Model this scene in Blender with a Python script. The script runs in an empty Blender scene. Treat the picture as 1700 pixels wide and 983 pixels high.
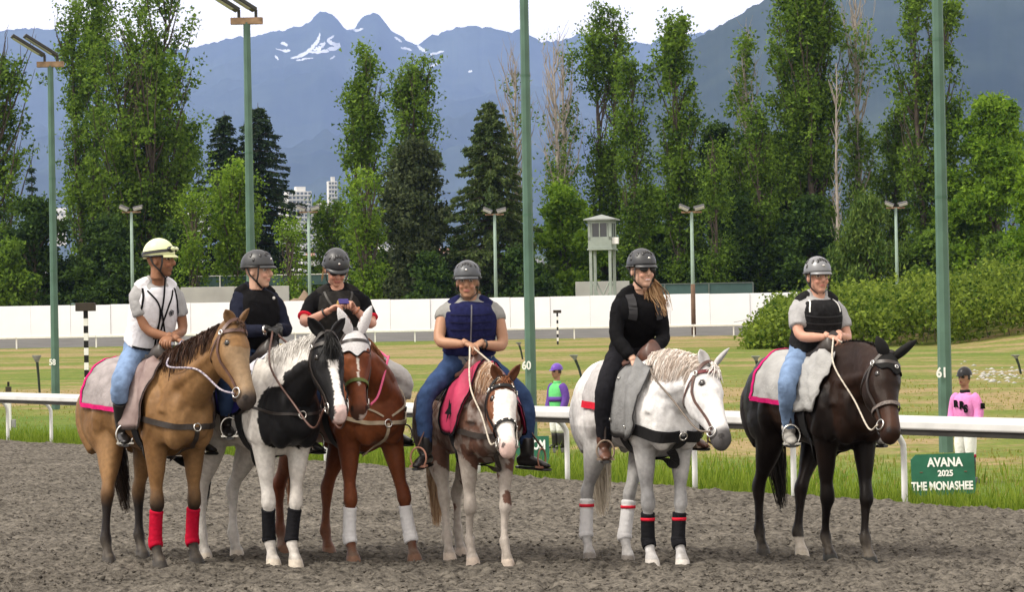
import bpy, bmesh, math, random
import numpy as np
from mathutils import Vector, Matrix, Quaternion
from mathutils.bvhtree import BVHTree

# ------------------------------------------------------------------ camera, sky, sun, exposure
SC = bpy.context.scene
COL = SC.collection
PXW, PXH, FPX = 1700.0, 983.0, 5000.0
CAMH, HORY, ROLL = 1.71, 560.0, 0.018
CAMP = Vector((0, 0, CAMH))
_p = math.atan((HORY - PXH / 2) / FPX)
CF = Vector((0, math.cos(_p), math.sin(_p)))
_u0 = Vector((0, -math.sin(_p), math.cos(_p)))
_r0 = Vector((1, 0, 0))
CR = _r0 * math.cos(ROLL) - _u0 * math.sin(ROLL)
CU = _r0 * math.sin(ROLL) + _u0 * math.cos(ROLL)
cam_d = bpy.data.cameras.new('camera')
cam_d.sensor_width = 36.0
cam_d.lens = 36.0 * FPX / PXW
cam_d.clip_start = 0.5
cam_d.clip_end = 60000
cam = bpy.data.objects.new('camera', cam_d)
COL.objects.link(cam)
cam.matrix_world = Matrix(((CR.x, CU.x, -CF.x, CAMP.x), (CR.y, CU.y, -CF.y, CAMP.y), (CR.z, CU.z, -CF.z, CAMP.z), (0, 0, 0, 1)))
SC.camera = cam

SUN_EL, SUN_AZ = math.radians(52), math.radians(-112)      # azimuth measured from +Y towards +X
w = bpy.data.worlds.new('World'); SC.world = w; w.use_nodes = True
nt = w.node_tree; nt.nodes.clear()
wo = nt.nodes.new('ShaderNodeOutputWorld'); bg = nt.nodes.new('ShaderNodeBackground')
sky = nt.nodes.new('ShaderNodeTexSky'); sky.sky_type = 'NISHITA'; sky.sun_disc = False
sky.sun_elevation = SUN_EL; sky.sun_rotation = SUN_AZ; sky.dust_density = 3.0; sky.air_density = 1.0
tc = nt.nodes.new('ShaderNodeTexCoord'); mp = nt.nodes.new('ShaderNodeMapping'); mp.inputs['Scale'].default_value = (1, 1, 2.5)
ns = nt.nodes.new('ShaderNodeTexNoise'); ns.inputs['Scale'].default_value = 2.2; ns.inputs['Detail'].default_value = 5
rp = nt.nodes.new('ShaderNodeValToRGB'); rp.color_ramp.elements[0].position = 0.3; rp.color_ramp.elements[1].position = 0.7
rp.color_ramp.elements[0].color = (0.72, 0.72, 0.72, 1); rp.color_ramp.elements[1].color = (0.95, 0.95, 0.95, 1)
mx = nt.nodes.new('ShaderNodeMix'); mx.data_type = 'RGBA'
mx.inputs['B'].default_value = (15.0, 13.6, 12.2, 1)        # even high cloud
L = nt.links.new
L(tc.outputs['Generated'], mp.inputs['Vector']); L(mp.outputs['Vector'], ns.inputs['Vector']); L(ns.outputs['Fac'], rp.inputs['Fac'])
L(rp.outputs['Color'], mx.inputs['Factor']); L(sky.outputs['Color'], mx.inputs['A']); L(mx.outputs['Result'], bg.inputs['Color'])
bg.inputs['Strength'].default_value = 0.15
L(bg.outputs['Background'], wo.inputs['Surface'])

sun_d = bpy.data.lights.new('sun', 'SUN'); sun_d.energy = 4.6; sun_d.angle = math.radians(18); sun_d.color = (1.0, 0.93, 0.82)
sun = bpy.data.objects.new('sun', sun_d); COL.objects.link(sun)
_sd = Vector((math.sin(SUN_AZ) * math.cos(SUN_EL), math.cos(SUN_AZ) * math.cos(SUN_EL), math.sin(SUN_EL)))
sun.rotation_euler = (-_sd).to_track_quat('-Z', 'Y').to_euler()
sun.location = (-20, 0, 40)
SC.view_settings.view_transform = 'Standard'
SC.view_settings.look = 'None'
SC.view_settings.exposure = -0.12
SC.view_settings.gamma = 1.0
SC.view_settings.use_curve_mapping = False
SC.render.engine = 'CYCLES'
SC.cycles.use_denoising = True
SC.cycles.max_bounces = 6
SC.cycles.diffuse_bounces = 3
SC.cycles.transmission_bounces = 4
SC.cycles.volume_bounces = 1
SC.cycles.transparent_max_bounces = 6

# ------------------------------------------------------------------ helpers
def ray(px, py):
    return (CF * FPX + CR * (px - PXW / 2) - CU * (py - PXH / 2)) / FPX
def at(px, py, d):                      # point at depth y = d along the pixel's ray
    r = ray(px, py); return CAMP + r * (d / r.y)
def on_ground(px, py, z=0.0):
    r = ray(px, py); return CAMP + r * ((z - CAMH) / r.z)

def sstep(a, b, x):
    t = np.clip((x - a) / (b - a), 0, 1); return t * t * (3 - 2 * t)
def gz(x, y):                           # height of the infield
    x = np.asarray(x, float); y = np.asarray(y, float)
    z = 1.5 * np.clip((y - 52) / 113.0, 0, 1)
    z = np.where(y > 165, 1.5 + 0.62 * np.clip((y - 166) / 12.0, 0, 1), z)
    return z
def gzf(x, y): return float(gz(x, y))

HAZE_D = 4.2e-5
RNG = np.random.default_rng(7)
random.seed(7)

def lin(c):                             # sRGB 0-255 -> linear
    return tuple(((v / 255) / 12.92 if v / 255 <= 0.04045 else ((v / 255 + 0.055) / 1.055) ** 2.4) for v in c)

MATS = {}
def mat(name, col, rough=0.6, var=0.12, scale=12.0, bump=0.0, bscale=None, metal=0.0, spec=0.2, attr=None, coords='Object', sheen=0.0, col2=None, detail=4.0, sub=0.0):
    """principled material; colour varied by noise; attr = colour attribute that replaces col"""
    if name in MATS: return MATS[name]
    m = bpy.data.materials.new(name); m.use_nodes = True
    n = m.node_tree.nodes; l = m.node_tree.links.new
    b = n['Principled BSDF']
    b.inputs['Roughness'].default_value = rough; b.inputs['Metallic'].default_value = metal
    b.inputs['Specular IOR Level'].default_value = spec
    if sheen: b.inputs['Sheen Weight'].default_value = sheen
    t = n.new('ShaderNodeTexCoord'); nz = n.new('ShaderNodeTexNoise')
    nz.inputs['Scale'].default_value = scale; nz.inputs['Detail'].default_value = detail
    l(t.outputs[coords], nz.inputs['Vector'])
    mxn = n.new('ShaderNodeMix'); mxn.data_type = 'RGBA'
    if attr:
        at_ = n.new('ShaderNodeAttribute'); at_.attribute_name = attr
        mul = n.new('ShaderNodeMix'); mul.data_type = 'RGBA'; mul.blend_type = 'MULTIPLY'; mul.inputs['Factor'].default_value = 1.0
        rmp = n.new('ShaderNodeMapRange'); rmp.inputs['From Min'].default_value = 0.3; rmp.inputs['From Max'].default_value = 0.7
        rmp.inputs['To Min'].default_value = 1 - var; rmp.inputs['To Max'].default_value = 1 + var
        l(nz.outputs['Fac'], rmp.inputs['Value']); l(at_.outputs['Color'], mul.inputs['A']); l(rmp.outputs['Result'], mul.inputs['B'])
        l(mul.outputs['Result'], b.inputs['Base Color'])
    else:
        c1 = tuple(max(0, v * (1 - var)) for v in col); c2 = col2 or tuple(min(1, v * (1 + var)) for v in col)
        mxn.inputs['A'].default_value = (*c1, 1); mxn.inputs['B'].default_value = (*c2, 1)
        rmp = n.new('ShaderNodeMapRange'); rmp.inputs['From Min'].default_value = 0.3; rmp.inputs['From Max'].default_value = 0.7
        l(nz.outputs['Fac'], rmp.inputs['Value']); l(rmp.outputs['Result'], mxn.inputs['Factor'])
        l(mxn.outputs['Result'], b.inputs['Base Color'])
    if bump:
        bn = n.new('ShaderNodeBump'); bn.inputs['Strength'].default_value = bump; bn.inputs['Distance'].default_value = 0.02
        nb = n.new('ShaderNodeTexNoise'); nb.inputs['Scale'].default_value = bscale or scale * 4; nb.inputs['Detail'].default_value = 5
        l(t.outputs[coords], nb.inputs['Vector']); l(nb.outputs['Fac'], bn.inputs['Height']); l(bn.outputs['Normal'], b.inputs['Normal'])
    MATS[name] = m
    return m

def leaf_mat(name, dark, light, trans=0.35):
    if name in MATS: return MATS[name]
    m = bpy.data.materials.new(name); m.use_nodes = True
    n = m.node_tree.nodes; l = m.node_tree.links.new; n.clear()
    o = n.new('ShaderNodeOutputMaterial'); a = n.new('ShaderNodeAttribute'); a.attribute_name = 'rnd'
    r = n.new('ShaderNodeValToRGB'); r.color_ramp.elements[0].color = (*dark, 1); r.color_ramp.elements[1].color = (*light, 1)
    d = n.new('ShaderNodeBsdfPrincipled'); d.inputs['Roughness'].default_value = 0.6; d.inputs['Specular IOR Level'].default_value = 0.08
    t = n.new('ShaderNodeBsdfTranslucent'); ms = n.new('ShaderNodeMixShader'); ms.inputs['Fac'].default_value = trans
    l(a.outputs['Fac'], r.inputs['Fac']); l(r.outputs['Color'], d.inputs['Base Color']); l(r.outputs['Color'], t.inputs['Color'])
    l(d.outputs['BSDF'], ms.inputs[1]); l(t.outputs['BSDF'], ms.inputs[2]); l(ms.outputs['Shader'], o.inputs['Surface'])
    MATS[name] = m
    return m

def np_mesh(name, V, F, smooth=False, rnd=None, col=None):
    """mesh from an (n,3) array and a face array or list of face arrays (constant size each)"""
    V = np.asarray(V, np.float32)
    me = bpy.data.meshes.new(name)
    if isinstance(F, np.ndarray): F = [F]
    F = [np.asarray(f, np.int32) for f in F if len(f)]
    nl = sum(f.size for f in F); nf = sum(len(f) for f in F)
    me.vertices.add(len(V)); me.vertices.foreach_set('co', V.ravel())
    me.loops.add(nl); me.loops.foreach_set('vertex_index', np.concatenate([f.ravel() for f in F]))
    tot = np.concatenate([np.full(len(f), f.shape[1], np.int32) for f in F])
    st = np.concatenate([[0], np.cumsum(tot)[:-1]]).astype(np.int32)
    me.polygons.add(nf); me.polygons.foreach_set('loop_start', st)
    try: me.polygons.foreach_set('loop_total', tot)
    except Exception: pass
    if smooth: me.polygons.foreach_set('use_smooth', np.ones(nf, bool))
    me.update(calc_edges=True)
    if rnd is not None:
        a = me.attributes.new('rnd', 'FLOAT', 'FACE'); a.data.foreach_set('value', np.asarray(rnd, np.float32))
    if col is not None:
        a = me.color_attributes.new('Col', 'FLOAT_COLOR', 'POINT')
        c = np.ones((len(V), 4), np.float32); c[:, :3] = col; a.data.foreach_set('color', c.ravel())
    return me

class MB:
    """collects vertices and faces for one mesh"""
    def __init__(s): s.v = []; s.f = []
    def add(s, V, F):
        o = len(s.v); s.v.extend([tuple(p) for p in V]); s.f.extend([tuple(i + o for i in q) for q in F])
        return s
    def box(s, c, size, rot=None):
        x, y, z = [v / 2 for v in size]; P = [Vector(p) for p in ((-x,-y,-z),(x,-y,-z),(x,y,-z),(-x,y,-z),(-x,-y,z),(x,-y,z),(x,y,z),(-x,y,z))]
        if rot is not None: P = [rot @ p for p in P]
        c = Vector(c)
        return s.add([p + c for p in P], [(0,3,2,1),(4,5,6,7),(0,1,5,4),(1,2,6,5),(2,3,7,6),(3,0,4,7)])
    def tube(s, pts, rad, n=8, caps=True, ru=None):
        V, F = tube(pts, rad, ru if ru is not None else rad, n, sub=1); return s.add(V, F)
    def build(s, name, m, parent=None, smooth=False, bevel=0.0, **k):
        me = bpy.data.meshes.new(name); me.from_pydata([tuple(p) for p in s.v], [], s.f)
        if bevel:
            b = bmesh.new(); b.from_mesh(me)
            bmesh.ops.bevel(b, geom=[e for e in b.edges if len(e.link_faces) == 2 and e.calc_face_angle(0) > 0.5], offset=bevel, segments=2, affect='EDGES', profile=0.5)
            b.to_mesh(me); b.free()
        if smooth: me.polygons.foreach_set('use_smooth', np.ones(len(me.polygons), bool))
        me.update()
        return obj(name, me, m, parent, **k)

def obj(name, me, m=None, parent=None, label=None, cat=None, group=None, kind=None, loc=None, rot=None):
    o = bpy.data.objects.new(name, me); COL.objects.link(o)
    if m is not None and me is not None and len(me.materials) == 0:
        for q in (m if isinstance(m, (list, tuple)) else [m]): me.materials.append(q)
    if parent is not None: o.parent = parent
    if loc is not None: o.location = loc
    if rot is not None: o.rotation_euler = rot
    tag(o, label, cat, group, kind)
    return o
def tag(o, label=None, cat=None, group=None, kind=None):
    if label: o['label'] = label
    if cat: o['category'] = cat
    if group: o['group'] = group
    if kind: o['kind'] = kind
    return o
def empty(name, loc=(0, 0, 0), rz=0.0, **k):
    o = bpy.data.objects.new(name, None); COL.objects.link(o); o.location = loc; o.rotation_euler = (0, 0, rz)
    return tag(o, **k)
def copy_tree(o, parent=None):
    c = o.copy(); COL.objects.link(c); c.parent = parent
    for ch in o.children: copy_tree(ch, c)
    return c

def catmull(P, sub):
    """P (n,k) array -> smooth samples through the points"""
    P = np.asarray(P, float)
    if sub <= 1 or len(P) < 3: return P
    Q = np.vstack([2 * P[0] - P[1], P, 2 * P[-1] - P[-2]])
    out = []
    for i in range(len(P) - 1):
        p0, p1, p2, p3 = Q[i:i + 4]
        for k in range(sub):
            t = k / sub
            out.append(0.5 * (2 * p1 + (p2 - p0) * t + (2 * p0 - 5 * p1 + 4 * p2 - p3) * t * t + (3 * p1 - p0 - 3 * p2 + p3) * t ** 3))
    out.append(P[-1])
    return np.array(out)

def frames(P, side=None):
    """tangent, side, up for each point; side: hint vector"""
    T = np.gradient(P, axis=0); T /= np.linalg.norm(T, axis=1)[:, None] + 1e-9
    if side is None:
        side = np.array([0, 1, 0.0]) if abs(T[0] @ np.array([0, 1, 0.0])) < 0.8 else np.array([1, 0, 0.0])
    S = np.zeros_like(P); s = np.asarray(side, float)
    for i in range(len(P)):
        s = s - T[i] * (s @ T[i]); s /= np.linalg.norm(s) + 1e-9; S[i] = s
    return T, S, np.cross(T, S)

def tube(pts, ru, rv, n=12, sub=3, side=None, expo=2.0, egg=None, caps=True):
    """loft of ellipses along pts: ru along the side axis, rv along the other axis. egg: narrowing towards +up."""
    pts = np.asarray([tuple(p) for p in pts], float); k = len(pts)
    ru = np.full(k, ru, float) if np.isscalar(ru) else np.asarray(ru, float)
    rv = np.full(k, rv, float) if np.isscalar(rv) else np.asarray(rv, float)
    eg = np.zeros(k) if egg is None else np.asarray(egg, float)
    A = catmull(np.column_stack([pts, ru, rv, eg]), sub)
    P, ru, rv, eg = A[:, :3], np.maximum(A[:, 3], 1e-4), np.maximum(A[:, 4], 1e-4), A[:, 5]
    T, S, U = frames(P, side)
    th = np.linspace(0, 2 * math.pi, n, endpoint=False)
    c, s_ = np.cos(th), np.sin(th)
    if expo != 2.0:
        c = np.sign(c) * np.abs(c) ** (2 / expo); s_ = np.sign(s_) * np.abs(s_) ** (2 / expo)
    V = P[:, None, :] + S[:, None, :] * (ru[:, None] * c[None] * (1 - eg[:, None] * s_[None]))[..., None] + U[:, None, :] * (rv[:, None] * s_[None])[..., None]
    m = len(P); V = V.reshape(-1, 3)
    F = [(i * n + j, i * n + (j + 1) % n, (i + 1) * n + (j + 1) % n, (i + 1) * n + j) for i in range(m - 1) for j in range(n)]
    if caps: F += [tuple(range(n - 1, -1, -1)), tuple((m - 1) * n + j for j in range(n))]
    return V, F

def ellipsoid(c, r, rot=None, nu=14, nv=9):
    V = []; F = []
    for i in range(nv + 1):
        a = math.pi * i / nv
        for j in range(nu):
            b = 2 * math.pi * j / nu
            p = Vector((r[0] * math.sin(a) * math.cos(b), r[1] * math.sin(a) * math.sin(b), r[2] * math.cos(a)))
            if rot is not None: p = rot @ p
            V.append(p + Vector(c))
    for i in range(nv):
        for j in range(nu):
            F.append((i * nu + j, (i + 1) * nu + j, (i + 1) * nu + (j + 1) % nu, i * nu + (j + 1) % nu))
    return V, F

def remesh(mb, voxel=0.012, smooth=4, name='body'):
    """union of the overlapping closed shapes in mb as one continuous surface -> (V array, F list of quads array)"""
    me = bpy.data.meshes.new('tmp'); me.from_pydata(mb.v, [], mb.f)
    o = bpy.data.objects.new('tmp', me); COL.objects.link(o)
    r = o.modifiers.new('r', 'REMESH'); r.mode = 'VOXEL'; r.voxel_size = voxel; r.adaptivity = 0
    if smooth:
        s = o.modifiers.new('s', 'SMOOTH'); s.factor = 0.5; s.iterations = smooth
    dg = bpy.context.evaluated_depsgraph_get(); e = o.evaluated_get(dg); m2 = e.to_mesh()
    V = np.zeros(len(m2.vertices) * 3, np.float32); m2.vertices.foreach_get('co', V)
    Fq = np.zeros(len(m2.loops), np.int32); m2.loops.foreach_get('vertex_index', Fq)
    ok = len(m2.loops) == 4 * len(m2.polygons)
    if ok: F = Fq.reshape(-1, 4)
    else: F = [list(p.vertices) for p in m2.polygons]
    e.to_mesh_clear(); bpy.data.objects.remove(o); bpy.data.meshes.remove(me)
    return V.reshape(-1, 3), F

def ribbon(pts, nrm, width, thick):
    """flat strap through pts with surface normals nrm"""
    P = np.asarray([tuple(p) for p in pts], float); N = np.asarray([tuple(p) for p in nrm], float)
    w_ = np.full(len(P), width) if np.isscalar(width) else np.asarray(width)
    T = np.gradient(P, axis=0); T /= np.linalg.norm(T, axis=1)[:, None] + 1e-9
    B = np.cross(T, N); B /= np.linalg.norm(B, axis=1)[:, None] + 1e-9
    N = np.cross(B, T)
    V = []; F = []; n = len(P)
    for i in range(n):
        for a, b in ((-1, 0), (1, 0), (1, 1), (-1, 1)):
            V.append(P[i] + B[i] * a * w_[i] / 2 + N[i] * b * thick)
    for i in range(n - 1):
        for j in range(4):
            F.append((i * 4 + j, i * 4 + (j + 1) % 4, (i + 1) * 4 + (j + 1) % 4, (i + 1) * 4 + j))
    F += [(3, 2, 1, 0), tuple((n - 1) * 4 + j for j in range(4))]
    return V, F

def torus(c, R, r, normal, n=16, k=6, sx=1.0, up=None):
    normal = Vector(normal).normalized(); a = normal.orthogonal().normalized() if up is None else Vector(up).normalized(); b = normal.cross(a)
    V = []; F = []
    for i in range(n):
        t = 2 * math.pi * i / n; d = a * math.cos(t) + b * math.sin(t) * sx
        for j in range(k):
            u = 2 * math.pi * j / k
            V.append(Vector(c) + d * R + (d * math.cos(u) + normal * math.sin(u)) * r)
    for i in range(n):
        for j in range(k):
            F.append((i * k + j, ((i + 1) % n) * k + j, ((i + 1) % n) * k + (j + 1) % k, i * k + (j + 1) % k))
    return V, F

def text(name, s, m, parent, loc, rot, size, bold=0.0, sx=1.0, align='CENTER', depth=0.003):
    c = bpy.data.curves.new(name, 'FONT'); c.body = s; c.size = size; c.align_x = align; c.extrude = depth; c.offset = bold
    t_ = bpy.data.objects.new('tmp', c); COL.objects.link(t_)
    e = t_.evaluated_get(bpy.context.evaluated_depsgraph_get()); me = bpy.data.meshes.new_from_object(e)
    bpy.data.objects.remove(t_); bpy.data.curves.remove(c)
    me.materials.clear(); me.materials.append(m)
    o = bpy.data.objects.new(name, me); COL.objects.link(o)
    o.parent = parent; o.location = loc; o.rotation_euler = rot; o.scale = (sx, 1, 1)
    return o
# ------------------------------------------------------------------ noise
def _hash(ix, iy, seed):
    h = (ix.astype(np.int64) * 374761393 + iy.astype(np.int64) * 668265263 + seed * 982451653) & 0xFFFFFFFF
    h = ((h ^ (h >> 13)) * 1274126177) & 0xFFFFFFFF
    return ((h ^ (h >> 16)) & 0xFFFF) / 65535.0
def vnoise(x, y, seed=0):
    ix = np.floor(x); iy = np.floor(y); fx = x - ix; fy = y - iy
    fx = fx * fx * (3 - 2 * fx); fy = fy * fy * (3 - 2 * fy)
    a = _hash(ix, iy, seed); b = _hash(ix + 1, iy, seed); c = _hash(ix, iy + 1, seed); d = _hash(ix + 1, iy + 1, seed)
    return (a * (1 - fx) + b * fx) * (1 - fy) + (c * (1 - fx) + d * fx) * fy
def fbm(x, y, seed=0, o=4, g=0.5):
    v = 0; a = 1; t = 0
    for i in range(o):
        v = v + a * vnoise(x, y, seed + i * 17); t += a; a *= g; x = x * 2.03 + 5.1; y = y * 2.03 + 1.7
    return v / t

def grid_faces(nr, nc):
    i = np.arange(nr - 1)[:, None] * nc + np.arange(nc - 1)[None]
    return np.stack([i, i + 1, i + nc + 1, i + nc], -1).reshape(-1, 4)

# ------------------------------------------------------------------ near rail line (post feet on the grass edge)
RP1 = on_ground(80, 746); RP3 = on_ground(1492, 853)
RD = (RP3 - RP1); RD.z = 0; RD.normalize()          # along the rail, towards the right front
RN = Vector((-abs(RD.y), -abs(RD.x), 0)); RN.normalize()   # towards the track
def rail_s(x, y): return (x - RP1.x) * RN.x + (y - RP1.y) * RN.y      # >0 on the track
def rail_t(x, y): return (x - RP1.x) * RD.x + (y - RP1.y) * RD.y

# ------------------------------------------------------------------ materials of the ground
def ground_material():
    m = bpy.data.materials.new('infield_grass'); m.use_nodes = True; n = m.node_tree.nodes; l = m.node_tree.links.new
    b = n['Principled BSDF']; b.inputs['Roughness'].default_value = 0.95; b.inputs['Specular IOR Level'].default_value = 0.1
    t = n.new('ShaderNodeTexCoord')
    def noise(scale, sx, sy, det=5):
        mp = n.new('ShaderNodeMapping'); mp.inputs['Scale'].default_value = (sx, sy, 1); l(t.outputs['Object'], mp.inputs['Vector'])
        q = n.new('ShaderNodeTexNoise'); q.inputs['Scale'].default_value = scale; q.inputs['Detail'].default_value = det; q.inputs['Roughness'].default_value = 0.6
        l(mp.outputs['Vector'], q.inputs['Vector']); return q
    big = noise(1.0, 0.05, 0.085, 6); fine = noise(1.0, 1.6, 1.1, 6); mid = noise(1.0, 0.12, 0.3, 5)
    add = n.new('ShaderNodeMath'); add.operation = 'ADD'; l(big.outputs['Fac'], add.inputs[0])
    mm = n.new('ShaderNodeMath'); mm.operation = 'MULTIPLY'; mm.inputs[1].default_value = 0.55; l(mid.outputs['Fac'], mm.inputs[0]); l(mm.outputs[0], add.inputs[1])
    a2 = n.new('ShaderNodeMath'); a2.operation = 'ADD'; m2 = n.new('ShaderNodeMath'); m2.operation = 'MULTIPLY'; m2.inputs[1].default_value = 0.35
    l(fine.outputs['Fac'], m2.inputs[0]); l(add.outputs[0], a2.inputs[0]); l(m2.outputs[0], a2.inputs[1])
    r = n.new('ShaderNodeValToRGB'); e = r.color_ramp.elements
    e[0].position = 0.74; e[0].color = (0.092, 0.145, 0.020, 1); e[1].position = 1.16; e[1].color = (0.27, 0.205, 0.10, 1)
    for p, c in ((0.90, (0.140, 0.170, 0.032, 1)), (0.98, (0.205, 0.185, 0.065, 1))):
        q = e.new(p); q.color = c
    dt = n.new('ShaderNodeVectorMath'); dt.operation = 'DOT_PRODUCT'; dt.inputs[1].default_value = (RN.x, RN.y, 0); l(t.outputs['Object'], dt.inputs[0])
    sv = n.new('ShaderNodeMath'); sv.operation = 'SUBTRACT'; sv.inputs[1].default_value = RP1.x * RN.x + RP1.y * RN.y; l(dt.outputs['Value'], sv.inputs[0])
    vg = n.new('ShaderNodeMapRange'); vg.inputs['From Min'].default_value = -6.5; vg.inputs['From Max'].default_value = -1.5; vg.inputs['To Max'].default_value = 0.42; l(sv.outputs[0], vg.inputs['Value'])   # watered strip along the rail
    a3 = n.new('ShaderNodeMath'); a3.operation = 'SUBTRACT'; l(a2.outputs[0], a3.inputs[0]); l(vg.outputs['Result'], a3.inputs[1]); a2 = a3
    mr = n.new('ShaderNodeMapRange'); mr.inputs['From Max'].default_value = 1.9; l(a2.outputs[0], mr.inputs['Value'])
    for q in e: q.position = q.position / 1.9
    l(mr.outputs['Result'], r.inputs['Fac'])
    # small dark gaps between tufts
    f2 = noise(1.0, 7, 5, 3); mx_ = n.new('ShaderNodeMix'); mx_.data_type = 'RGBA'; mx_.blend_type = 'MULTIPLY'; mx_.inputs['Factor'].default_value = 0.75
    r2 = n.new('ShaderNodeValToRGB'); r2.color_ramp.elements[0].position = 0.32; r2.color_ramp.elements[0].color = (0.42, 0.44, 0.36, 1); r2.color_ramp.elements[1].position = 0.6; r2.color_ramp.elements[1].color = (1, 1, 1, 1)
    l(f2.outputs['Fac'], r2.inputs['Fac']); l(r.outputs['Color'], mx_.inputs['A']); l(r2.outputs['Color'], mx_.inputs['B'])
    l(mx_.outputs['Result'], b.inputs['Base Color'])
    bn = n.new('ShaderNodeBump'); bn.inputs['Strength'].default_value = 0.6; bn.inputs['Distance'].default_value = 0.1; l(f2.outputs['Fac'], bn.inputs['Height']); l(bn.outputs['Normal'], b.inputs['Normal'])
    return m
MG = ground_material()
def dirt_material():
    m = bpy.data.materials.new('track_dirt'); m.use_nodes = True; n = m.node_tree.nodes; l = m.node_tree.links.new
    b = n['Principled BSDF']; b.inputs['Roughness'].default_value = 1.0; b.inputs['Specular IOR Level'].default_value = 0.0
    t = n.new('ShaderNodeTexCoord')
    def nz(sc, det, ro=0.6):
        q = n.new('ShaderNodeTexNoise'); q.inputs['Scale'].default_value = sc; q.inputs['Detail'].default_value = det; q.inputs['Roughness'].default_value = ro; l(t.outputs['Object'], q.inputs['Vector']); return q
    big = nz(0.7, 4); fine = nz(16, 6, 0.7)
    r = n.new('ShaderNodeValToRGB'); e = r.color_ramp.elements; e[0].position = 0.36; e[0].color = (0.036, 0.033, 0.029, 1); e[1].position = 0.66; e[1].color = (0.195, 0.177, 0.150, 1)
    q = e.new(0.48); q.color = (0.110, 0.100, 0.086, 1)
    l(fine.outputs['Fac'], r.inputs['Fac'])
    r2 = n.new('ShaderNodeMapRange'); r2.inputs['From Min'].default_value = 0.35; r2.inputs['From Max'].default_value = 0.65; r2.inputs['To Min'].default_value = 0.82; r2.inputs['To Max'].default_value = 1.12; l(big.outputs['Fac'], r2.inputs['Value'])
    mx_ = n.new('ShaderNodeMix'); mx_.data_type = 'RGBA'; mx_.blend_type = 'MULTIPLY'; mx_.inputs['Factor'].default_value = 1; l(r.outputs['Color'], mx_.inputs['A']); l(r2.outputs['Result'], mx_.inputs['B']); l(mx_.outputs['Result'], b.inputs['Base Color'])
    bn = n.new('ShaderNodeBump'); bn.inputs['Strength'].default_value = 1.0; bn.inputs['Distance'].default_value = 0.035; l(fine.outputs['Fac'], bn.inputs['Height']); l(bn.outputs['Normal'], b.inputs['Normal'])
    return m
MDIRT = dirt_material()
ys = np.concatenate([[-60, -20, 0], np.arange(10, 60, 4), np.arange(60, 185, 5), [200, 240, 300, 500, 900, 1500, 3000, 6000, 12000, 19000]])
xs = np.array([-9300, -6000, -2000, -600, -200, -100, -60, -40, -30, -20, -12, -6, 0, 6, 12, 20, 30, 40, 60, 100, 200, 600, 2000, 6000, 9300.0])
X, Y = np.meshgrid(xs, ys)
obj('ground', np_mesh('ground', np.column_stack([X.ravel(), Y.ravel(), gz(X, Y).ravel()]), grid_faces(len(ys), len(xs)), True), MG, kind='structure', label='infield grass, green with dry yellow patches', cat='ground')

# raised meadow bank on the right below the bramble hedge
U = np.linspace(0, 1, 60); W = np.linspace(0, 1, 40)
UU, WW = np.meshgrid(U, W)
bx = 17 + UU * 45; by = 84 + WW * 80
bz = gz(bx, by) + 0.12 + (1.6 * sstep(0.15, 1.0, WW) * sstep(0.0, 0.25, UU)) * (0.85 + 0.3 * fbm(bx * 0.1, by * 0.1, 3)) - 0.16 * (1 - sstep(0, 0.1, WW) * sstep(0, 0.12, UU))
obj('meadow_bank', np_mesh('meadow_bank', np.column_stack([bx.ravel(), by.ravel(), bz.ravel()]), grid_faces(40, 60), True), MG, kind='structure', label='low grassy bank rising to the bramble hedge', cat='bank')
def bank_z(x, y):
    u = (x - 17) / 45; w_ = (y - 84) / 80
    if u < 0 or w_ < 0 or u > 1 or w_ > 1: return gzf(x, y)
    return gzf(x, y) + 0.12 + float((1.6 * sstep(0.15, 1.0, w_) * sstep(0.0, 0.25, u)) * (0.85 + 0.3 * fbm(np.array(x * 0.1), np.array(y * 0.1), 3)))

# ------------------------------------------------------------------ dirt track in front (churned surface)
nu, nv = 290, 480
vy = 17.5 * (58 / 17.5) ** np.linspace(0, 1, nv); ux = np.linspace(-0.215, 0.215, nu)
UX, VY = np.meshgrid(ux, vy)
px_ = UX * VY + (RNG.random(UX.shape) - .5) * 0.02; py_ = VY + (RNG.random(UX.shape) - .5) * 0.02
def dirt_h(x, y):
    h = 0.030 * fbm(x * 0.9, y * 0.9, 1, 3) + 0.040 * fbm(x * 3.1, y * 2.6, 5, 3) + 0.070 * np.abs(fbm(x * 9, y * 6.5, 9, 3, 0.65) - 0.5) + 0.042 * vnoise(x * 23, y * 16, 31) + 0.018 * vnoise(x * 52, y * 40, 37)
    return h
S = rail_s(px_, py_)
edge = S + 0.35 * (fbm(px_ * 0.9, py_ * 0.9, 44, 3) - 0.5) + 0.12
pz = dirt_h(px_, py_) * sstep(-0.1, 0.5, edge) + 0.012 - 0.14 * (1 - sstep(-0.25, 0.05, edge)) + 0.05 * np.exp(-((edge - 0.3) / 0.25) ** 2)
hy = 19 * (34 / 19) ** RNG.random(520); hx = (RNG.random(520) * 0.4 - 0.2) * hy          # hoof prints
for a_, b_ in zip(hx, hy):
    m_ = (np.abs(px_ - a_) < .2) & (np.abs(py_ - b_) < .2)
    if m_.any():
        r_ = np.hypot(px_[m_] - a_, (py_[m_] - b_) * .9); pz[m_] += -.038 * np.exp(-(r_ / .055) ** 2) + .016 * np.exp(-((r_ - .11) / .04) ** 2)
obj('dirt_track', np_mesh('dirt_track', np.column_stack([px_.ravel(), py_.ravel(), pz.ravel()]), grid_faces(nv, nu), True), MDIRT, kind='structure', label='grey brown churned dirt racetrack', cat='track')
A = RP1 - RD * 40; B = RP3 + RD * 40
q = [A + RN * 0.3, B + RN * 0.3, B + RN * 60, A + RN * 60]
obj('track_base', np_mesh('track_base', [(p.x, p.y, 0.004) for p in q], np.array([[0, 3, 2, 1]])), MDIRT, kind='structure', label='dirt of the racetrack beyond the worked surface', cat='track')
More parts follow.
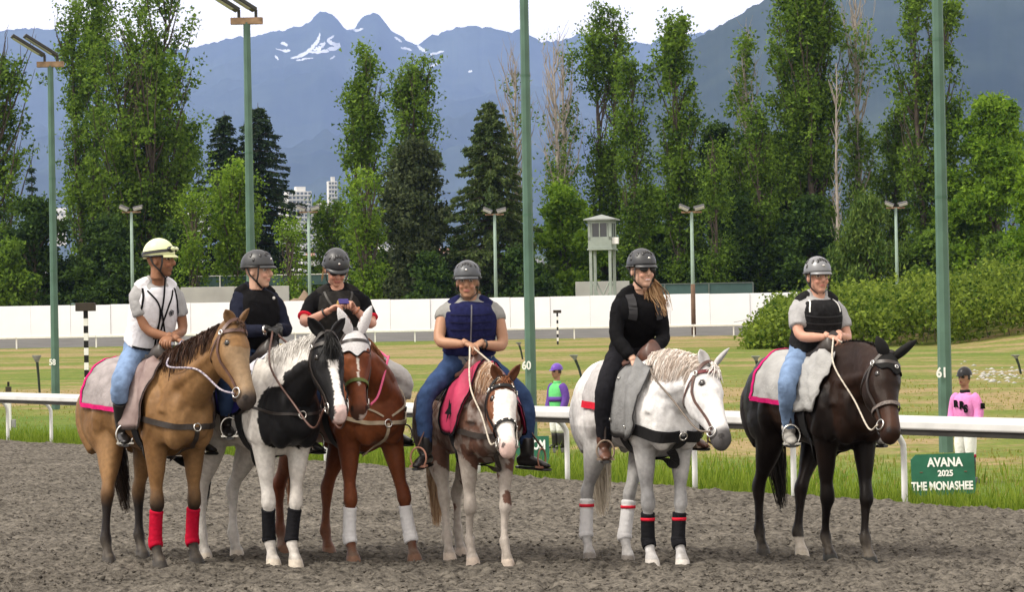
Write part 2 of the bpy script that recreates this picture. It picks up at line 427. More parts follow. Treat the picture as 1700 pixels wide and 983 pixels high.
def track_z(x, y): return float(dirt_h(np.array(x), np.array(y))) + 0.012

# clods of dirt
N = 14000
cy = 18.5 * (40 / 18.5) ** (RNG.random(N) ** 1.15); cx = (RNG.random(N) * 0.42 - 0.21) * cy
k = rail_s(cx, cy) > 0.15; cx, cy = cx[k], cy[k]; N = len(cx)
base = np.array([(1, 0, 0), (0, 1, 0), (-1, 0, 0), (0, -1, 0), (0, 0, 1), (0, 0, -1)], float)
V = np.tile(base, (N, 1, 1)) * (0.005 + 0.014 * RNG.random((N, 1, 1)) ** 2.0) * (0.6 + 0.8 * RNG.random((N, 6, 1)))
V[..., 2] *= 0.8
V += np.stack([cx, cy, dirt_h(cx, cy) + 0.016], -1)[:, None]
F = (np.array([(0, 1, 4), (1, 2, 4), (2, 3, 4), (3, 0, 4), (1, 0, 5), (2, 1, 5), (3, 2, 5), (0, 3, 5)])[None] + np.arange(N)[:, None, None] * 6).reshape(-1, 3)
obj('dirt_clods', np_mesh('dirt_clods', V.reshape(-1, 3), F, True), MDIRT, kind='stuff', label='loose dirt clods on the racetrack', cat='dirt')

# ------------------------------------------------------------------ grass blades
def blades(name, x, y, z, h, wd, m, label, lean=0.35):
    n = len(x); a = RNG.random(n) * 2 * math.pi; d = np.stack([np.cos(a), np.sin(a), 0 * a], -1)
    b = RNG.random(n) * 2 * math.pi; ld = np.stack([np.cos(b), np.sin(b), 0 * b], -1) * (h * lean * (0.3 + RNG.random(n)))[:, None]
    P = np.stack([x, y, z], -1); up = np.array([0, 0, 1.0])
    V = np.stack([P - d * wd[:, None], P + d * wd[:, None], P + ld * 0.35 + up * (h * 0.6)[:, None] + d * wd[:, None] * 0.7,
                  P + ld * 0.35 + up * (h * 0.6)[:, None] - d * wd[:, None] * 0.7, P + ld + up * h[:, None]], 1)
    i = np.arange(n)[:, None] * 5
    rn = RNG.random(n)
    return obj(name, np_mesh(name, V.reshape(-1, 3), [i + np.array([[0, 1, 2, 3]]), i + np.array([[3, 2, 4]])], rnd=np.concatenate([rn, rn])), m, kind='stuff', label=label, cat='grass')
MGR = leaf_mat('grass_blades', (0.075, 0.14, 0.008), (0.24, 0.31, 0.04), 0.45)
MDRY = leaf_mat('dry_grass_blades', (0.15, 0.19, 0.025), (0.36, 0.30, 0.11), 0.5)
n = 110000
t = RNG.random(n) * 58 - 16
s = -np.abs(RNG.exponential(1.25, n)) + 0.24
gx = RP1.x + RD.x * t + RN.x * s; gy = RP1.y + RD.y * t + RN.y * s
dens = fbm(gx * 0.8, gy * 0.8, 71, 3)
k = (dens + RNG.random(n) * 0.5 > 0.55) & (gy > 14) & (np.abs(gx / np.maximum(gy, 1)) < 0.24) & (s > -6); gx, gy, s, dens = gx[k], gy[k], s[k], dens[k]
_sg = on_ground(1568, 826); k = ~((np.abs(gx - _sg.x) < 0.5) & (gy < _sg.y + 0.1) & (gy > _sg.y - 1.3) & (RNG.random(len(gx)) < 0.85)); gx, gy, s, dens = gx[k], gy[k], s[k], dens[k]
hh = (0.06 + 0.17 * RNG.random(len(gx)) ** 1.7) * (0.55 + 0.9 * dens) * np.where(s > 0.0, 0.6, 1.0)
blades('grass_verge', gx, gy, np.zeros(len(gx)), hh, 0.004 + 0.004 * RNG.random(len(gx)), MGR, 'green grass verge under the near rail')
n = 30000
gy = 30 * (85 / 30) ** RNG.random(n); gx = (RNG.random(n) * 0.48 - 0.24) * gy
s = rail_s(gx, gy); dens = fbm(gx * 0.25, gy * 0.25, 91, 3)
k = (s < -1.0) & (dens + RNG.random(n) * 0.4 > 0.6); gx, gy, dens = gx[k], gy[k], dens[k]
gzz = np.array([bank_z(a, b) for a, b in zip(gx, gy)])
blades('infield_grass', gx, gy, gzz - 0.01, (0.02 + 0.06 * RNG.random(len(gx)) ** 2) * (0.6 + dens), 0.008 + gy * 0.00012, MDRY, 'short drying grass of the infield')
# taller weeds with seed stalks near the rail
n = 1600
t = RNG.random(n) * 30; s = -RNG.random(n) * 1.6 - 0.05
gx = RP1.x + RD.x * t + RN.x * s; gy = RP1.y + RD.y * t + RN.y * s
k = np.abs(gx - _sg.x) > 0.6; gx, gy = gx[k], gy[k]; n = len(gx)
blades('tall_weeds', gx, gy, np.zeros(n), 0.16 + 0.2 * RNG.random(n), np.full(n, 0.005), MGR, 'taller weeds along the near rail', 0.25)

# ------------------------------------------------------------------ pale stones on the bank
MST = mat('pale_stone', (0.33, 0.33, 0.31), 0.9, 0.2, 6)
V = []; F = []
for (qx, qy, sx, n) in ((1640, 588, 60, 80), (1630, 568, 50, 30), (1690, 565, 20, 15)):
    for i in range(n):
        p = on_ground(qx + random.gauss(0, sx * 0.6), qy + random.gauss(0, 2.2), 1.0)
        r = 0.03 + 0.06 * random.random()
        o = len(V); zz = bank_z(p.x, p.y)
        for b in base: V.append((p.x + b[0] * r * 1.5 * random.uniform(.6, 1.2), p.y + b[1] * r * random.uniform(.6, 1.2), zz + b[2] * r * 0.7))
        F += [tuple(a + o for a in f) for f in ((0, 1, 4), (1, 2, 4), (2, 3, 4), (3, 0, 4), (1, 0, 5), (2, 1, 5), (3, 2, 5), (0, 3, 5))]
obj('stone_scatter', np_mesh('stone_scatter', V, np.array(F)), MST, kind='stuff', label='scatter of pale stones in the grass of the bank', cat='stones')

# ------------------------------------------------------------------ near rail
MWHT = mat('white_paint', (0.74, 0.74, 0.71), 0.35, 0.06, 3, spec=0.5, bump=0.05)
MRAIL = mat('rail_cover', (0.45, 0.45, 0.435), 0.4, 0.12, 2.5, spec=0.3)
MPST = mat('rail_post_paint', (0.68, 0.69, 0.68), 0.4, 0.1, 5)
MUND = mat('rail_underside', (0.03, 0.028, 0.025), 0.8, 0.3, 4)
MSEAM = mat('rail_joint', (0.35, 0.34, 0.32), 0.6, 0.1, 5)
rail = empty('running_rail', (RP1.x, RP1.y, 0), label='white metal running rail on bent posts along the dirt track', cat='rail')
OV = 0.17                                             # overhang of the rail towards the track
def rpt(t, s, z): return RD * t + RN * s + Vector((0, 0, z))
def rail_profile(t0, t1):
    prof = [(-0.09, 0.885), (-0.055, 0.925), (0.05, 0.905), (0.095, 0.87), (0.105, 0.815), (0.095, 0.800), (-0.08, 0.80)]
    mb = MB(); n_ = len(prof)
    V = [rpt(t0, OV + a, z) for a, z in prof] + [rpt(t1, OV + a, z) for a, z in prof]
    mb.add(V, [(i, (i + 1) % n_, n_ + (i + 1) % n_, n_ + i) for i in range(n_)] + [tuple(range(n_ - 1, -1, -1)), tuple(range(n_, 2 * n_))])
    return mb
tt = -22.0
while tt < 34:
    L_ = 6.1
    rail_profile(tt + 0.008, tt + L_ - 0.008).build('rail_section', MRAIL, rail, bevel=0.006); tt += L_
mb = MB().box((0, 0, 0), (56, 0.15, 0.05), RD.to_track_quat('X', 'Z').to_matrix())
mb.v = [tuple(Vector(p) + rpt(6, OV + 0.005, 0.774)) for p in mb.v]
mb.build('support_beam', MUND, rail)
def post_t(px):                                       # parameter of the rail line under a pixel column
    r = ray(px, 700); r2 = Vector((r.x, r.y, 0))
    det = RD.x * (-r2.y) - RD.y * (-r2.x)
    return ((0 - RP1.x) * (-r2.y) - (0 - RP1.y) * (-r2.x)) / det
tl = [post_t(x) for x in (8, 80, 934, 1145, 1492)]
step = (tl[3] - tl[2])
ts = [tl[0] - 2.4 * k for k in range(1, 7)] + tl + [tl[1] + k * (tl[2] - tl[1]) / 8 for k in range(1, 8)] + [(tl[3] + tl[4]) / 2] + [tl[4] + 2.1 * k for k in range(1, 6)]
for t in ts:
    mb = MB()
    pts = [rpt(t, -0.05, -0.05), rpt(t, -0.05, 0.55), rpt(t, -0.035, 0.66), rpt(t, 0.02, 0.735), rpt(t, 0.08, 0.765), rpt(t, OV, 0.775)]
    V, F = tube(pts, 0.029, 0.029, 12, 2); mb.add(V, F)
    mb.build('post', MPST, rail, smooth=True)

# ------------------------------------------------------------------ far track, far rail, white wall
MFD = mat('far_track_dirt', (0.10, 0.098, 0.094), 0.95, 0.15, 0.6)
fx = np.linspace(-120, 70, 60); fy = np.array([166, 169, 173, 178, 181.5])
X, Y = np.meshgrid(fx, fy)
obj('far_track', np_mesh('far_track', np.column_stack([X.ravel(), Y.ravel(), gz(X, Y).ravel() + 0.03]), grid_faces(5, 60), True), MFD, kind='structure', label='far side of the dirt track below the white wall', cat='track')
wall = empty('white_wall', (0, 182, 2.08), label='long white panel wall across the far side of the track', cat='wall')
MWL = [mat('wall_panel_%d' % i, c, 0.55, 0.05, 0.5) for i, c in enumerate(((0.84, 0.85, 0.86), (0.86, 0.865, 0.87), (0.82, 0.835, 0.85)))]
x = -46.0; i = 0
panel = None
while x < 19.5:
    if panel is None or i < 3:
        me = MB().box((0, 0, 1.02), (2.40, 0.08, 2.04)).build('panel', MWL[i % 3], wall, bevel=0.012); 
        if i == 0: panel = []
        panel.append(me.data)
        o = me
    else:
        o = obj('panel', panel[random.randrange(3)], None, wall)
    o.location = (x + 1.2, 0.02 * math.sin(i * 2.3), random.uniform(-0.015, 0.015)); x += 2.415; i += 1
MB().box((-13.3, -0.07, 0.03), (65.6, 0.06, 0.10)).build('base_board', mat('wall_base', (0.5, 0.5, 0.48), 0.7), wall)
frail = empty('far_running_rail', (0, 166.3, 1.5), label='thin white running rail far across the infield in front of the white wall', cat='rail')
x = -34.0; pm = None; sm = None
while x < 22:
    if pm is None:
        o = MB().box((0, 0, 0.3), (0.07, 0.07, 0.66)).build('post', MWHT, frail); pm = o.data
        o2 = MB().box((1.1, -0.05, 0.67), (2.19, 0.10, 0.13)).build('rail_section', MWHT, frail, bevel=0.02); sm = o2.data
    else: o = obj('post', pm, None, frail); o2 = obj('rail_section', sm, None, frail)
    o.location = (x, 0, 0); o2.location = (x, 0, 0); x += 2.2

# ------------------------------------------------------------------ floodlight poles
MGP = mat('green_pole_paint', (0.075, 0.135, 0.105), 0.55, 0.2, 2.0, bump=0.15, bscale=12)
MGP2 = mat('grey_green_pole_paint', (0.22, 0.30, 0.25), 0.55, 0.12, 2.0)
MRUST = mat('rusty_bracket', (0.30, 0.20, 0.13), 0.8, 0.4, 6)
MLAMP = mat('lamp_housing', (0.045, 0.045, 0.045), 0.5, 0.2, 6)
MLENS = mat('lamp_lens', (0.42, 0.42, 0.39), 0.25, 0.1, 9)
MBRN = mat('brown_pole_base', (0.12, 0.075, 0.05), 0.8, 0.2, 3)
MNUM = mat('painted_number', (0.75, 0.76, 0.74), 0.6, 0.15, 20)
MBAND = mat('pole_band', (0.06, 0.12, 0.085), 0.6, 0.2, 4)
def near_pole(px, base_y, top_y, num, num_px, lamps, label, w_bot=0.2, w_top=0.135, base_z=0.0, d=None):
    b = on_ground(px, base_y, base_z) if d is None else at(px, base_y, d)
    yh = HORY - ROLL * (px - 850)
    h = (yh - top_y) * b.y / FPX + CAMH - b.z
    o = empty('floodlight_pole', (b.x, b.y, b.z), label=label, cat='light pole', group='tall green floodlight poles beside the track')
    V, F = tube([(0, 0, -0.2), (0, 0, 0.15), (0, 0, h * 0.5), (0, 0, h)], [w_bot / 2, w_bot / 2, (w_bot + w_top) / 4, w_top / 2], [w_bot / 2, w_bot / 2, (w_bot + w_top) / 4, w_top / 2], 8, 1)
    MB().add(V, F).build('shaft', MGP, o)
    for zz in (h * 0.42, h * 0.68):
        r = (w_bot + (w_top - w_bot) * zz / h) / 2 + 0.004
        V, F = tube([(0, 0, zz - 0.02), (0, 0, zz + 0.02)], r, r, 8, 1); MB().add(V, F).build('joint_band', MBAND, o)
    if num:
        yw = (yh - num_px[1]) * b.y / FPX + CAMH - b.z
        xw = (num_px[0] - (px - (base_y - num_px[1]) * ROLL)) * b.y / FPX
        text('number', num, MNUM, o, (xw, -w_bot / 2 - 0.012, yw), (math.pi / 2, 0, 0), 0.19, 0.006, 0.8)
    if lamps:
        MB().box((0, 0, h + 0.03), (0.62, 0.12, 0.13)).build('cross_arm', MRUST, o, bevel=0.01)
        for dx in lamps:
            rot = Matrix.Rotation(math.radians(-58), 3, 'Z') @ Matrix.Rotation(math.radians(32), 3, 'X')
            c = Vector((dx, 0, h + 0.22))
            MB().tube([(dx, 0, h + 0.08), (dx, 0, h + 0.25)], 0.03).build('lamp_stem', MLAMP, o)
            cc = c + Vector((-0.36, -0.14, 0.24))
            lr = Vector((-0.80, -0.25, 0.52)).normalized().to_track_quat('X', 'Z').to_matrix()
            hd = MB().box(cc, (0.86, 0.30, 0.075), lr).build('floodlight', MLAMP, o, bevel=0.015)
            MB().box(cc + lr @ Vector((0.03, 0, -0.042)), (0.70, 0.24, 0.012), lr).build('lens', MLENS, hd)
    return o
near_pole(93, 697, 108, '58', (88, 606), (-0.13, 0.16), 'tall green pole numbered 58 with twin floodlights at the far left')
near_pole(421, 715, 36, None, None, (-0.15, 0.18), 'tall green floodlight pole rising behind the rider in black on the pinto horse')
near_pole(883, 730, -160, '60', (874, 613), (-0.15, 0.18), 'tall green pole numbered 60 behind the red roan horse', 0.19)
near_pole(1571, 752, -260, '61', (1562, 626), (-0.15, 0.18), 'tall green pole numbered 61 beside the pink jockey statue', 0.2)

def far_pole(px, top_y, d, base_z, label, brown=False):
    h_dir = at(px, top_y, d); h = h_dir.z - base_z
    o = empty('far_floodlight_pole', (h_dir.x, d, base_z), label=label, cat='light pole', group='slim distant floodlight poles')
    MB().tube([(0, 0, -0.1), (0, 0, h)], [0.12, 0.085]).build('shaft', MGP2, o, smooth=True)
    if brown: MB().tube([(0, 0, 0), (0, 0, 2.9)], [0.13, 0.125]).build('painted_base', MBRN, o, smooth=True)
    MB().box((0, 0, h), (1.15, 0.09, 0.1)).build('cross_arm', MRUST, o)
    for dx in (-0.42, 0.42):
        rot = Matrix.Rotation(math.radians(24 if dx < 0 else -14), 3, 'Y') @ Matrix.Rotation(math.radians(24), 3, 'X')
        hd = MB().box((dx, -0.15, h + 0.26), (0.62, 0.36, 0.16), rot).build('floodlight', MLAMP, o, bevel=0.03)
        MB().box(Vector((dx, -0.15, h + 0.26)) + rot @ Vector((0, -0.19, 0.0)), (0.54, 0.02, 0.15), rot).build('lens', MLENS, hd)
far_pole(218, 352, 186, 2.1, 'slim pale green floodlight pole beside the cream helmet rider')
far_pole(512, 352, 188, 2.1, 'slim floodlight pole behind the rider looking at a phone')
far_pole(821, 356, 185, 2.1, 'slim floodlight pole just right of the rider in the navy vest')
far_pole(1148, 352, 168.5, 1.6, 'slim floodlight pole with brown painted base in front of the white wall', True)
far_pole(1487, 345, 190, 2.1, 'slim floodlight pole half hidden by the drooping green conifer')

# ------------------------------------------------------------------ judges' tower
MTW = mat('tower_paint', (0.25, 0.29, 0.26), 0.6, 0.12, 2)
MTR = mat('tower_roof', (0.22, 0.24, 0.23), 0.6, 0.1, 3)
MGL = mat('dark_glass', (0.02, 0.025, 0.03), 0.1, 0.1, 3, spec=0.6)
d = 190; c = at(1000, 415, d); zt = at(1000, 366, d).z; zp = at(999, 356, d).z
o = empty('watch_tower', (c.x, d, 2.1), rz=math.radians(-14), label='small pale green watch tower hut on four braced legs', cat='tower')
zb = c.z - 2.1; ht = zt - c.z
W_ = 1.5
for a in (-1, 1):
    for b in (-1, 1):
        MB().box((a * 0.62, b * 0.62, zb / 2), (0.17, 0.17, zb)).build('leg', MTW, o)
for b in (-1, 1):
    mb = MB()
    mb.tube([(-0.6, b * 0.64, 0.5), (0.6, b * 0.64, zb * 0.62)], 0.045, 6).build('brace', MTW, o)
    MB().tube([(0.6, b * 0.7, 0.5), (-0.6, b * 0.7, zb * 0.62)], 0.045, 6).build('brace', MTW, o)
MB().box((0, 0, zb + 0.04), (1.62, 1.62, 0.1)).build('platform', MTW, o)
w1 = MB().box((0, 0, zb + 0.1 + ht * 0.19), (W_, W_, ht * 0.38)).build('lower_wall', MTW, o)
for a in (-1, 1):
    for b in (-1, 1): MB().box((a * 0.66, b * 0.66, zb + ht * 0.62), (0.18, 0.18, ht * 0.6)).build('corner_post', MTW, o)
MB().box((0, 0, zb + ht * 0.97), (W_, W_, ht * 0.14)).build('upper_wall', MTW, o)
for (a, b) in ((0, -0.7), (0.7, 0), (-0.7, 0), (0, 0.7)):
    wd = MB().box((a, b, zb + ht * 0.66), (1.1 if b else 0.05, 1.1 if a else 0.05, ht * 0.50)).build('window', MGL, o)
    for k in (-0.5, 0, 0.5): MB().box((a + (k if b else math.copysign(0.03, a)), b + (k if a else math.copysign(0.03, b)), zb + ht * 0.66), (0.06, 0.06, ht * 0.5)).build('mullion', MTW, wd)
mb = MB(); e_ = 0.98; zr = zb + ht * 1.04
mb.add([(-e_, -e_, zr), (e_, -e_, zr), (e_, e_, zr), (-e_, e_, zr), (0, 0, zp - 2.1), (-e_, -e_, zr - 0.08), (e_, -e_, zr - 0.08), (e_, e_, zr - 0.08), (-e_, e_, zr - 0.08)],
       [(0, 1, 4), (1, 2, 4), (2, 3, 4), (3, 0, 4), (5, 6, 1, 0), (6, 7, 2, 1), (7, 8, 3, 2), (8, 5, 0, 3), (8, 7, 6, 5)]).build('roof', MTR, o)
MB().box((0.95, -0.45, zb + 0.55), (0.4, 0.3, 0.42)).build('equipment_box', mat('white_box', (0.7, 0.7, 0.68), 0.5), o, bevel=0.03)

# ------------------------------------------------------------------ fences and barriers behind the wall
MTEAL = mat('teal_mesh', (0.055, 0.10, 0.10), 0.7, 0.15, 1)
MCON = mat('pale_concrete', (0.34, 0.345, 0.33), 0.8, 0.15, 0.6)
MORG = mat('orange_barrier', (0.62, 0.16, 0.07), 0.6, 0.1, 2)
MFP = mat('fence_post_grey', (0.12, 0.14, 0.135), 0.7)
def mesh_fence(x0, x1, d, ytop, ybot, label, name='screen_fence', orange=False):
    a = at(x0, ytop, d); b = at(x1, ytop, d); zbm = at((x0 + x1) / 2, ybot, d).z; zt = at((x0 + x1) / 2, ytop, d).z
    o = empty(name, (a.x, d, 2.1), label=label, cat='fence')
    Lx = b.x - a.x; n_ = max(2, int(Lx / 2.6)); w_ = Lx / n_
    for i in range(n_):
        MB().box((w_ * (i + .5), 0, (zbm + zt) / 2 - 2.1), (w_ - 0.1, 0.03, zt - zbm)).build('screen_panel', MTEAL, o)
    for i in range(n_ + 1):
        MB().box((w_ * i, -0.03, (zt - 2.1) / 2), (0.08, 0.08, zt - 2.1)).build('post', MFP if not orange else MWHT, o)
    MB().box((Lx / 2, -0.03, zt - 2.1), (Lx, 0.06, 0.06)).build('top_rail', MFP if not orange else MWHT, o)
    return o
def low_wall(x0, x1, d, ytop, m, label, cat, name):
    a = at(x0, ytop, d); b = at(x1, ytop, d); zt = at((x0 + x1) / 2, ytop, d).z
    o = empty(name, (a.x, d, 2.1), label=label, cat=cat)
    n_ = max(1, int((b.x - a.x) / 3)); w_ = (b.x - a.x) / n_
    for i in range(n_): MB().box((w_ * (i + .5), 0, (zt - 2.1) / 2), (w_ - 0.02, 0.25, zt - 2.1 + random.uniform(-.03, .03))).build('wall_block', m, o, bevel=0.02)
    return o
mesh_fence(300, 560, 206, 457, 474, 'teal screened site fence with white posts behind the white wall', orange=True)
low_wall(300, 480, 195.5, 476, MCON, 'low pale concrete wall behind an orange barrier', 'wall', 'concrete_wall')
a = at(312, 472, 194); o = empty('orange_barrier', (a.x, 194, 2.1), label='orange frame barrier behind the cream helmet rider', cat='barrier')
for k in range(9): MB().box((k * 0.85, 0, 0.9), (0.07, 0.05, 1.9)).build('post', MORG, o)
for zz in (1.82, 1.2, 0.6): MB().box((3.4, 0, zz), (6.9, 0.045, 0.09)).build('bar', MORG, o)
mesh_fence(1030, 1250, 206, 471, 489, 'teal screened fence behind the watch tower')
low_wall(955, 1045, 195.2, 467, MCON, 'pale concrete wall beside the watch tower legs', 'wall', 'concrete_wall')
MDM = mat('earth_pile', (0.19, 0.14, 0.10), 0.95, 0.3, 1.5, bump=0.6, bscale=4)
def mound(px, py, d, r, h, m, name, label, cat):
    c = at(px, py, d); V, F = ellipsoid((0, 0, 0), (r, r * 0.8, h), None, 26, 16)
    V = [(v.x * (1 + 0.2 * math.sin(v.y * 3 + v.z * 4)), v.y, v.z * (1 + 0.18 * math.sin(v.x * 4.1) * math.cos(v.y * 3.7))) for v in V]
    return MB().add(V, F).build(name, m, None, smooth=True, loc=(c.x, d, 2.0), label=label, cat=cat)
mound(498, 480, 193, 1.6, 2.6, MDM, 'earth_pile', 'brown earth pile showing above the white wall', 'earth pile')
mound(1036, 482, 193, 1.7, 2.1, mat('rubble_pile', (0.36, 0.34, 0.31), 0.95, 0.3, 2.5, bump=0.8, bscale=3), 'rubble_pile', 'grey rubble pile at the foot of the watch tower', 'rubble')
# ------------------------------------------------------------------ mountains, town
MMT = bpy.data.materials.new('forested_mountain'); MMT.use_nodes = True
def mountain_material(m, snow):
    n = m.node_tree.nodes; l = m.node_tree.links.new; b = n['Principled BSDF']; b.inputs['Roughness'].default_value = 1; b.inputs['Specular IOR Level'].default_value = 0
    t = n.new('ShaderNodeTexCoord')
    def nz(s, d): 
        q = n.new('ShaderNodeTexNoise'); q.inputs['Scale'].default_value = s; q.inputs['Detail'].default_value = d; q.inputs['Roughness'].default_value = 0.65; l(t.outputs['Object'], q.inputs['Vector']); return q
    a = nz(0.002, 9); r = n.new('ShaderNodeValToRGB'); e = r.color_ramp.elements
    e[0].position = 0.38; e[0].color = (0.010, 0.018, 0.013, 1); e[1].position = 0.66; e[1].color = (0.036, 0.050, 0.034, 1)
    l(a.outputs['Fac'], r.inputs['Fac'])
    if snow:
        at_ = n.new('ShaderNodeAttribute'); at_.attribute_name = 'Col'
        mx_ = n.new('ShaderNodeMix'); mx_.data_type = 'RGBA'; mx_.inputs['B'].default_value = (0.8, 0.82, 0.85, 1)
        l(at_.outputs['Fac'], mx_.inputs['Factor']); l(r.outputs['Color'], mx_.inputs['A']); l(mx_.outputs['Result'], b.inputs['Base Color'])
    else: l(r.outputs['Color'], b.inputs['Base Color'])
    return m
mountain_material(MMT, True)
RIDGE = np.array([(-1700, 190), (-1300, 120), (-1000, 150), (-700, 80), (-400, 95), (-200, 70), (0, 52), (60, 45), (110, 50), (180, 66), (270, 75), (300, 82), (350, 70), (410, 61), (470, 50), (505, 42), (520, 36), (530, 23), (544, 17), (558, 24), (568, 36), (576, 47), (592, 48), (603, 32), (614, 22), (626, 20), (636, 28), (648, 44), (665, 60), (690, 70), (700, 73), (722, 56), (768, 46), (800, 42), (850, 53), (868, 49), (888, 63), (905, 72), (930, 66), (970, 55), (1005, 62), (1042, 68), (1080, 72), (1130, 56), (1200, 48), (1300, 40), (1500, 30), (1800, 40), (2100, 60), (2600, 20), (3100, 90)], float)
MTN = {}
def mountain(name, ridge, d0, d1, dback, foot, label, x0, x1, nu, nv, snow, base=105):
    px = np.linspace(x0, x1, nu); rid = np.interp(px, ridge[:, 0], ridge[:, 1])
    rid = rid + 8 * (fbm(px * 0.06, px * 0 + 3, 5, 4) - 0.5) + 7 * (fbm(px * 0.22, px * 0 + 9, 6, 3, .7) - 0.5)
    zr = np.array([at(a, b, d1).z for a, b in zip(px, rid)]); xr = np.array([at(a, 300, d1).x / d1 for a in px])
    V = []; C = []
    tv = np.concatenate([np.linspace(0, 1, nv), [1.08, 1.25]])
    for j, t in enumerate(tv):
        d = d0 + (d1 - d0) * min(t, 1.0) + (dback - d1) * max(0, t - 1) * 4
        x = xr * d
        tt_ = min(t, 1)
        prof = foot * tt_ + (zr - foot) * (0.12 * tt_ + 0.88 * tt_ ** 1.9)
        rn_ = fbm(x / 1800 + 7, d / 3000 + 0 * x, 21, 5, 0.55); rg = 1 - np.abs(2 * rn_ - 1)
        amp = math.sin(math.pi * min(t, 1)) ** 0.7 * (1 if t <= 1 else 0)
        z = prof + amp * (rg - 0.72) * 0.42 * zr + (amp * (fbm(x / 360, d / 520 + 0 * x, 33, 3) - 0.5) * 0.06 * zr)
        if t > 1: z = zr * (1 - (t - 1) * 2.6)
        else: z = z + base * (1 - t)
        V.append(np.column_stack([x, np.full(nu, d), np.maximum(z, base * 0.5)]))
    V = np.array(V)
    col = np.zeros((V.shape[0], nu))
    c3 = np.zeros((V.shape[0] * nu, 3))
    if snow: MTN['V'] = V.reshape(-1, 3); MTN['F'] = grid_faces(V.shape[0], nu)
    return obj(name, np_mesh(name, V.reshape(-1, 3), grid_faces(V.shape[0], nu), True, col=c3), MMT, kind='structure', label=label, cat='mountain')
mountain('mountain_range', RIDGE, 8500, 18400, 18900, 600, 'hazy blue mountain range with twin peaks and snow patches', -1500, 2900, 900, 74, True, 210)
# snow lying in the gullies under the twin peaks
bv = BVHTree.FromPolygons([tuple(v) for v in MTN['V']], MTN['F'].tolist()); rng = np.random.default_rng(8); SV = []; SF = []
for line, wd in (([(531, 54), (529, 64), (524, 72), (512, 84), (496, 93), (483, 96)], 6), ([(555, 58), (545, 66), (552, 72), (562, 75), (548, 82), (530, 86), (512, 86)], 7), ([(540, 70), (530, 78), (520, 82)], 9), ([(467, 70), (477, 76)], 5), ([(458, 80), (474, 84), (482, 83)], 4), ([(456, 92), (462, 99)], 4), ([(492, 100), (505, 98), (520, 96)], 3.5),
                 ([(581, 49), (592, 50), (603, 47)], 4), ([(655, 61), (661, 65), (667, 70)], 4), ([(665, 79), (683, 82)], 4), ([(693, 75), (700, 81), (708, 86)], 5), ([(712, 90), (724, 88), (737, 84)], 4), ([(714, 110), (722, 107), (733, 103)], 4), ([(777, 119), (784, 117)], 4), ([(556, 92), (548, 98)], 3), ([(679, 149), (680, 152)], 3)):
    P = catmull(np.array(line, float), 5 if len(line) > 2 else 1)
    if len(P) == 2: P = np.array([P[0] + (P[1] - P[0]) * t for t in np.linspace(0, 1, 6)])
    T_ = np.gradient(P, axis=0); T_ /= np.linalg.norm(T_, axis=1)[:, None] + 1e-9; o_ = len(SV)
    for i, (q, t_) in enumerate(zip(P, T_)):
        w_ = wd * 0.5 * math.sin(math.pi * (i + .7) / (len(P) + .4)) ** .6
        for sg in (-1, 0, 1):
            q2 = q + np.array([-t_[1], t_[0]]) * sg * w_ * (0.55 + 0.9 * rng.random()) + rng.normal(0, .35, 2); r = ray(*q2)
            h, n_, i_, d_ = bv.ray_cast(CAMP, r.normalized())
            if h is None: h = CAMP + r.normalized() * 18300
            SV.append(tuple(h - r.normalized() * 25))
    for i in range(len(P) - 1):
        for j in (0, 1): SF.append((o_ + i * 3 + j, o_ + i * 3 + j + 1, o_ + i * 3 + j + 4, o_ + i * 3 + j + 3))
obj('mountain_snow', np_mesh('mountain_snow', SV, np.array(SF)), mat('old_snow', (0.50, 0.52, 0.56), 0.9, 0.1, 0.01), kind='stuff', label='snow patches in the gullies below the twin peaks', cat='snow')
RIDGE2 = np.array([(1000, 320), (1040, 180), (1080, 110), (1130, 74), (1165, 58), (1200, 42), (1232, 25), (1258, 8), (1290, -14), (1400, -60), (1600, -130), (1900, -190), (2300, -150), (2700, -190), (3100, -80)], float)
mountain('near_mountain', RIDGE2, 4700, 6600, 7000, 180, 'nearer steep forested blue mountain rising on the right', 1010, 2950, 380, 72, False, 85)

fy = np.array([700, 1000, 1400, 1900, 2500, 3200, 4000, 4700, 6500, 9000.0]); fx = np.linspace(-0.56, 0.56, 40)
X = fx[None] * fy[:, None]; Y = np.repeat(fy[:, None], 40, 1); Z = 1.9 + 118 * sstep(700, 4600, Y) + 115 * np.clip((Y - 4600) / 4400, 0, 1) + 9 * (fbm(X / 160, Y / 300, 4, 3) - .5) * sstep(900, 1500, Y)
obj('town_slope', np_mesh('town_slope', np.column_stack([X.ravel(), Y.ravel(), Z.ravel()]), grid_faces(10, 40), True), mat('wooded_slope', (0.03, 0.05, 0.02), 1.0, 0.6, 0.02), kind='structure', label='wooded slope with the town below the mountains', cat='slope')
MB1 = mat('tower_block_concrete', (0.62, 0.61, 0.58), 0.8, 0.06, 0.05)
MB2 = mat('tower_block_glass', (0.10, 0.12, 0.14), 0.3, 0.2, 0.1)
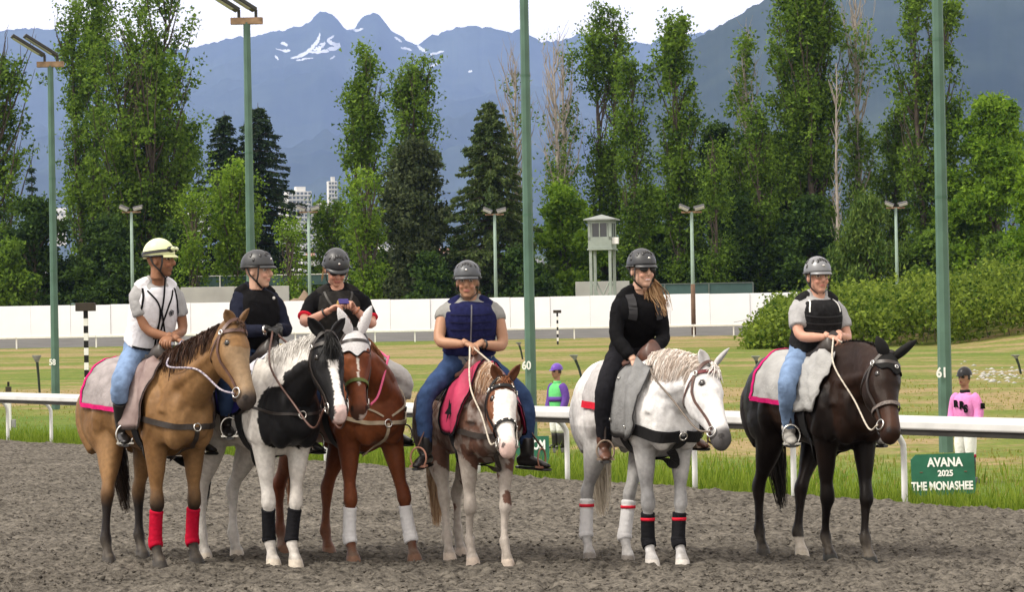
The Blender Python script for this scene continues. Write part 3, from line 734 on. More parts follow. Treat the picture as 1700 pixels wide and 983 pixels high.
def tower_block(px, w_px, ytop, d, nf, nb, label, zb=60):
    t = at(px, ytop, d); wd = w_px * d / FPX; h = t.z - zb
    o = empty('apartment_tower', (t.x, d, zb), rz=0.35, label=label, cat='building', group='distant apartment towers')
    MB().box((0, 0, h / 2), (wd, wd * 0.7, h)).build('wall', MB1, o)
    fh = h / nf; bw = wd / nb; wm = None
    for i in range(2, nf):
        for j in range(nb):
            if wm is None: q = MB().box((0, 0, 0), (bw * 0.66, 0.4, fh * 0.5)).build('window', MB2, o); wm = q.data
            else: q = obj('window', wm, None, o)
            q.location = (-wd / 2 + bw * (j + .5), -wd * 0.35 - 0.05, fh * (i + .5))
        MB().box((0, -wd * 0.35 - 0.5, fh * i), (wd * 0.98, 1.0, 0.35)).build('balcony', MB1, o)
    MB().box((wd * 0.1, 0, h + 2), (wd * 0.4, wd * 0.3, 4)).build('roof_house', MB1, o)
tower_block(494, 40, 318, 2500, 18, 6, 'distant pale apartment tower left of the slim floodlight pole')
tower_block(551, 15, 301, 2600, 22, 3, 'distant slim pale apartment tower beside the open poplar')
tower_block(470, 14, 330, 2700, 14, 3, 'distant short apartment tower at the edge of the dark spruce')
tower_block(529, 34, 345, 2550, 9, 5, 'distant low apartment block between the two taller towers')
tower_block(1585, 20, 330, 2200, 9, 4, 'distant pale apartment block glimpsed right of the numbered pole')
MRF = [mat('house_roof_%d' % i, c, 0.8, 0.1, 0.5) for i, c in enumerate(((0.20, 0.20, 0.21), (0.30, 0.16, 0.11), (0.36, 0.36, 0.37)))]
MHS = [mat('house_wall_%d' % i, c, 0.7, 0.06, 0.3) for i, c in enumerate(((0.66, 0.65, 0.62), (0.5, 0.47, 0.42), (0.70, 0.68, 0.66)))]
HOUSES = [(490, 396, 'white house with grey roof under the distant towers', 0, 2), (503, 420, 'brown roofed house behind the small poplar', 1, 1), (640, 398, 'house roof behind the bright green tree', 0, 2), (735, 428, 'pale house right of the dark spreading conifer', 2, 0),
          (745, 412, 'white house with red brown roof beside the dark conifer', 1, 2), (712, 402, 'grey roofed house beyond the dark conifer', 0, 0), (60, 430, 'grey roofed house behind the leftmost poplar', 0, 1), (320, 420, 'cream house left of the young poplar', 1, 2),
          (1575, 360, 'grey house on the slope right of the pole', 2, 1), (560, 425, 'white house between the small poplars', 0, 0), (95, 345, 'pale house on the slope behind the left pole', 2, 2), (330, 325, 'pale house on the far slope above the left trees', 2, 0), (885, 430, 'white house behind the green bushes', 0, 2)]
for i, (px, py, lb, rf, wl) in enumerate(HOUSES):
    d = 2150 + 90 * (i % 4); t = at(px, py, d); wd = 13 + (i * 3) % 6; dp = 10; hw = 6.0; zb = t.z - 9.6
    o = empty('house', (t.x, d, zb), rz=0.3 * (i % 3) - 0.2, label=lb, cat='house', group='distant houses beyond the trees')
    MB().box((0, 0, hw / 2 - 10), (wd, dp, hw + 20)).build('wall', MHS[wl], o)
    e_ = wd / 2 + 0.6; f_ = dp / 2 + 0.7
    MB().add([(-e_, -f_, hw), (e_, -f_, hw), (e_, f_, hw), (-e_, f_, hw), (-e_, 0, hw + 3.6), (e_, 0, hw + 3.6)], [(0, 1, 5, 4), (2, 3, 4, 5), (0, 4, 3), (1, 2, 5), (3, 2, 1, 0)]).build('roof', MRF[rf], o)
    for k in (-1, 0, 1):
        MB().box((k * wd * 0.3, -dp / 2 - 0.04, hw - 1.9), (1.8, 0.1, 1.5)).build('window', MB2, o)
# ------------------------------------------------------------------ trees
MBARK = mat('bark', (0.075, 0.06, 0.048), 0.9, 0.3, 3, bump=0.5)
MGREY = mat('grey_dead_wood', (0.30, 0.265, 0.235), 0.9, 0.25, 3)
LM = {
 'poplar': leaf_mat('poplar_leaf', (0.022, 0.058, 0.007), (0.205, 0.325, 0.042), 0.5),
 'poplar_y': leaf_mat('young_poplar_leaf', (0.055, 0.125, 0.010), (0.26, 0.39, 0.045), 0.5),
 'bright': leaf_mat('bright_leaf', (0.045, 0.11, 0.008), (0.24, 0.38, 0.035), 0.5),
 'dark': leaf_mat('dark_leaf', (0.008, 0.024, 0.007), (0.075, 0.135, 0.024), 0.3),
 'spruce': leaf_mat('spruce_needle', (0.010, 0.026, 0.014), (0.055, 0.09, 0.042), 0.2),
 'cedar': leaf_mat('cedar_needle', (0.022, 0.048, 0.016), (0.13, 0.175, 0.055), 0.3),
 'olive': leaf_mat('olive_conifer', (0.016, 0.030, 0.013), (0.105, 0.13, 0.055), 0.3),
 'hedge': leaf_mat('bramble_leaf', (0.026, 0.065, 0.007), (0.235, 0.31, 0.042), 0.45),
 'droop': leaf_mat('droop_leaf', (0.03, 0.075, 0.012), (0.14, 0.20, 0.04), 0.3),
}
def unit(n, rng, up=0.0):
    v = rng.normal(size=(n, 3)); v[:, 2] = v[:, 2] + up; return v / (np.linalg.norm(v, axis=1)[:, None] + 1e-9)
def leaf_quads(C, size, rng, aspect=0.55, axis=None, flat=0.0):
    n = len(C); nrm = unit(n, rng, flat)
    a = unit(n, rng) if axis is None else axis
    a = a - nrm * np.sum(a * nrm, 1)[:, None]; a /= np.linalg.norm(a, axis=1)[:, None] + 1e-9
    b = np.cross(nrm, a); s = np.asarray(size).reshape(-1, 1) * np.ones((n, 1))
    V = np.stack([C - a * s, C + a * s * 0.55 + b * s * aspect * 1.25, C + a * s * 0.75 - b * s * aspect], 1)
    return V.reshape(-1, 3), np.arange(n * 3).reshape(-1, 3)
def tube_np(P, r0, r1, n=5):
    P = np.asarray(P, float); rad = np.linspace(r0, r1, len(P)); V, F = tube(P, rad, rad, n, 1, caps=False); return V, F
def finish(name, o, crownV, crownF, rnd, lm, wood, mwood=None):
    obj('crown', np_mesh('crown', crownV, crownF, rnd=rnd), lm, o)
    Vs = []; Fs = []; k = 0
    for V, F in wood: Vs.append(V); Fs.append(np.array(F) + k); k += len(V)
    obj('trunk', np_mesh('trunk', np.concatenate(Vs), np.concatenate(Fs), True), mwood or MBARK, o)

def crown_rnd(C, rng, h):
    """each leaf's own tone: random per leaf, with noise setting lighter and darker clumps"""
    return np.clip(0.46 + 0.34 * rng.normal(size=len(C)) * 0.7 + 0.5 * (fbm(C[:, 0] * 0.7 + C[:, 1] * 0.9, C[:, 2] * 0.6 + C[:, 1] * 0.3, 55, 3) - 0.5) * 2 * 0.7, 0, 1)

def poplar(px, top_y, w_px, d, label, lm='poplar', seed=1, dens=1.0, open_=0.35, bare=0.0, low=0.06, shape=0.42, stems=1, bare_from=0.55, leaf=0.20, base_z=2.1, group='tall narrow poplars behind the wall', mwood=None, name='poplar_tree', lean=0.0):
    """columnar tree: steep limbs, each carrying clusters of leaves; open_ = how far the limbs stand apart; bare = share of leafless upper limbs"""
    rng = np.random.default_rng(seed); t = at(px, top_y, d); h = t.z - base_z; R = w_px * d / FPX / 2
    o = empty(name, (t.x, d, base_z), label=label, cat='tree', group=group)
    wood = []; C = []
    for st in range(stems):
        ox = 0 if stems == 1 else R * 0.45 * math.cos(st * 2 * math.pi / stems + seed); oy = 0 if stems == 1 else R * 0.45 * math.sin(st * 2 * math.pi / stems + seed)
        hs = h * (1 - 0.13 * st * rng.random()) 
        zz = np.linspace(-0.3, hs, 14); wob = np.cumsum(rng.normal(0, 0.05, (14, 2)), 0)
        tr = np.column_stack([ox * np.linspace(0.3, 1, 14) + wob[:, 0] + lean * zz / hs, oy * np.linspace(0.3, 1, 14) + wob[:, 1], zz])
        wood.append(tube_np(tr, max(0.16, h * 0.016), 0.03, 6))
        nl = int(58 * (h / 25) ** 0.6 * (0.8 if stems > 1 else 1))
        for i in range(nl):
            u = low + (0.94 - low) * (i + rng.random()) / nl
            z0 = u * hs; prof = (math.sin(math.pi * min(1, (u * (1 - shape) + shape * 0.55)) ** 1.0)) ** 0.8 if u > shape else (0.55 + 0.45 * (u - low) / max(shape - low, .01))
            prof = min(1.0, max(0.0, prof)) * (1.0 if u < 0.75 else 1 - (u - 0.75) * 1.6)
            rr = R * prof * (0.55 + 0.6 * rng.random()) / (1.35 if stems > 1 else 1)
            az = rng.random() * 2 * math.pi; Ll = min(rr * 2.1 + 1.0, (hs - z0) * 1.0 + 0.8)
            k = 7; s_ = np.linspace(0, 1, k)
            bx_ = np.interp(z0, tr[:, 2], tr[:, 0]); by_ = np.interp(z0, tr[:, 2], tr[:, 1])
            out = rr * (s_ ** 0.75)
            P = np.column_stack([bx_ + np.cos(az) * out, by_ + np.sin(az) * out, z0 + Ll * (0.25 * s_ + 0.75 * s_ ** 1.3)]) + rng.normal(0, 0.10, (k, 3)) * s_[:, None]
            wood.append(tube_np(P, 0.05 + 0.006 * Ll, 0.012, 4))
            b = bare > 0 and u > bare_from and rng.random() < bare
            if b:
                for _ in range(7):
                    j = rng.integers(1, k); q = P[j]; e = q + np.array([rng.normal(0, .35), rng.normal(0, .35), 0.6 + rng.random() * 1.1])
                    wood.append(tube_np([q, (q + e) / 2 + rng.normal(0, .06, 3), e], 0.02, 0.008, 3))
            ncl = int((5 + 9 * rng.random()) * dens * (0.12 if b else 1))
            for _ in range(ncl):
                f = rng.random() ** 0.8; q = np.array([np.interp(f, s_, P[:, c]) for c in range(3)])
                q = q + rng.normal(0, open_ + 0.15, 3) * np.array([1, 1, 1.2]) * (0.35 + 0.5 * rr / max(R, .1))
                if vnoise(np.array(q[0] * .8 + q[1] * .6 + seed), np.array(q[2] * .55 + q[1] * .3), seed) < 0.25 + 0.14 * q[2] / h: continue
                m_ = int(15 + 20 * rng.random()); sg = 0.17 + 0.20 * rng.random()
                C.append(q + rng.normal(0, sg, (m_, 3)) * np.array([1, 1, 1.25]))
    C = np.concatenate(C); V, F = leaf_quads(C, leaf * 0.74 * (0.6 + 0.7 * rng.random(len(C))), rng, 0.6, flat=0.5)
    finish(name, o, V, F, crown_rnd(C, rng, h), LM[lm], wood, mwood)
    return o

def spruce(px, top_y, w_px, d, label, lm='spruce', seed=1, droop=0.35, dens=1.12, base_z=2.1, gap=0.62, leaf=0.22, low=0.03, group='dark conifers behind the wall', name='spruce_tree', power=0.62):
    rng = np.random.default_rng(seed); t = at(px, top_y, d); h = t.z - base_z; R = w_px * d / FPX / 2
    o = empty(name, (t.x, d, base_z), label=label, cat='tree', group=group)
    wood = [tube_np([(0, 0, -0.3), (0.05, 0, h * 0.5), (0, 0, h)], h * 0.018, 0.02, 6)]; C = []; AX = []
    z = low * h
    while z < h * 0.985:
        u = z / h; r0 = R * (1 - u) ** power + 0.10; nb = int(6 + 5 * (1 - u)); a0 = rng.random() * 6.28
        for b in range(nb):
            az = a0 + b * 2 * math.pi / nb + rng.normal(0, 0.15); rr = r0 * (0.70 + 0.5 * rng.random())
            s_ = np.linspace(0, 1, 6); dz = rr * (0.12 * s_ - droop * s_ ** 1.6 + 0.10 * s_ ** 4)
            P = np.column_stack([np.cos(az) * rr * s_, np.sin(az) * rr * s_, z + dz + rng.normal(0, .05)])
            wood.append(tube_np(P, 0.035 + 0.01 * rr, 0.008, 3))
            n_ = int((20 + 34 * rr) * dens); f = rng.random(n_) ** 0.62
            Q = np.column_stack([np.interp(f, s_, P[:, c]) for c in range(3)])
            side = np.array([-math.sin(az), math.cos(az), 0]); off = rng.normal(0, 0.20, n_) * (0.4 + rr * 0.34) * (1.25 - f)
            Q = Q + side[None] * off[:, None] + np.column_stack([rng.normal(0, .06, n_), rng.normal(0, .06, n_), -np.abs(rng.normal(0, 0.14, n_)) - 0.22 * np.abs(off)])
            ax = np.column_stack([np.cos(az) + side[0] * np.sign(off) * 0.7, np.sin(az) + side[1] * np.sign(off) * 0.7, np.full(n_, -0.55)]) + rng.normal(0, .25, (n_, 3))
            C.append(Q); AX.append(ax / np.linalg.norm(ax, axis=1)[:, None])
        z += gap * (0.55 + 0.65 * (1 - u)) * (0.85 + 0.3 * rng.random())
    C = np.concatenate(C); AX = np.concatenate(AX)
    V, F = leaf_quads(C, leaf * (0.6 + 0.8 * rng.random(len(C))), rng, 0.26, axis=AX, flat=0.8)
    finish(name, o, V, F, crown_rnd(C, rng, h), LM[lm], wood)
    return o

def broad(px, top_y, w_px, d, label, lm='dark', seed=1, bottom=0.05, dens=1.12, base_z=2.1, leaf=0.24, lobes=26, group='broad trees behind the wall', name='broadleaf_tree', hang=0.0, top_pow=0.7):
    rng = np.random.default_rng(seed); t = at(px, top_y, d); h = t.z - base_z; R = w_px * d / FPX / 2
    o = empty(name, (t.x, d, base_z), label=label, cat='tree', group=group)
    wood = [tube_np([(0, 0, -0.3), (0.1, 0.05, h * 0.35), (0, 0, h * 0.8)], max(0.12, h * 0.022), 0.04, 6)]; C = []
    for i in range(lobes):
        u = bottom + (0.97 - bottom) * (i + rng.random()) / lobes
        prof = min(1, 0.45 + 1.6 * u) * (1 - max(0, u - 0.45) / 0.55) ** top_pow if u > 0.45 else min(1, 0.62 + 0.8 * u)
        az = rng.random() * 6.28; rr = R * prof * (0.15 + 0.8 * rng.random() ** 0.6)
        c = np.array([math.cos(az) * rr, math.sin(az) * rr, u * h])
        P = np.array([[0, 0, max(0.1, u * h - rr * 0.8 - 0.6)], c * [0.5, 0.5, 1] - [0, 0, rr * 0.25], c])
        wood.append(tube_np(P, 0.05 + 0.012 * R, 0.015, 4))
        lr = R * (0.24 + 0.20 * rng.random()) * (0.6 + 0.5 * prof)
        nc = int(16 * dens * (lr / 1.0) ** 1.1 + 9)
        dirs = unit(nc, rng, 0.25); cc = c + dirs * (lr * (0.45 + 0.6 * rng.random((nc, 1)))) * np.array([1, 1, 0.75])
        for q in cc:
            m_ = int(13 + 18 * rng.random()); sg = 0.17 + 0.22 * rng.random()
            C.append(q + rng.normal(0, sg, (m_, 3)) * np.array([1, 1, 0.7 + hang]) - np.array([0, 0, 1]) * np.abs(rng.normal(0, hang * 0.6 + 1e-6, (m_, 1))))
    C = np.concatenate(C); C[:, 2] = np.maximum(C[:, 2], 0.05)
    ax = None
    if hang: ax = np.column_stack([rng.normal(0, .25, len(C)), rng.normal(0, .25, len(C)), -np.ones(len(C))]); ax /= np.linalg.norm(ax, axis=1)[:, None]
    V, F = leaf_quads(C, leaf * 0.74 * (0.6 + 0.7 * rng.random(len(C))), rng, 0.58 if not hang else 0.3, axis=ax, flat=0.6)
    finish(name, o, V, F, crown_rnd(C, rng, h), LM[lm], wood)
    return o

def dead_stem(px, top_y, bot_y, d, label, seed):
    rng = np.random.default_rng(seed); t = at(px, top_y, d); h = t.z - 2.1
    o = empty('dead_poplar', (t.x, d, 2.1), label=label, cat='tree', group='grey dead poplar stems')
    zz = np.linspace(-0.3, h, 12); wb = np.cumsum(rng.normal(0, 0.05, (12, 2)), 0)
    P = np.column_stack([wb, zz]); w_ = [tube_np(P, 0.17, 0.03, 6)]
    MBt = []
    for i in range(70):
        z0 = h * (0.2 + 0.75 * rng.random()); q = np.array([np.interp(z0, zz, P[:, 0]), np.interp(z0, zz, P[:, 1]), z0]); a = rng.random() * 6.28; L_ = 0.5 + 1.1 * rng.random()
        e = q + np.array([math.cos(a) * L_ * 0.35, math.sin(a) * L_ * 0.35, L_]); w_.append(tube_np([q, (q + e) / 2 + rng.normal(0, .05, 3), e], 0.035, 0.01, 3))
    Vs = []; Fs = []; k = 0
    for V, F in w_: Vs.append(V); Fs.append(np.array(F) + k); k += len(V)
    obj('trunk', np_mesh('trunk', np.concatenate(Vs), np.concatenate(Fs), True), MGREY, o)

T = 215
poplar(-8, 60, 130, 212, 'tall dense poplar cut by the left edge', seed=11, dens=1.68, leaf=.22)
poplar(140, -25, 105, 222, 'tall open poplar left of the largest cottonwood', seed=12, dens=1.29, stems=2, open_=.45)
poplar(236, -15, 190, 214, 'largest cottonwood, broad and ragged, above the cream helmet rider', seed=13, dens=1.40, stems=4, open_=.6, leaf=.22, shape=.38)
poplar(300, 215, 60, 220, 'lower side poplar beside the largest cottonwood', seed=14, dens=1.12, open_=.5)
broad(55, 330, 150, 208, 'dark leafy tree at the foot of the leftmost poplar', 'dark', 15, leaf=.22, lobes=30)
broad(180, 360, 150, 209, 'dark leafy tree below the two tall left poplars', 'dark', 16, leaf=.22, lobes=30)
broad(285, 375, 110, 207, 'dark leafy tree right of the pale lamp pole', 'dark', 17, leaf=.22, lobes=24)
broad(20, 400, 90, 204, 'green bush at the left edge behind the wall', 'poplar', 18, lobes=18)
spruce(372, 184, 155, 226, 'slim dark spruce, left of a close pair', seed=21)
spruce(428, 170, 220, 228, 'taller dark spruce, right of a close pair', seed=22)
poplar(390, 305, 78, 206, 'young bright green poplar in front of the dark spruces', 'poplar_y', seed=23, dens=1.90, shape=.3, low=.02, leaf=.19)
poplar(480, 392, 32, 203, 'small slim poplar between the two left riders', 'poplar_y', seed=24, dens=1.12, low=.02, leaf=.15)
poplar(318, 345, 40, 204, 'small green poplar left of the spruce pair', 'poplar_y', seed=25, dens=1.12, low=.02, leaf=.16)
poplar(545, 360, 62, 218, 'thin green poplar under the slim apartment tower', 'poplar', seed=26, dens=0.90, low=.02, open_=.5)
poplar(597, 92, 84, 216, 'tall open topped poplar, left of two by the twin peaks', seed=31, dens=0.92, stems=2, open_=.42, leaf=.21)
poplar(683, 104, 92, 224, 'tall sparse poplar rising behind the dark spreading conifer', seed=32, dens=0.69, stems=3, open_=.42, leaf=.21)
poplar(606, 320, 64, 205, 'bright green young poplar left of the dark spreading conifer', 'poplar_y', seed=33, dens=1.46, low=.02, shape=.3, leaf=.18)
broad(688, 232, 150, 210, 'wide dark grey green conifer above the navy vest rider', 'olive', 34, lobes=54, leaf=.22, top_pow=.55, name='spreading_conifer', group='dark conifers behind the wall', dens=1.34)
broad(715, 425, 90, 203, 'low green shrub tree below the wide dark conifer', 'dark', 35, lobes=18)
spruce(812, 165, 215, 208, 'layered green cedar with drooping tiers', 'cedar', 36, droop=.42, gap=.62, dens=1.51, leaf=.24, name='cedar_tree')
poplar(852, 108, 66, 228, 'brown leafless topped poplar behind the layered cedar', seed=41, dens=0.90, bare=.85, bare_from=.35, mwood=MGREY)
poplar(930, 78, 84, 222, 'grey and green half dead poplar with bright lower leaves', seed=42, dens=1.01, bare=.62, bare_from=.3, mwood=MGREY, stems=2)
broad(935, 310, 130, 212, 'bright green leafy tree left of the watch tower', 'bright', 43, lobes=32)
poplar(1002, 30, 82, 224, 'tall open poplar directly behind the watch tower', seed=44, dens=1.03, stems=2, open_=.42)
poplar(1050, 110, 56, 216, 'slim leafy poplar right of the watch tower', seed=45, dens=1.34, leaf=.19)
poplar(1121, 38, 80, 215, 'dense tall poplar above the black clad rider on the grey horse', seed=46, dens=1.68, leaf=.21)
broad(1085, 310, 90, 222, 'bright yellow green tree behind the dense tall poplar', 'bright', 47, lobes=26)
broad(1190, 205, 120, 226, 'dark evergreen right of the dense tall poplar', 'dark', 51, lobes=48, leaf=.25, dens=1.34)
broad(1290, 225, 160, 224, 'wide dark evergreen with olive tips at centre right', 'dark', 52, lobes=60, leaf=.25, dens=1.34)
broad(1225, 330, 150, 214, 'dark low evergreen beside the brown based lamp pole', 'dark', 53, lobes=40, leaf=.24)
broad(1340, 330, 130, 212, 'dark low evergreen behind the silver helmet rider', 'dark', 54, lobes=40, leaf=.24)
poplar(1236, 60, 48, 218, 'slim poplar with bare grey top over the dark evergreens', seed=55, dens=1.12, bare=.5, bare_from=.6, mwood=MGREY)
poplar(1255, 185, 52, 213, 'narrow grey green poplar in front of the dark evergreens', seed=56, dens=1.34, leaf=.18)
poplar(1183, 245, 30, 210, 'very thin pale poplar near the brown based lamp pole', seed=57, dens=1.12, leaf=.16)
poplar(1342, -25, 140, 218, 'tallest and widest poplar right of centre', seed=61, dens=1.62, stems=3, open_=.45, leaf=.22)
poplar(1425, -20, 66, 220, 'poplar with bare brown top right of the tallest one', seed=62, dens=1.12, bare=.6, bare_from=.62, mwood=MGREY)
dead_stem(1382, 104, 400, 210, 'pale dead poplar stem in front of the tallest poplar', 63)
broad(1440, 322, 118, 196, 'drooping bright green conifer behind the hedge', 'droop', 65, lobes=40, hang=.55, leaf=.26, name='weeping_conifer')
poplar(1540, -30, 112, 214, 'tall poplar behind the pole numbered 61', seed=66, dens=1.40, stems=2, open_=.45, leaf=.22)
poplar(1485, 200, 60, 222, 'green poplar between the droopy conifer and the pole', seed=67, dens=1.23)
broad(1650, 160, 215, 212, 'rounded bright green broadleaf tree at the right', 'bright', 68, lobes=44, bottom=.2, dens=1.12)
broad(1600, 300, 110, 218, 'dark broadleaf tree right of the pole numbered 61', 'dark', 69, lobes=30)
broad(1715, 285, 90, 150, 'bright leafy branchy tree cut by the right edge', 'bright', 70, lobes=26, base_z=2.2, leaf=.2)
broad(1660, 395, 120, 195, 'green tree low behind the hedge at the right', 'poplar', 71, lobes=26)
broad(1540, 390, 110, 196, 'green shrub tree behind the hedge by the pole', 'poplar', 72, lobes=24)
broad(860, 420, 110, 204, 'dark shrub below the brown leafless topped poplar', 'dark', 73, lobes=20)
broad(1120, 400, 110, 220, 'dark shrub tree behind the black clad rider', 'dark', 74, lobes=24)
broad(770, 400, 90, 222, 'dark green tree between the wide conifer and the cedar', 'dark', 75, lobes=24)
broad(1400, 410, 120, 205, 'dark green shrub tree left of the drooping conifer', 'dark', 76, lobes=26)
spruce(52, 268, 40, 230, 'thin sparse spruce between the leftmost poplars', seed=77, dens=0.56, gap=1.0)
broad(440, 400, 90, 232, 'dark tree below the tall spruce pair', 'dark', 78, lobes=24)
broad(640, 420, 80, 222, 'dark tree between the bright poplar and wide conifer', 'dark', 79, lobes=20)
broad(985, 390, 90, 222, 'green tree behind the watch tower legs', 'poplar', 80, lobes=22)

# far wooded ground between the trees: one mass nobody could count
rng = np.random.default_rng(5)
C = []
for i in range(420):
    d = 420 + 800 * rng.random() ** 1.3; x = (rng.random() * 0.9 - 0.45) * d; h = 6 + 7 * rng.random()
    n_ = 46; dirs = unit(n_, rng, 0.3); C.append(np.column_stack([x + dirs[:, 0] * h * .5, d + dirs[:, 1] * h * .5, h * 0.5 + dirs[:, 2] * h * .5]) + rng.normal(0, .5, (n_, 3)))
C = np.concatenate(C); C[:, 2] = np.abs(C[:, 2]) + 2
V, F = leaf_quads(C, 1.25 * (0.6 + 0.7 * rng.random(len(C))), rng, 0.7, flat=0.4)
obj('far_woods', np_mesh('far_woods', V, F, rnd=crown_rnd(C * 0.2, rng, 1)), LM['dark'], kind='stuff', label='far woods between the trees and the town', cat='woods')

# ------------------------------------------------------------------ bramble hedge on the bank
def hedge():
    rng = np.random.default_rng(9); C = []
    top = [(1248, 562), (1256, 548), (1270, 522), (1290, 497), (1330, 486), (1380, 476), (1440, 468), (1500, 462), (1560, 455), (1620, 448), (1680, 440), (1760, 436)]
    tx = np.array([p[0] for p in top]); ty = np.array([p[1] for p in top])
    o = empty('bramble_hedge', (30, 135, 2.0), label='long green bramble hedge on the bank behind the silver helmet rider', cat='hedge')
    for i in range(3000):
        px = 1250 + 526 * rng.random(); yt = np.interp(px, tx, ty); d = 128 + 30 * rng.random() * min(1, (px - 1225) / 120)
        p = at(px, yt, 145); ztop = p.z; x = p.x / 145 * d; zb = bank_z(x, d)
        prof = math.sin(math.pi * min(1, 0.12 + 0.88 * (d - 126) / 16)) if d < 134 else 1
        if d < 134: prof = 0.25 + 0.75 * (d - 128) / 6
        zt = zb + max(0.4, (ztop - zb)) * (prof ** 0.6) * (0.58 + 0.44 * float(fbm(np.array(x * 0.55), np.array(d * 0.55), 3, 3))) + (rng.random() < .06) * .35 * rng.random()
        f = rng.random() ** 0.45
        q = np.array([x, d, zb + (zt - zb) * f]); m_ = 24
        C.append(q + rng.normal(0, 0.28, (m_, 3)))
    C = np.concatenate(C) - np.array([30, 135, 2.0])
    V, F = leaf_quads(C, 0.105 * (0.6 + 0.8 * rng.random(len(C))), rng, 0.7, flat=0.6)
    obj('foliage', np_mesh('foliage', V, F, rnd=crown_rnd(C * 0.8, rng, 3)), LM['hedge'], o)
    for i in range(24):
        px = 1245 + 500 * rng.random(); d = 129 + 6 * rng.random(); p = at(px, 500, d); zb = bank_z(p.x, d)
        a = rng.random() * 6.28; h = 0.8 + 1.2 * rng.random()
        MB().tube([(p.x - 30, d - 135, zb - 2.0), (p.x - 30 + math.cos(a) * .4, d - 135 + math.sin(a) * .4, zb - 2.0 + h), (p.x - 30 + math.cos(a) * 1.2, d - 135 + math.sin(a) * 1.2, zb - 2.0 + h * 0.9)], [0.02, 0.015, 0.008], 4).build('stem', MBARK, o)
hedge()
# ------------------------------------------------------------------ horses
class Fr:
    """a horse's own axes: x forward, y to its left, z up"""
    def __init__(s, x, y, th):
        s.o = Vector((x, y, 0.055)); s.th = math.radians(th)
        s.f = Vector((math.sin(s.th), -math.cos(s.th), 0)); s.l = Vector((math.cos(s.th), math.sin(s.th), 0)); s.rz = s.th - math.pi / 2
    def loc(s, p):
        q = p - s.o; return Vector((q.dot(s.f), q.dot(s.l), q.z))
    def px(s, px, py, xf):                 # the point seen at a pixel, xf metres ahead of the horse's middle
        r = ray(px, py); k = (xf - (CAMP - s.o).dot(s.f)) / r.dot(s.f); return s.loc(CAMP + r * k)
    def sag(s, px, py, y=0.0):             # the point seen at a pixel, y metres left of the horse's middle plane
        r = ray(px, py); k = (y - (CAMP - s.o).dot(s.l)) / r.dot(s.l); return s.loc(CAMP + r * k)
    def gnd(s, px, py): return s.loc(on_ground(px, py, 0.055))
    def reach(s, px, py, a, L_):           # point on the pixel's ray at distance L_ from local point a, nearer the camera
        r = ray(px, py).normalized(); A = s.o + s.f * a.x + s.l * a.y + Vector((0, 0, a.z)); q = CAMP - A
        b = q.dot(r); c = q.dot(q) - L_ * L_; D = b * b - c
        return s.loc(CAMP + r * (-b - math.sqrt(max(D, 0))))

def npv(v): return np.array(tuple(v), float)
def nrm(v): v = np.asarray(v, float); return v / (np.linalg.norm(v) + 1e-9)

HEAD_T = np.array([-0.10, -0.03, 0.06, 0.16, 0.28, 0.40, 0.52, 0.64, 0.76, 0.87, 0.95, 1.0, 1.03])
HEAD_D = np.array([0.035, 0.075, 0.105, 0.130, 0.142, 0.132, 0.108, 0.088, 0.075, 0.073, 0.066, 0.045, 0.015])
HEAD_W = np.array([0.030, 0.060, 0.083, 0.098, 0.102, 0.092, 0.074, 0.060, 0.053, 0.058, 0.055, 0.040, 0.015])
HEAD_B = np.array([-0.030, -0.008, 0.006, 0.016, 0.014, 0.004, -0.002, -0.004, -0.003, 0.000, -0.006, -0.022, -0.045])   # profile of the face line

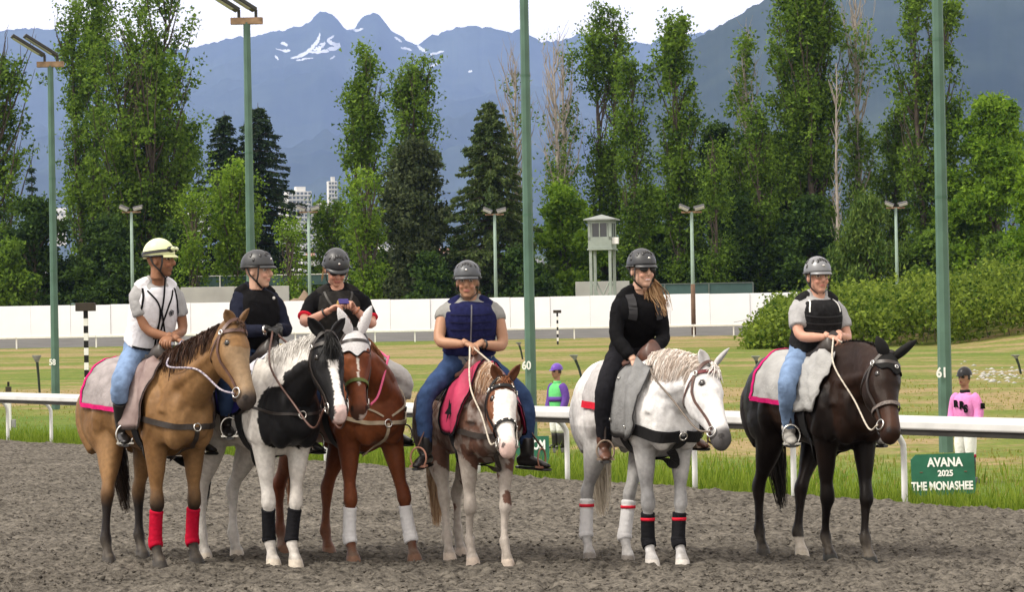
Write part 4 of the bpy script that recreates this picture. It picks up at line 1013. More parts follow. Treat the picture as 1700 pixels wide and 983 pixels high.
def build_horse(S):
    """S: fr, feet [FL, FR, HL, HR] (local x, y), poll, muzzle (local), hyaw (deg, + to its left), coat(fn), tail/mane colours"""
    fr = S['fr']; k = S.get('scale', 1.0)
    H = {'fr': fr, 'k': k}
    o = empty('horse', fr.o, fr.rz, label=S['label'], cat='horse', group='saddled horses standing in a row')
    H['o'] = o
    mb = MB()
    cen = []                                           # centre line samples: (point, region, t)
    def put(pts, ru, rv, reg, n=18, sub=3, side=None, expo=2.0, egg=None):
        V, F = tube(pts, ru, rv, n, sub, side, expo, egg); mb.add(V, F)
        A_ = catmull(np.asarray([tuple(p) for p in pts], float), 5)
        for i, p in enumerate(A_): cen.append((p, reg, i / (len(A_) - 1)))
    bw = S.get('width', 1.0)
    tr = [(-0.83, 1.26, .07, .07), (-0.79, 1.23, .19, .15), (-0.70, 1.205, .275, .225), (-0.56, 1.205, .335, .275), (-0.38, 1.21, .335, .268), (-0.16, 1.195, .305, .262), (0.08, 1.175, .315, .272),
          (0.30, 1.175, .352, .252), (0.46, 1.20, .38, .225), (0.60, 1.185, .340, .208), (0.74, 1.13, .255, .19), (0.84, 1.10, .17, .155), (0.885, 1.10, .09, .09)]
    tr = [(a, b + S.get('lift', 0), c, d_ * bw) for a, b, c, d_ in tr]
    put([(x * k, 0, z * k) for x, z, a, b in tr], [b * k for x, z, a, b in tr], [a * k for x, z, a, b in tr], 0, 24, 3, (0, 1, 0), 2.15,
        [0.0, 0.02, .06, .08, .06, .04, .06, .12, .24, .22, .10, 0, 0])
    for sd in (-1, 1):
        mb.add(*ellipsoid((0.735 * k, sd * 0.10 * k, 1.04 * k), (.115 * k, .095 * k, .16 * k)))                # breast
        mb.add(*ellipsoid((0.56 * k, sd * 0.165 * k, 1.14 * k), (.17 * k, .085 * k, .25 * k), Matrix.Rotation(math.radians(-22), 3, 'Y')))   # shoulder
        mb.add(*ellipsoid((-0.50 * k, sd * 0.185 * k, 1.17 * k), (.24 * k, .10 * k, .27 * k)))               # haunch
    # legs
    legs = []
    for i, (sd, ft) in enumerate(zip((1, -1, 1, -1), S['feet'])):
        fx, fy = ft[0], ft[1]; pts = []; ru = []; rv = []
        if i < 2:
            top = np.array([0.53 * k, sd * 0.150 * k, 1.10 * k]); fet = np.array([fx - 0.055, fy, 0.205])
            kb = S.get('knee', [0.025, 0.025])[i]
            for z, a, b, bump in ((1.10, .105, .15, 0), (0.96, .095, .125, 0), (0.84, .077, .100, 0), (0.72, .060, .078, .008), (0.61, .045, .054, .010), (0.535, .051, .056, kb), (0.475, .053, .058, kb), (0.425, .036, .045, kb * .5), (0.33, .028, .036, .002), (0.26, .029, .038, 0), (0.205, .043, .049, 0)):
                t = (1.10 * k - z * k) / (1.10 * k - 0.205); p = top + (fet - top) * min(1, t); p[2] = z * k if z > .21 else .205; p[0] += bump
                pts.append(p); ru.append(a * k); rv.append(b * k)
        else:
            top = np.array([-0.50 * k, sd * 0.145 * k, 1.16 * k]); fet = np.array([fx - 0.05, fy, 0.205]); hk = np.array([fx - 0.075, fy * 0.75 + sd * 0.15 * k * 0.25, 0.54 * k])
            stf = np.array([-0.40 * k + (fx + 0.62 * k) * 0.25, sd * 0.165 * k, 0.90 * k])
            mid = (stf + hk) / 2
            P5 = [(top, .125, .215), ((top + stf) / 2 + np.array([-.03, sd * .012, 0]), .125, .195), (stf + np.array([-.035, 0, 0]), .105, .15), (stf * .55 + hk * .45 + np.array([-.005, 0, 0]), .075, .098), (stf * .2 + hk * .8 + np.array([0.005, 0, 0.01]), .047, .062),
                  (hk, .050, .070), (hk + (fet - hk) * .18, .043, .056), (hk + (fet - hk) * .45, .031, .040), (hk + (fet - hk) * .8, .032, .040), (fet, .045, .051)]
            for p, a, b in P5: pts.append(p); ru.append(a * k); rv.append(b * k)
        pa = np.array([fx - 0.020, fy, 0.135]); co = np.array([fx - 0.002, fy, 0.082])
        pts += [pa, co, np.array([fx + 0.012, fy, 0.055]), np.array([fx + 0.022, fy, 0.0])]
        ru += [.034 * k, .046 * k, .052 * k, .060 * k]; rv += [.036 * k, .051 * k, .060 * k, .070 * k]
        put(pts, ru, rv, 3 + i, 14, 3, (0, 1, 0))
        legs.append((catmull(np.array(pts), 4), catmull(np.column_stack([ru, rv]), 4)))
    H['legs'] = legs
    # head frame
    poll = npv(S['poll']); mz = npv(S['muzzle']); L_ = np.linalg.norm(mz - poll); a = (mz - poll) / L_
    hy = math.radians(S['hyaw']); d = np.array([math.cos(hy), math.sin(hy), 0.25]); d = nrm(d - a * (d @ a)); sd_ = np.cross(d, a)   # sd_: to the horse's left
    hk_ = S.get('hk', k * 1.10)
    def hp(t, phi, off=0.0):                           # point on the head at t along it, phi from the face line towards its left
        D_ = np.interp(t, HEAD_T, HEAD_D) * hk_; W_ = np.interp(t, HEAD_T, HEAD_W) * hk_; b_ = np.interp(t, HEAD_T, HEAD_B) * hk_
        c = poll + a * t * L_ + d * (b_ - D_)
        return c + d * (D_ + off) * math.cos(phi) + sd_ * (W_ + off) * math.sin(phi)
    H.update(hp=hp, poll=poll, ha=a, hd=d, hs=sd_, hL=L_)
    ctr = [poll + a * t * L_ + d * (b_ - D_) * hk_ for t, D_, b_ in zip(HEAD_T, HEAD_D, HEAD_B)]
    # tubes need a side hint; the other axis is tangent x side
    put(ctr, HEAD_W * hk_, HEAD_D * hk_, 2, 18, 3, -sd_, 2.3)
    for s2 in (-1, 1):
        mb.add(*ellipsoid(hp(0.30, s2 * 1.95, -0.05 * hk_), (.075 * hk_, .035 * hk_, .085 * hk_), Matrix(np.column_stack([a, sd_, d]).tolist())))   # jowl
        mb.add(*ellipsoid(hp(0.205, s2 * 0.92, -0.012), (.05 * hk_, .022, .026), Matrix(np.column_stack([a, sd_, d]).tolist())))           # brow
        mb.add(*ellipsoid(hp(0.93, s2 * 1.05, -0.018), (.035 * hk_, .022, .026), Matrix(np.column_stack([a, sd_, d]).tolist())))           # nostril
    # neck
    nb = np.array([0.50, 0, 1.27]) * k; ne = poll - d * 0.085 * hk_ + a * 0.085 * hk_
    c1 = nb + np.array([0.26, 0.0, 0.12]) * k; c2 = ne - nrm(ne - c1) * 0.2 + (-a * 0.5 + d * 0.1) * 0.12
    bz = [((1 - t) ** 3) * nb + 3 * ((1 - t) ** 2) * t * c1 + 3 * (1 - t) * t * t * c2 + t ** 3 * ne for t in np.linspace(0, 1, 7)]
    nru = np.array([.180, .158, .130, .107, .091, .080, .072]) * k * S.get('neckw', 1.0); nrv = np.array([.335, .305, .262, .218, .180, .150, .120]) * k
    put(bz, nru, nrv, 1, 20, 3, (0, 1, 0), 2.0, [.2, .22, .25, .25, .22, .15, .1])
    NA = catmull(np.column_stack([np.array(bz), nru, nrv]), 6); H['neck'] = NA; H['nfr'] = frames(NA[:, :3], (0, 1, 0))
    NQ = catmull(np.column_stack([np.array(bz), nru, nrv]), 2); _t, _s, _u = frames(NQ[:, :3], (0, 1, 0))
    for s2 in (-1, 1):
        # long neck muscle from behind the jaw to the point of the shoulder, and the muscle down the back of the thigh
        ps = [NQ[j, :3] + _s[j] * s2 * NQ[j, 3] * 0.80 - _u[j] * NQ[j, 4] * q_ for j, q_ in ((9, .30), (7, .30), (5, .26), (3, .22))] + [np.array([0.70, s2 * 0.155, 1.15]) * k]
        mb.add(*tube(ps, [.030, .040, .050, .062, .070], [.034, .048, .060, .072, .080], 12, 3))
        mb.add(*tube(np.array([(-0.70, s2 * .115, 1.36), (-0.755, s2 * .145, 1.18), (-0.70, s2 * .165, 1.0), (-0.60, s2 * .165, .84)]) * k, np.array([.06, .085, .08, .045]) * k, np.array([.06, .09, .08, .045]) * k, 12, 3))
        mb.add(*tube(np.array([(-0.28, s2 * .20, 1.30), (-0.30, s2 * .235, 1.10), (-0.34, s2 * .20, .92)]) * k, np.array([.05, .062, .05]) * k, np.array([.07, .09, .07]) * k, 12, 3))
        mb.add(*tube(np.array([(.44, s2 * .12, 1.52), (.50, s2 * .185, 1.32), (.60, s2 * .205, 1.14), (.50, s2 * .19, .96)]) * k, np.array([.03, .045, .06, .07]) * k, np.array([.05, .07, .08, .09]) * k, 12, 3))
        mb.add(*tube([hp(.24, s2 * 1.30, -.006), hp(.36, s2 * 1.32, -.003), hp(.50, s2 * 1.30, -.004), hp(.60, s2 * 1.25, -.010)], [.012, .014, .012, .008], [.012, .014, .012, .008], 8, 3))
    V, F = remesh(mb, 0.0132 * k, 3)
    # ears as part of the same body mesh
    EV = []; EF = []
    for i, s2 in enumerate((1, -1)):
        base_ = hp(-0.01, s2 * 0.62, -0.012)
        tip = npv(S['ears'][i]) if S.get('ears') is not None else base_ - a * 0.17 + d * 0.05 + sd_ * s2 * 0.05
        ax = tip - base_; n_ = len(EV)
        fw = nrm(S.get('earf', (d * 0.7 + sd_ * s2 * 0.6))); sdv = nrm(np.cross(ax, fw)); fw = nrm(np.cross(sdv, ax))
        wid = np.array([.026, .036, .042, .038, .026, .004]) * hk_; tt_ = np.array([-.08, .15, .38, .6, .82, 1.0])
        nn = 12; pts = []
        for w_, t in zip(wid, tt_):
            for j in range(nn):
                q = 2 * math.pi * j / nn; x_ = math.cos(q); y_ = math.sin(q)
                cup = 0.55 if y_ > 0 and 0.1 < t < 0.95 else 0.0
                pts.append(base_ + ax * t + sdv * x_ * w_ + fw * (y_ * w_ * (0.62 if y_ < 0 else 0.5) - cup * w_ * 1.5 * max(0, y_) * (1 - abs(x_))))
        F_ = [(i_ * nn + j, i_ * nn + (j + 1) % nn, (i_ + 1) * nn + (j + 1) % nn, (i_ + 1) * nn + j) for i_ in range(5) for j in range(nn)] + [tuple(range(nn)), tuple(5 * nn + j for j in range(nn))]
        EV += pts; EF += [tuple(v + n_ for v in f) for f in F_]
        for p in pts[::3]: cen.append((np.array(p), 7, i))
    nb_ = len(V); V = np.vstack([V, np.array(EV)])
    _k = np.zeros(len(V)); _k[:nb_] = 1
    # regions
    Cp = np.array([c[0] for c in cen]); Cr = np.array([c[1] for c in cen]); Ct = np.array([c[2] for c in cen])
    reg = np.zeros(len(V), int); tt_ = np.zeros(len(V))
    for i in range(0, len(V), 4000):
        D2 = ((V[i:i + 4000, None] - Cp[None]) ** 2).sum(-1); j = D2.argmin(1); reg[i:i + 4000] = Cr[j]; tt_[i:i + 4000] = Ct[j]
    reg[nb_:] = 7
    low_ = (V[:, 2] < 0.78 * k) & (reg < 3)
    q = V - poll; hx = (q @ a) / L_; hyv = q @ sd_; hz = q @ d
    col = S['coat'](V, reg, tt_, hx, hyv, hz, H)
    lgm = (reg >= 3) & (reg < 7)                        # track dirt on the lower legs
    col = mixc(col, (0.15, 0.13, 0.105), np.where(lgm, (1 - sstep(.03, .30, V[:, 2])) * np.clip(coat_noise(V, 16, 19) * 1.6 - .35, 0, .75), 0))
    hoof = (V[:, 2] < 0.078) & (reg >= 3) & (reg <= 6)
    hc = S.get('hoof', [(0.055, 0.05, 0.045)] * 4)
    for i in range(4): col[hoof & (reg == 3 + i)] = hc[i]
    # nostrils are near-black spots in the colour; eye rims are dark skin
    for s2 in (-1, 1):
        for (t, ph, r, c) in ((0.935, s2 * 0.98, 0.020, (0.012, 0.010, 0.010)),):
            dd = np.linalg.norm(V - (hp(t, ph, 0.004) - a * 0.006), axis=1); m_ = dd < r * hk_; col[m_] = col[m_] * 0.15 + np.array(c) * 0.85
        dd = np.linalg.norm(V - hp(0.235, s2 * 1.08, 0.004), axis=1); m_ = dd < 0.030; f_ = S.get('eyerim', 0.5); col[m_] = col[m_] * (1 - f_) + np.array((0.02, 0.016, 0.014)) * f_
    mt = mat('coat_' + S['id'], (1, 1, 1), rough=S.get('rough', 0.45), var=S.get('var', 0.16), scale=30, bump=0.2, bscale=140, spec=S.get('spec', 0.12), attr='Col', sheen=0.0)
    _m = np_mesh('tmp', V[:nb_], F); _n = np.zeros(nb_ * 3, np.float32); _m.vertices.foreach_get('normal', _n); bpy.data.meshes.remove(_m)
    und = (coat_noise(V[:nb_], 6.5, 13, 3) - .5) * .016 + (coat_noise(V[:nb_] * np.array([1, 1, .6]), 17, 15, 2) - .5) * .006
    V[:nb_] += _n.reshape(-1, 3) * (und * np.where(reg[:nb_] == 2, .25, np.where(reg[:nb_] >= 3, .5, 1)))[:, None]
    Fl = [F] if isinstance(F, np.ndarray) else [np.array(F)]
    E4 = np.array([f for f in EF if len(f) == 4]) + nb_; E12 = np.array([f for f in EF if len(f) != 4]) + nb_
    me = np_mesh('body', V, Fl + [E4, E12], True, col=col)
    body = obj('body', me, mt, o)
    H['bvh'] = BVHTree.FromPolygons([tuple(v) for v in V[:nb_]], F.tolist() if isinstance(F, np.ndarray) else F)
    H['body'] = body
    # eyes
    me_ = mat('horse_eye', (0.010, 0.007, 0.005), 0.08, 0.1, 5, spec=0.8)
    for s2 in (1, -1):
        Vv, Ff = ellipsoid(hp(0.235, s2 * 1.08, -0.004), (.026, .016, .024), Matrix(np.column_stack([a, sd_, d]).tolist())); MB().add(Vv, Ff).build('eye', me_, o, smooth=True)
    hair(S, H)
    return H

def strands(name, P0, paths, w0, m, parent, seed=0):
    """hair: flat tapering strands; paths (n,k,3)"""
    A = np.asarray(paths, float); n, k_, _ = A.shape; rng = np.random.default_rng(seed)
    T = np.gradient(A, axis=1); T /= np.linalg.norm(T, axis=2)[..., None] + 1e-9
    r = rng.normal(size=(n, 1, 3)); B = np.cross(T, r); B /= np.linalg.norm(B, axis=2)[..., None] + 1e-9
    wd = w0 * (0.5 + rng.random((n, 1, 1))) * np.linspace(1, 0.25, k_)[None, :, None]
    V = np.stack([A - B * wd, A + B * wd], 2).reshape(-1, 3)
    i = np.arange(n)[:, None] * (2 * k_) + np.arange(k_ - 1)[None] * 2
    F = np.stack([i, i + 1, i + 3, i + 2], -1).reshape(-1, 4)
    rn = np.repeat(rng.random(n), k_ - 1)
    return obj(name, np_mesh(name, V, F, True, rnd=rn), m, parent)

def hair_mat(name, dark, light):
    if name in MATS: return MATS[name]
    m = bpy.data.materials.new(name); m.use_nodes = True; n = m.node_tree.nodes; l = m.node_tree.links.new
    b = n['Principled BSDF']; b.inputs['Roughness'].default_value = 0.5; b.inputs['Specular IOR Level'].default_value = 0.12
    a = n.new('ShaderNodeAttribute'); a.attribute_name = 'rnd'; r = n.new('ShaderNodeValToRGB')
    r.color_ramp.elements[0].color = (*dark, 1); r.color_ramp.elements[1].color = (*light, 1)
    l(a.outputs['Fac'], r.inputs['Fac']); l(r.outputs['Color'], b.inputs['Base Color']); MATS[name] = m
    return m

def hair(S, H):
    k = H['k']; o = H['o']; rng = np.random.default_rng(sum(map(ord, S['id'])))
    # tail
    n = S.get('tail_n', 420); tm = hair_mat('tail_' + S['id'], *S['tail']); tx, ty = S.get('tail_off', (0, 0)); tl = S.get('tail_len', 1.0)
    u = np.linspace(0, 1, 9)
    base_ = np.array([-0.80, 0, 1.40]) * k; out = []
    for i in range(n):
        r = rng.normal(0, 1, 3); L_ = tl * (0.75 + 0.3 * rng.random()); a_ = rng.random() * 6.28; sp = (0.25 + 0.75 * rng.random())
        back = 0.10 * np.sin(np.minimum(u * 2.2, 1.57)) + tx * u
        wob = 0.012 * np.sin(u * 7 + rng.random() * 6)
        rad = 0.016 + 0.055 * np.sin(np.pi * np.clip(u * 0.85 + 0.08, 0, 1)) * S.get('tail_w', 1.0)
        out.append(np.column_stack([base_[0] - back + math.cos(a_) * rad * sp + wob + rng.normal(0, .004), base_[1] + ty * u + math.sin(a_) * rad * sp + wob, base_[2] - L_ * (0.06 * u + 0.94 * u ** 1.15)]))
    strands('tail', None, out, 0.0055, tm, o, 1)
    # mane
    if S.get('mane'):
        mm = hair_mat('mane_' + S['id'], *S['mane']); NA = H['neck']; T_, S_, U_ = H['nfr']; side = S.get('mane_side', -1); out = []; nN = len(NA)
        n = int(S.get('mane_n', 420) * 2.4); ml = S.get('mane_len', 1.0)
        for i in range(n):
            f = 0.12 + 0.86 * (i + rng.random()) / n; j = f * (nN - 1); j0 = int(j); w_ = j - j0; j1 = min(nN - 1, j0 + 1)
            def I(A_): return A_[j0] * (1 - w_) + A_[j1] * w_
            c = I(NA[:, :3]); ru, rv = I(NA[:, 3]), I(NA[:, 4]); s_, u_, t_ = I(S_), I(U_), I(T_)
            sdd = side if rng.random() > S.get('mane_both', 0.0) else -side
            Lm = (0.9 + 0.7 * rng.random()) * ml; p = []
            for q in np.linspace(0, 1, 6):
                ph = q * 1.25 * Lm + 0.02; off = 0.006 + 0.020 * math.sin(math.pi * min(1, q * 1.2)) * rng.random()
                rr_u = ru * (1 - 0.22 * math.cos(ph))
                p.append(c + u_ * (rv + off) * math.cos(ph) * (0.97) + s_ * sdd * (rr_u + off + 0.004) * math.sin(min(ph, 1.6)) - t_ * 0.10 * q * q * Lm + np.array([0, 0, -0.03]) * q * q + rng.normal(0, .0055, 3))
            out.append(p)
        strands('mane', None, out, 0.0034, mm, o, 2)
    if S.get('forelock'):
        fm = hair_mat('forelock_' + S['id'], *S['forelock']); out = []
        for i in range(S.get('fore_n', 70)):
            ph0 = rng.normal(0, .16); L_ = S.get('fore_len', 0.34) * (0.55 + 0.5 * rng.random()); dr = rng.normal(S.get('fore_dr', 0), .35)
            out.append([H['hp'](-0.05 + L_ * q, ph0 + dr * q * q, 0.010 + 0.022 * math.sin(3.0 * q) * rng.random()) for q in np.linspace(0, 1, 6)])
        strands('forelock', None, out, 0.006, fm, o, 3)

def leg_wrap(H, leg, z0, z1, m, turns=7, extra=0.012, tape=None):
    P, R = H['legs'][leg]; zz = np.linspace(z0, z1, turns * 4 + 1); pts = []; ru = []; rv = []
    o_ = np.argsort(P[:, 2]); 
    for i, z in enumerate(zz):
        pts.append([np.interp(z, P[o_, 2], P[o_, 0]), np.interp(z, P[o_, 2], P[o_, 1]), z])
        e = extra + 0.0035 * ((i % 4) / 4.0) - (0.004 if i in (0, len(zz) - 1) else 0)
        ru.append(np.interp(z, P[o_, 2], R[o_, 0]) * 0.45 + 0.020 + e); rv.append(np.interp(z, P[o_, 2], R[o_, 1]) * 0.45 + 0.024 + e)
    ru = np.maximum(ru, 0.036 + extra); rv = np.maximum(rv, 0.041 + extra)
    V, F = tube(pts, ru, rv, 16, 1, (0, 1, 0)); w_ = MB().add(V, F).build('leg_wrap', m, H['o'], smooth=True)
    if tape is not None:
        z = z1 - 0.045; c = [np.interp(z, P[o_, 2], P[o_, 0]), np.interp(z, P[o_, 2], P[o_, 1])]; e = 0.006
        V, F = tube([(c[0], c[1], z - .011), (c[0], c[1], z + .011)], ru[-2] + .001, rv[-2] + .001, 16, 1, (0, 1, 0)); MB().add(V, F).build('tape', tape, w_, smooth=True)

# ------------------------------------------------------------------ tack
def snap(H, pts, off):
    """put points on the coat; returns points and normals"""
    P = []; N_ = []
    for p in pts:
        q, n_, i_, d_ = H['bvh'].find_nearest(Vector(tuple(p)))
        P.append(q + n_ * off); N_.append(n_)
    return P, N_
def densify(pts, n): return catmull(np.asarray([tuple(p) for p in pts], float), n)
def body_strap(H, pts, width, m, name, parent, off=0.006, thick=0.006, n=8):
    P, N_ = snap(H, densify(pts, n), off); P = catmull(np.array([tuple(p) for p in P]), 1)
    N_ = np.array([tuple(x) for x in N_]); 
    for _ in range(3): N_[1:-1] = (N_[:-2] + N_[1:-1] * 2 + N_[2:]) / 4; P[1:-1] = (P[:-2] + P[1:-1] * 2 + P[2:]) / 4
    V, F = ribbon(P, N_, width, thick); return MB().add(V, F).build(name, m, parent)
def head_strap(H, tp, width, m, name, parent, off=0.007, thick=0.005, n=6):
    A_ = catmull(np.asarray(tp, float), n); P = [H['hp'](t, ph, off) for t, ph in A_]; N_ = [nrm(H['hp'](t, ph, off + .02) - H['hp'](t, ph, off)) for t, ph in A_]
    V, F = ribbon(P, N_, width, thick); return MB().add(V, F).build(name, m, parent)
def cord(pts, r, m, name, parent, sub=6, n=7):
    P = catmull(np.asarray([tuple(p) for p in pts], float), sub); V, F = tube(P, r, r, n, 1); return MB().add(V, F).build(name, m, parent, smooth=True)

def drape(H, xs, phis, off, m, name, parent, thick=0.008, n=20, wob=0.0, side_only=0, zc=1.18, trim=None, trim_w=0.03, skirt=0.0):
    """cloth laid over the back: xs samples along the body, phis(u) -> how far it hangs on each side"""
    k = H['k']; g = []; nx = len(xs)
    sides = (-1, 1) if not side_only else (side_only,)
    rows = []
    for i, x in enumerate(xs):
        u = i / (nx - 1); p0, p1 = phis(u)
        if len(sides) == 2: ph = np.linspace(-p1, p1, 2 * n + 1)
        else: ph = np.linspace(p0, p1, n + 1) * sides[0]
        row = []
        for q in ph:
            dr = Vector((0, math.sin(q), math.cos(q))); c = Vector((x, 0, zc * k)); hit, nn, ii, dd = H['bvh'].ray_cast(c + dr * 1.2, -dr)
            if hit is None: hit = c + dr * 0.3
            h = hit + dr * (off + wob * math.sin(x * 37 + q * 9) + wob * math.sin(q * 21 + x * 11) * 0.6 + skirt * max(0, abs(q) - 1.0) ** 2)
            row.append(h)
        rows.append(row)
    nc = len(rows[0]); V = [p for r in rows for p in r]; F = [tuple(f) for f in grid_faces(nx, nc)]
    Vo = np.array([tuple(p) for p in V]); 
    ctr = np.column_stack([Vo[:, 0], 0 * Vo[:, 0], np.full(len(Vo), zc * k)]); dr = Vo - ctr; dr /= np.linalg.norm(dr, axis=1)[:, None]
    Vi = Vo - dr * thick; nV = len(Vo)
    allV = np.vstack([Vo, Vi]); F2 = [tuple(nV + v for v in reversed(f)) for f in F]
    bd = [i * nc for i in range(nx)] + [(nx - 1) * nc + j for j in range(1, nc)] + [i * nc + nc - 1 for i in range(nx - 2, -1, -1)] + [j for j in range(nc - 2, 0, -1)]
    F3 = [(bd[i], bd[(i + 1) % len(bd)], nV + bd[(i + 1) % len(bd)], nV + bd[i]) for i in range(len(bd))]
    ob = MB().add(allV, F + F2 + F3).build(name, m, parent, smooth=True)
    if trim is not None:
        edges = []
        if 'back' in trim[1]: edges.append([rows[0][j] for j in range(nc)])
        if 'front' in trim[1]: edges.append([rows[-1][j] for j in range(nc)])
        if 'low' in trim[1]: edges += [[rows[i][0] for i in range(nx)], [rows[i][-1] for i in range(nx)]] if len(sides) == 2 else [[rows[i][-1] for i in range(nx)]]
        for e in edges:
            N_ = [nrm((p.x * 0, p.y, p.z - zc * k)) for p in e]; V_, F_ = ribbon([p + Vector(tuple(n_)) * 0.003 for p, n_ in zip(e, N_)], N_, trim_w, 0.004); MB().add(V_, F_).build('trim', trim[0], ob)
    return ob, rows

MLEA = mat('dark_leather', (0.022, 0.016, 0.013), 0.45, 0.3, 20, spec=0.5)
MBRL = mat('brown_leather', (0.075, 0.032, 0.022), 0.45, 0.3, 20, spec=0.5)
MBLK = mat('black_webbing', (0.012, 0.012, 0.013), 0.6, 0.2, 20)
MSTL = mat('bright_steel', (0.62, 0.61, 0.58), 0.25, 0.1, 20, metal=1.0)
MROPE = mat('pale_rope', (0.55, 0.50, 0.42), 0.8, 0.3, 60, bump=0.5)
MPURP = mat('purple_rope', (0.16, 0.12, 0.26), 0.8, 0.5, 60, col2=(0.6, 0.56, 0.6), bump=0.5)
MPINKR = mat('pink_rein', (0.55, 0.10, 0.20), 0.7, 0.2, 60)

def bridle(H, label, m=MLEA, noseband=True, brow=None, nb_m=None, studs=False, bit_drop=0.0):
    o = empty('bridle', H['fr'].o, H['fr'].rz, label=label, cat='bridle', group='bridles on the horses'); p = math.pi
    head_strap(H, [(0.10, -1.45), (0.0, -1.0), (-0.035, -0.5), (-0.045, 0), (-0.035, 0.5), (0.0, 1.0), (0.10, 1.45)], 0.024, m, 'headpiece', o, 0.012)
    head_strap(H, [(0.085, -1.4), (0.10, -0.9), (0.112, -0.4), (0.115, 0), (0.112, 0.4), (0.10, 0.9), (0.085, 1.4)], 0.026, brow or m, 'browband', o, 0.009)
    for s in (-1, 1):
        head_strap(H, [(0.09, s * 1.45), (0.25, s * 1.62), (0.45, s * 1.66), (0.65, s * 1.66), (0.80, s * 1.70)], 0.018, m, 'cheekpiece', o, 0.007)
        head_strap(H, [(0.09, s * 1.45), (0.20, s * 1.95), (0.28, s * 2.5), (0.30, s * 3.0)], 0.015, m, 'throatlatch', o, 0.01)
        b = H['hp'](0.83, s * 1.72, 0.012)
        MB().add(*torus(b, 0.036, 0.0055, H['hs'], 18, 6)).build('bit_ring', MSTL, o, smooth=True)
        MB().add(*torus(H['hp'](0.085, s * 1.42, 0.016), 0.016, 0.007, H['hs'], 12, 5)).build('buckle', MSTL, o, smooth=True)
    head_strap(H, [(0.84, 1.75), (0.86, 2.4), (0.86, 3.14), (0.86, 3.88), (0.84, 4.53)], 0.012, MSTL if studs else m, 'curb_chain', o, 0.012, 0.008)
    if noseband: head_strap(H, [(0.60, q) for q in np.linspace(-p, p, 17)], 0.026, nb_m or m, 'noseband', o, 0.009, n=2)
    if studs:
        for q in (-1.2, -0.6, 0, 0.6, 1.2): MB().add(*ellipsoid(H['hp'](0.60, q, 0.016), (.009, .009, .009), None, 8, 6)).build('stud', MSTL, o, smooth=True)
        for q in (-1.0, -0.5, 0.5, 1.0): MB().add(*ellipsoid(H['hp'](0.112, q, 0.016), (.007, .007, .007), None, 8, 6)).build('stud', MSTL, o, smooth=True)
    return o

def saddle(H, label, seat_m=MLEA, x0=-0.10):
    k = H['k']; o = empty('saddle', H['fr'].o, H['fr'].rz, label=label, cat='saddle', group='saddles on the horses')
    xs = np.linspace(x0, x0 + 0.50, 9) * k; tz = []
    for x in xs:
        h, n_, i_, d_ = H['bvh'].ray_cast(Vector((x, 0, 2.2)), Vector((0, 0, -1))); tz.append(h.z if h else 1.5)
    dip = np.array([.085, .070, .055, .048, .045, .050, .062, .080, .092])
    V, F = tube([(x, 0, z + d_ * 0.35) for x, z, d_ in zip(xs, tz, dip)], [.10, .16, .17, .15, .13, .115, .105, .095, .05], dip, 16, 3, (0, 1, 0)); MB().add(V, F).build('seat', seat_m, o, smooth=True)
    return o
def stirrup(H, S_o, side, foot, m_l=MLEA, iron=MSTL, top_x=0.10):
    """leather from the saddle to the foot, iron round the sole; foot = (ball point, forward dir)"""
    b, fw = Vector(tuple(foot[0])), Vector(tuple(foot[1])).normalized()
    s0, n0 = snap(H, [(top_x * H['k'], side * 0.26, 1.35)], 0.02); tp = b + Vector((0, 0, 0.115))
    P = [s0[0], s0[0] * 0.5 + tp * 0.5 + Vector((0, side * 0.02, 0)), tp]
    V, F = ribbon(P, [(0, side, 0.1)] * 3, 0.026, 0.006); MB().add(V, F).build('stirrup_leather', m_l, S_o)
    up = Vector((0, 0, 1)); sd = fw.cross(up).normalized(); pts = []
    for q in np.linspace(-0.25 * math.pi, 1.25 * math.pi, 15): pts.append(b + sd * 0.062 * math.cos(q) + up * (0.035 + 0.075 * math.sin(q)))
    pts = [b + sd * 0.055 + up * -0.022] + pts + [b - sd * 0.055 + up * -0.022]
    cord(pts, 0.007, iron, 'stirrup_iron', S_o, 2)
    MB().box(b + up * -0.024, (0.05, 0.125, 0.014), Matrix((fw, -sd, up)).transposed()).build('tread', iron, S_o)

def coat_noise(V, s, seed=1, o=4): return fbm(V[:, 0] * s + V[:, 1] * s * 0.83 + 11, V[:, 2] * s + V[:, 1] * s * 0.61 + 5, seed, o)
def mixc(a, b, f): f = np.clip(f, 0, 1)[:, None]; return np.asarray(a) * (1 - f) + np.asarray(b) * f
# ------------------------------------------------------------------ riders
def ik(A, B, l1, l2, pole):
    A = npv(A); B = npv(B); v = B - A; d = np.linalg.norm(v)
    if d > (l1 + l2) * 0.995: B = A + v / d * (l1 + l2) * 0.995; v = B - A; d = np.linalg.norm(v)
    v = v / d; x = (l1 * l1 - l2 * l2 + d * d) / (2 * d); h = math.sqrt(max(0, l1 * l1 - x * x))
    p = np.asarray(pole, float); p = nrm(p - v * (p @ v))
    return A + v * x + p * h, B

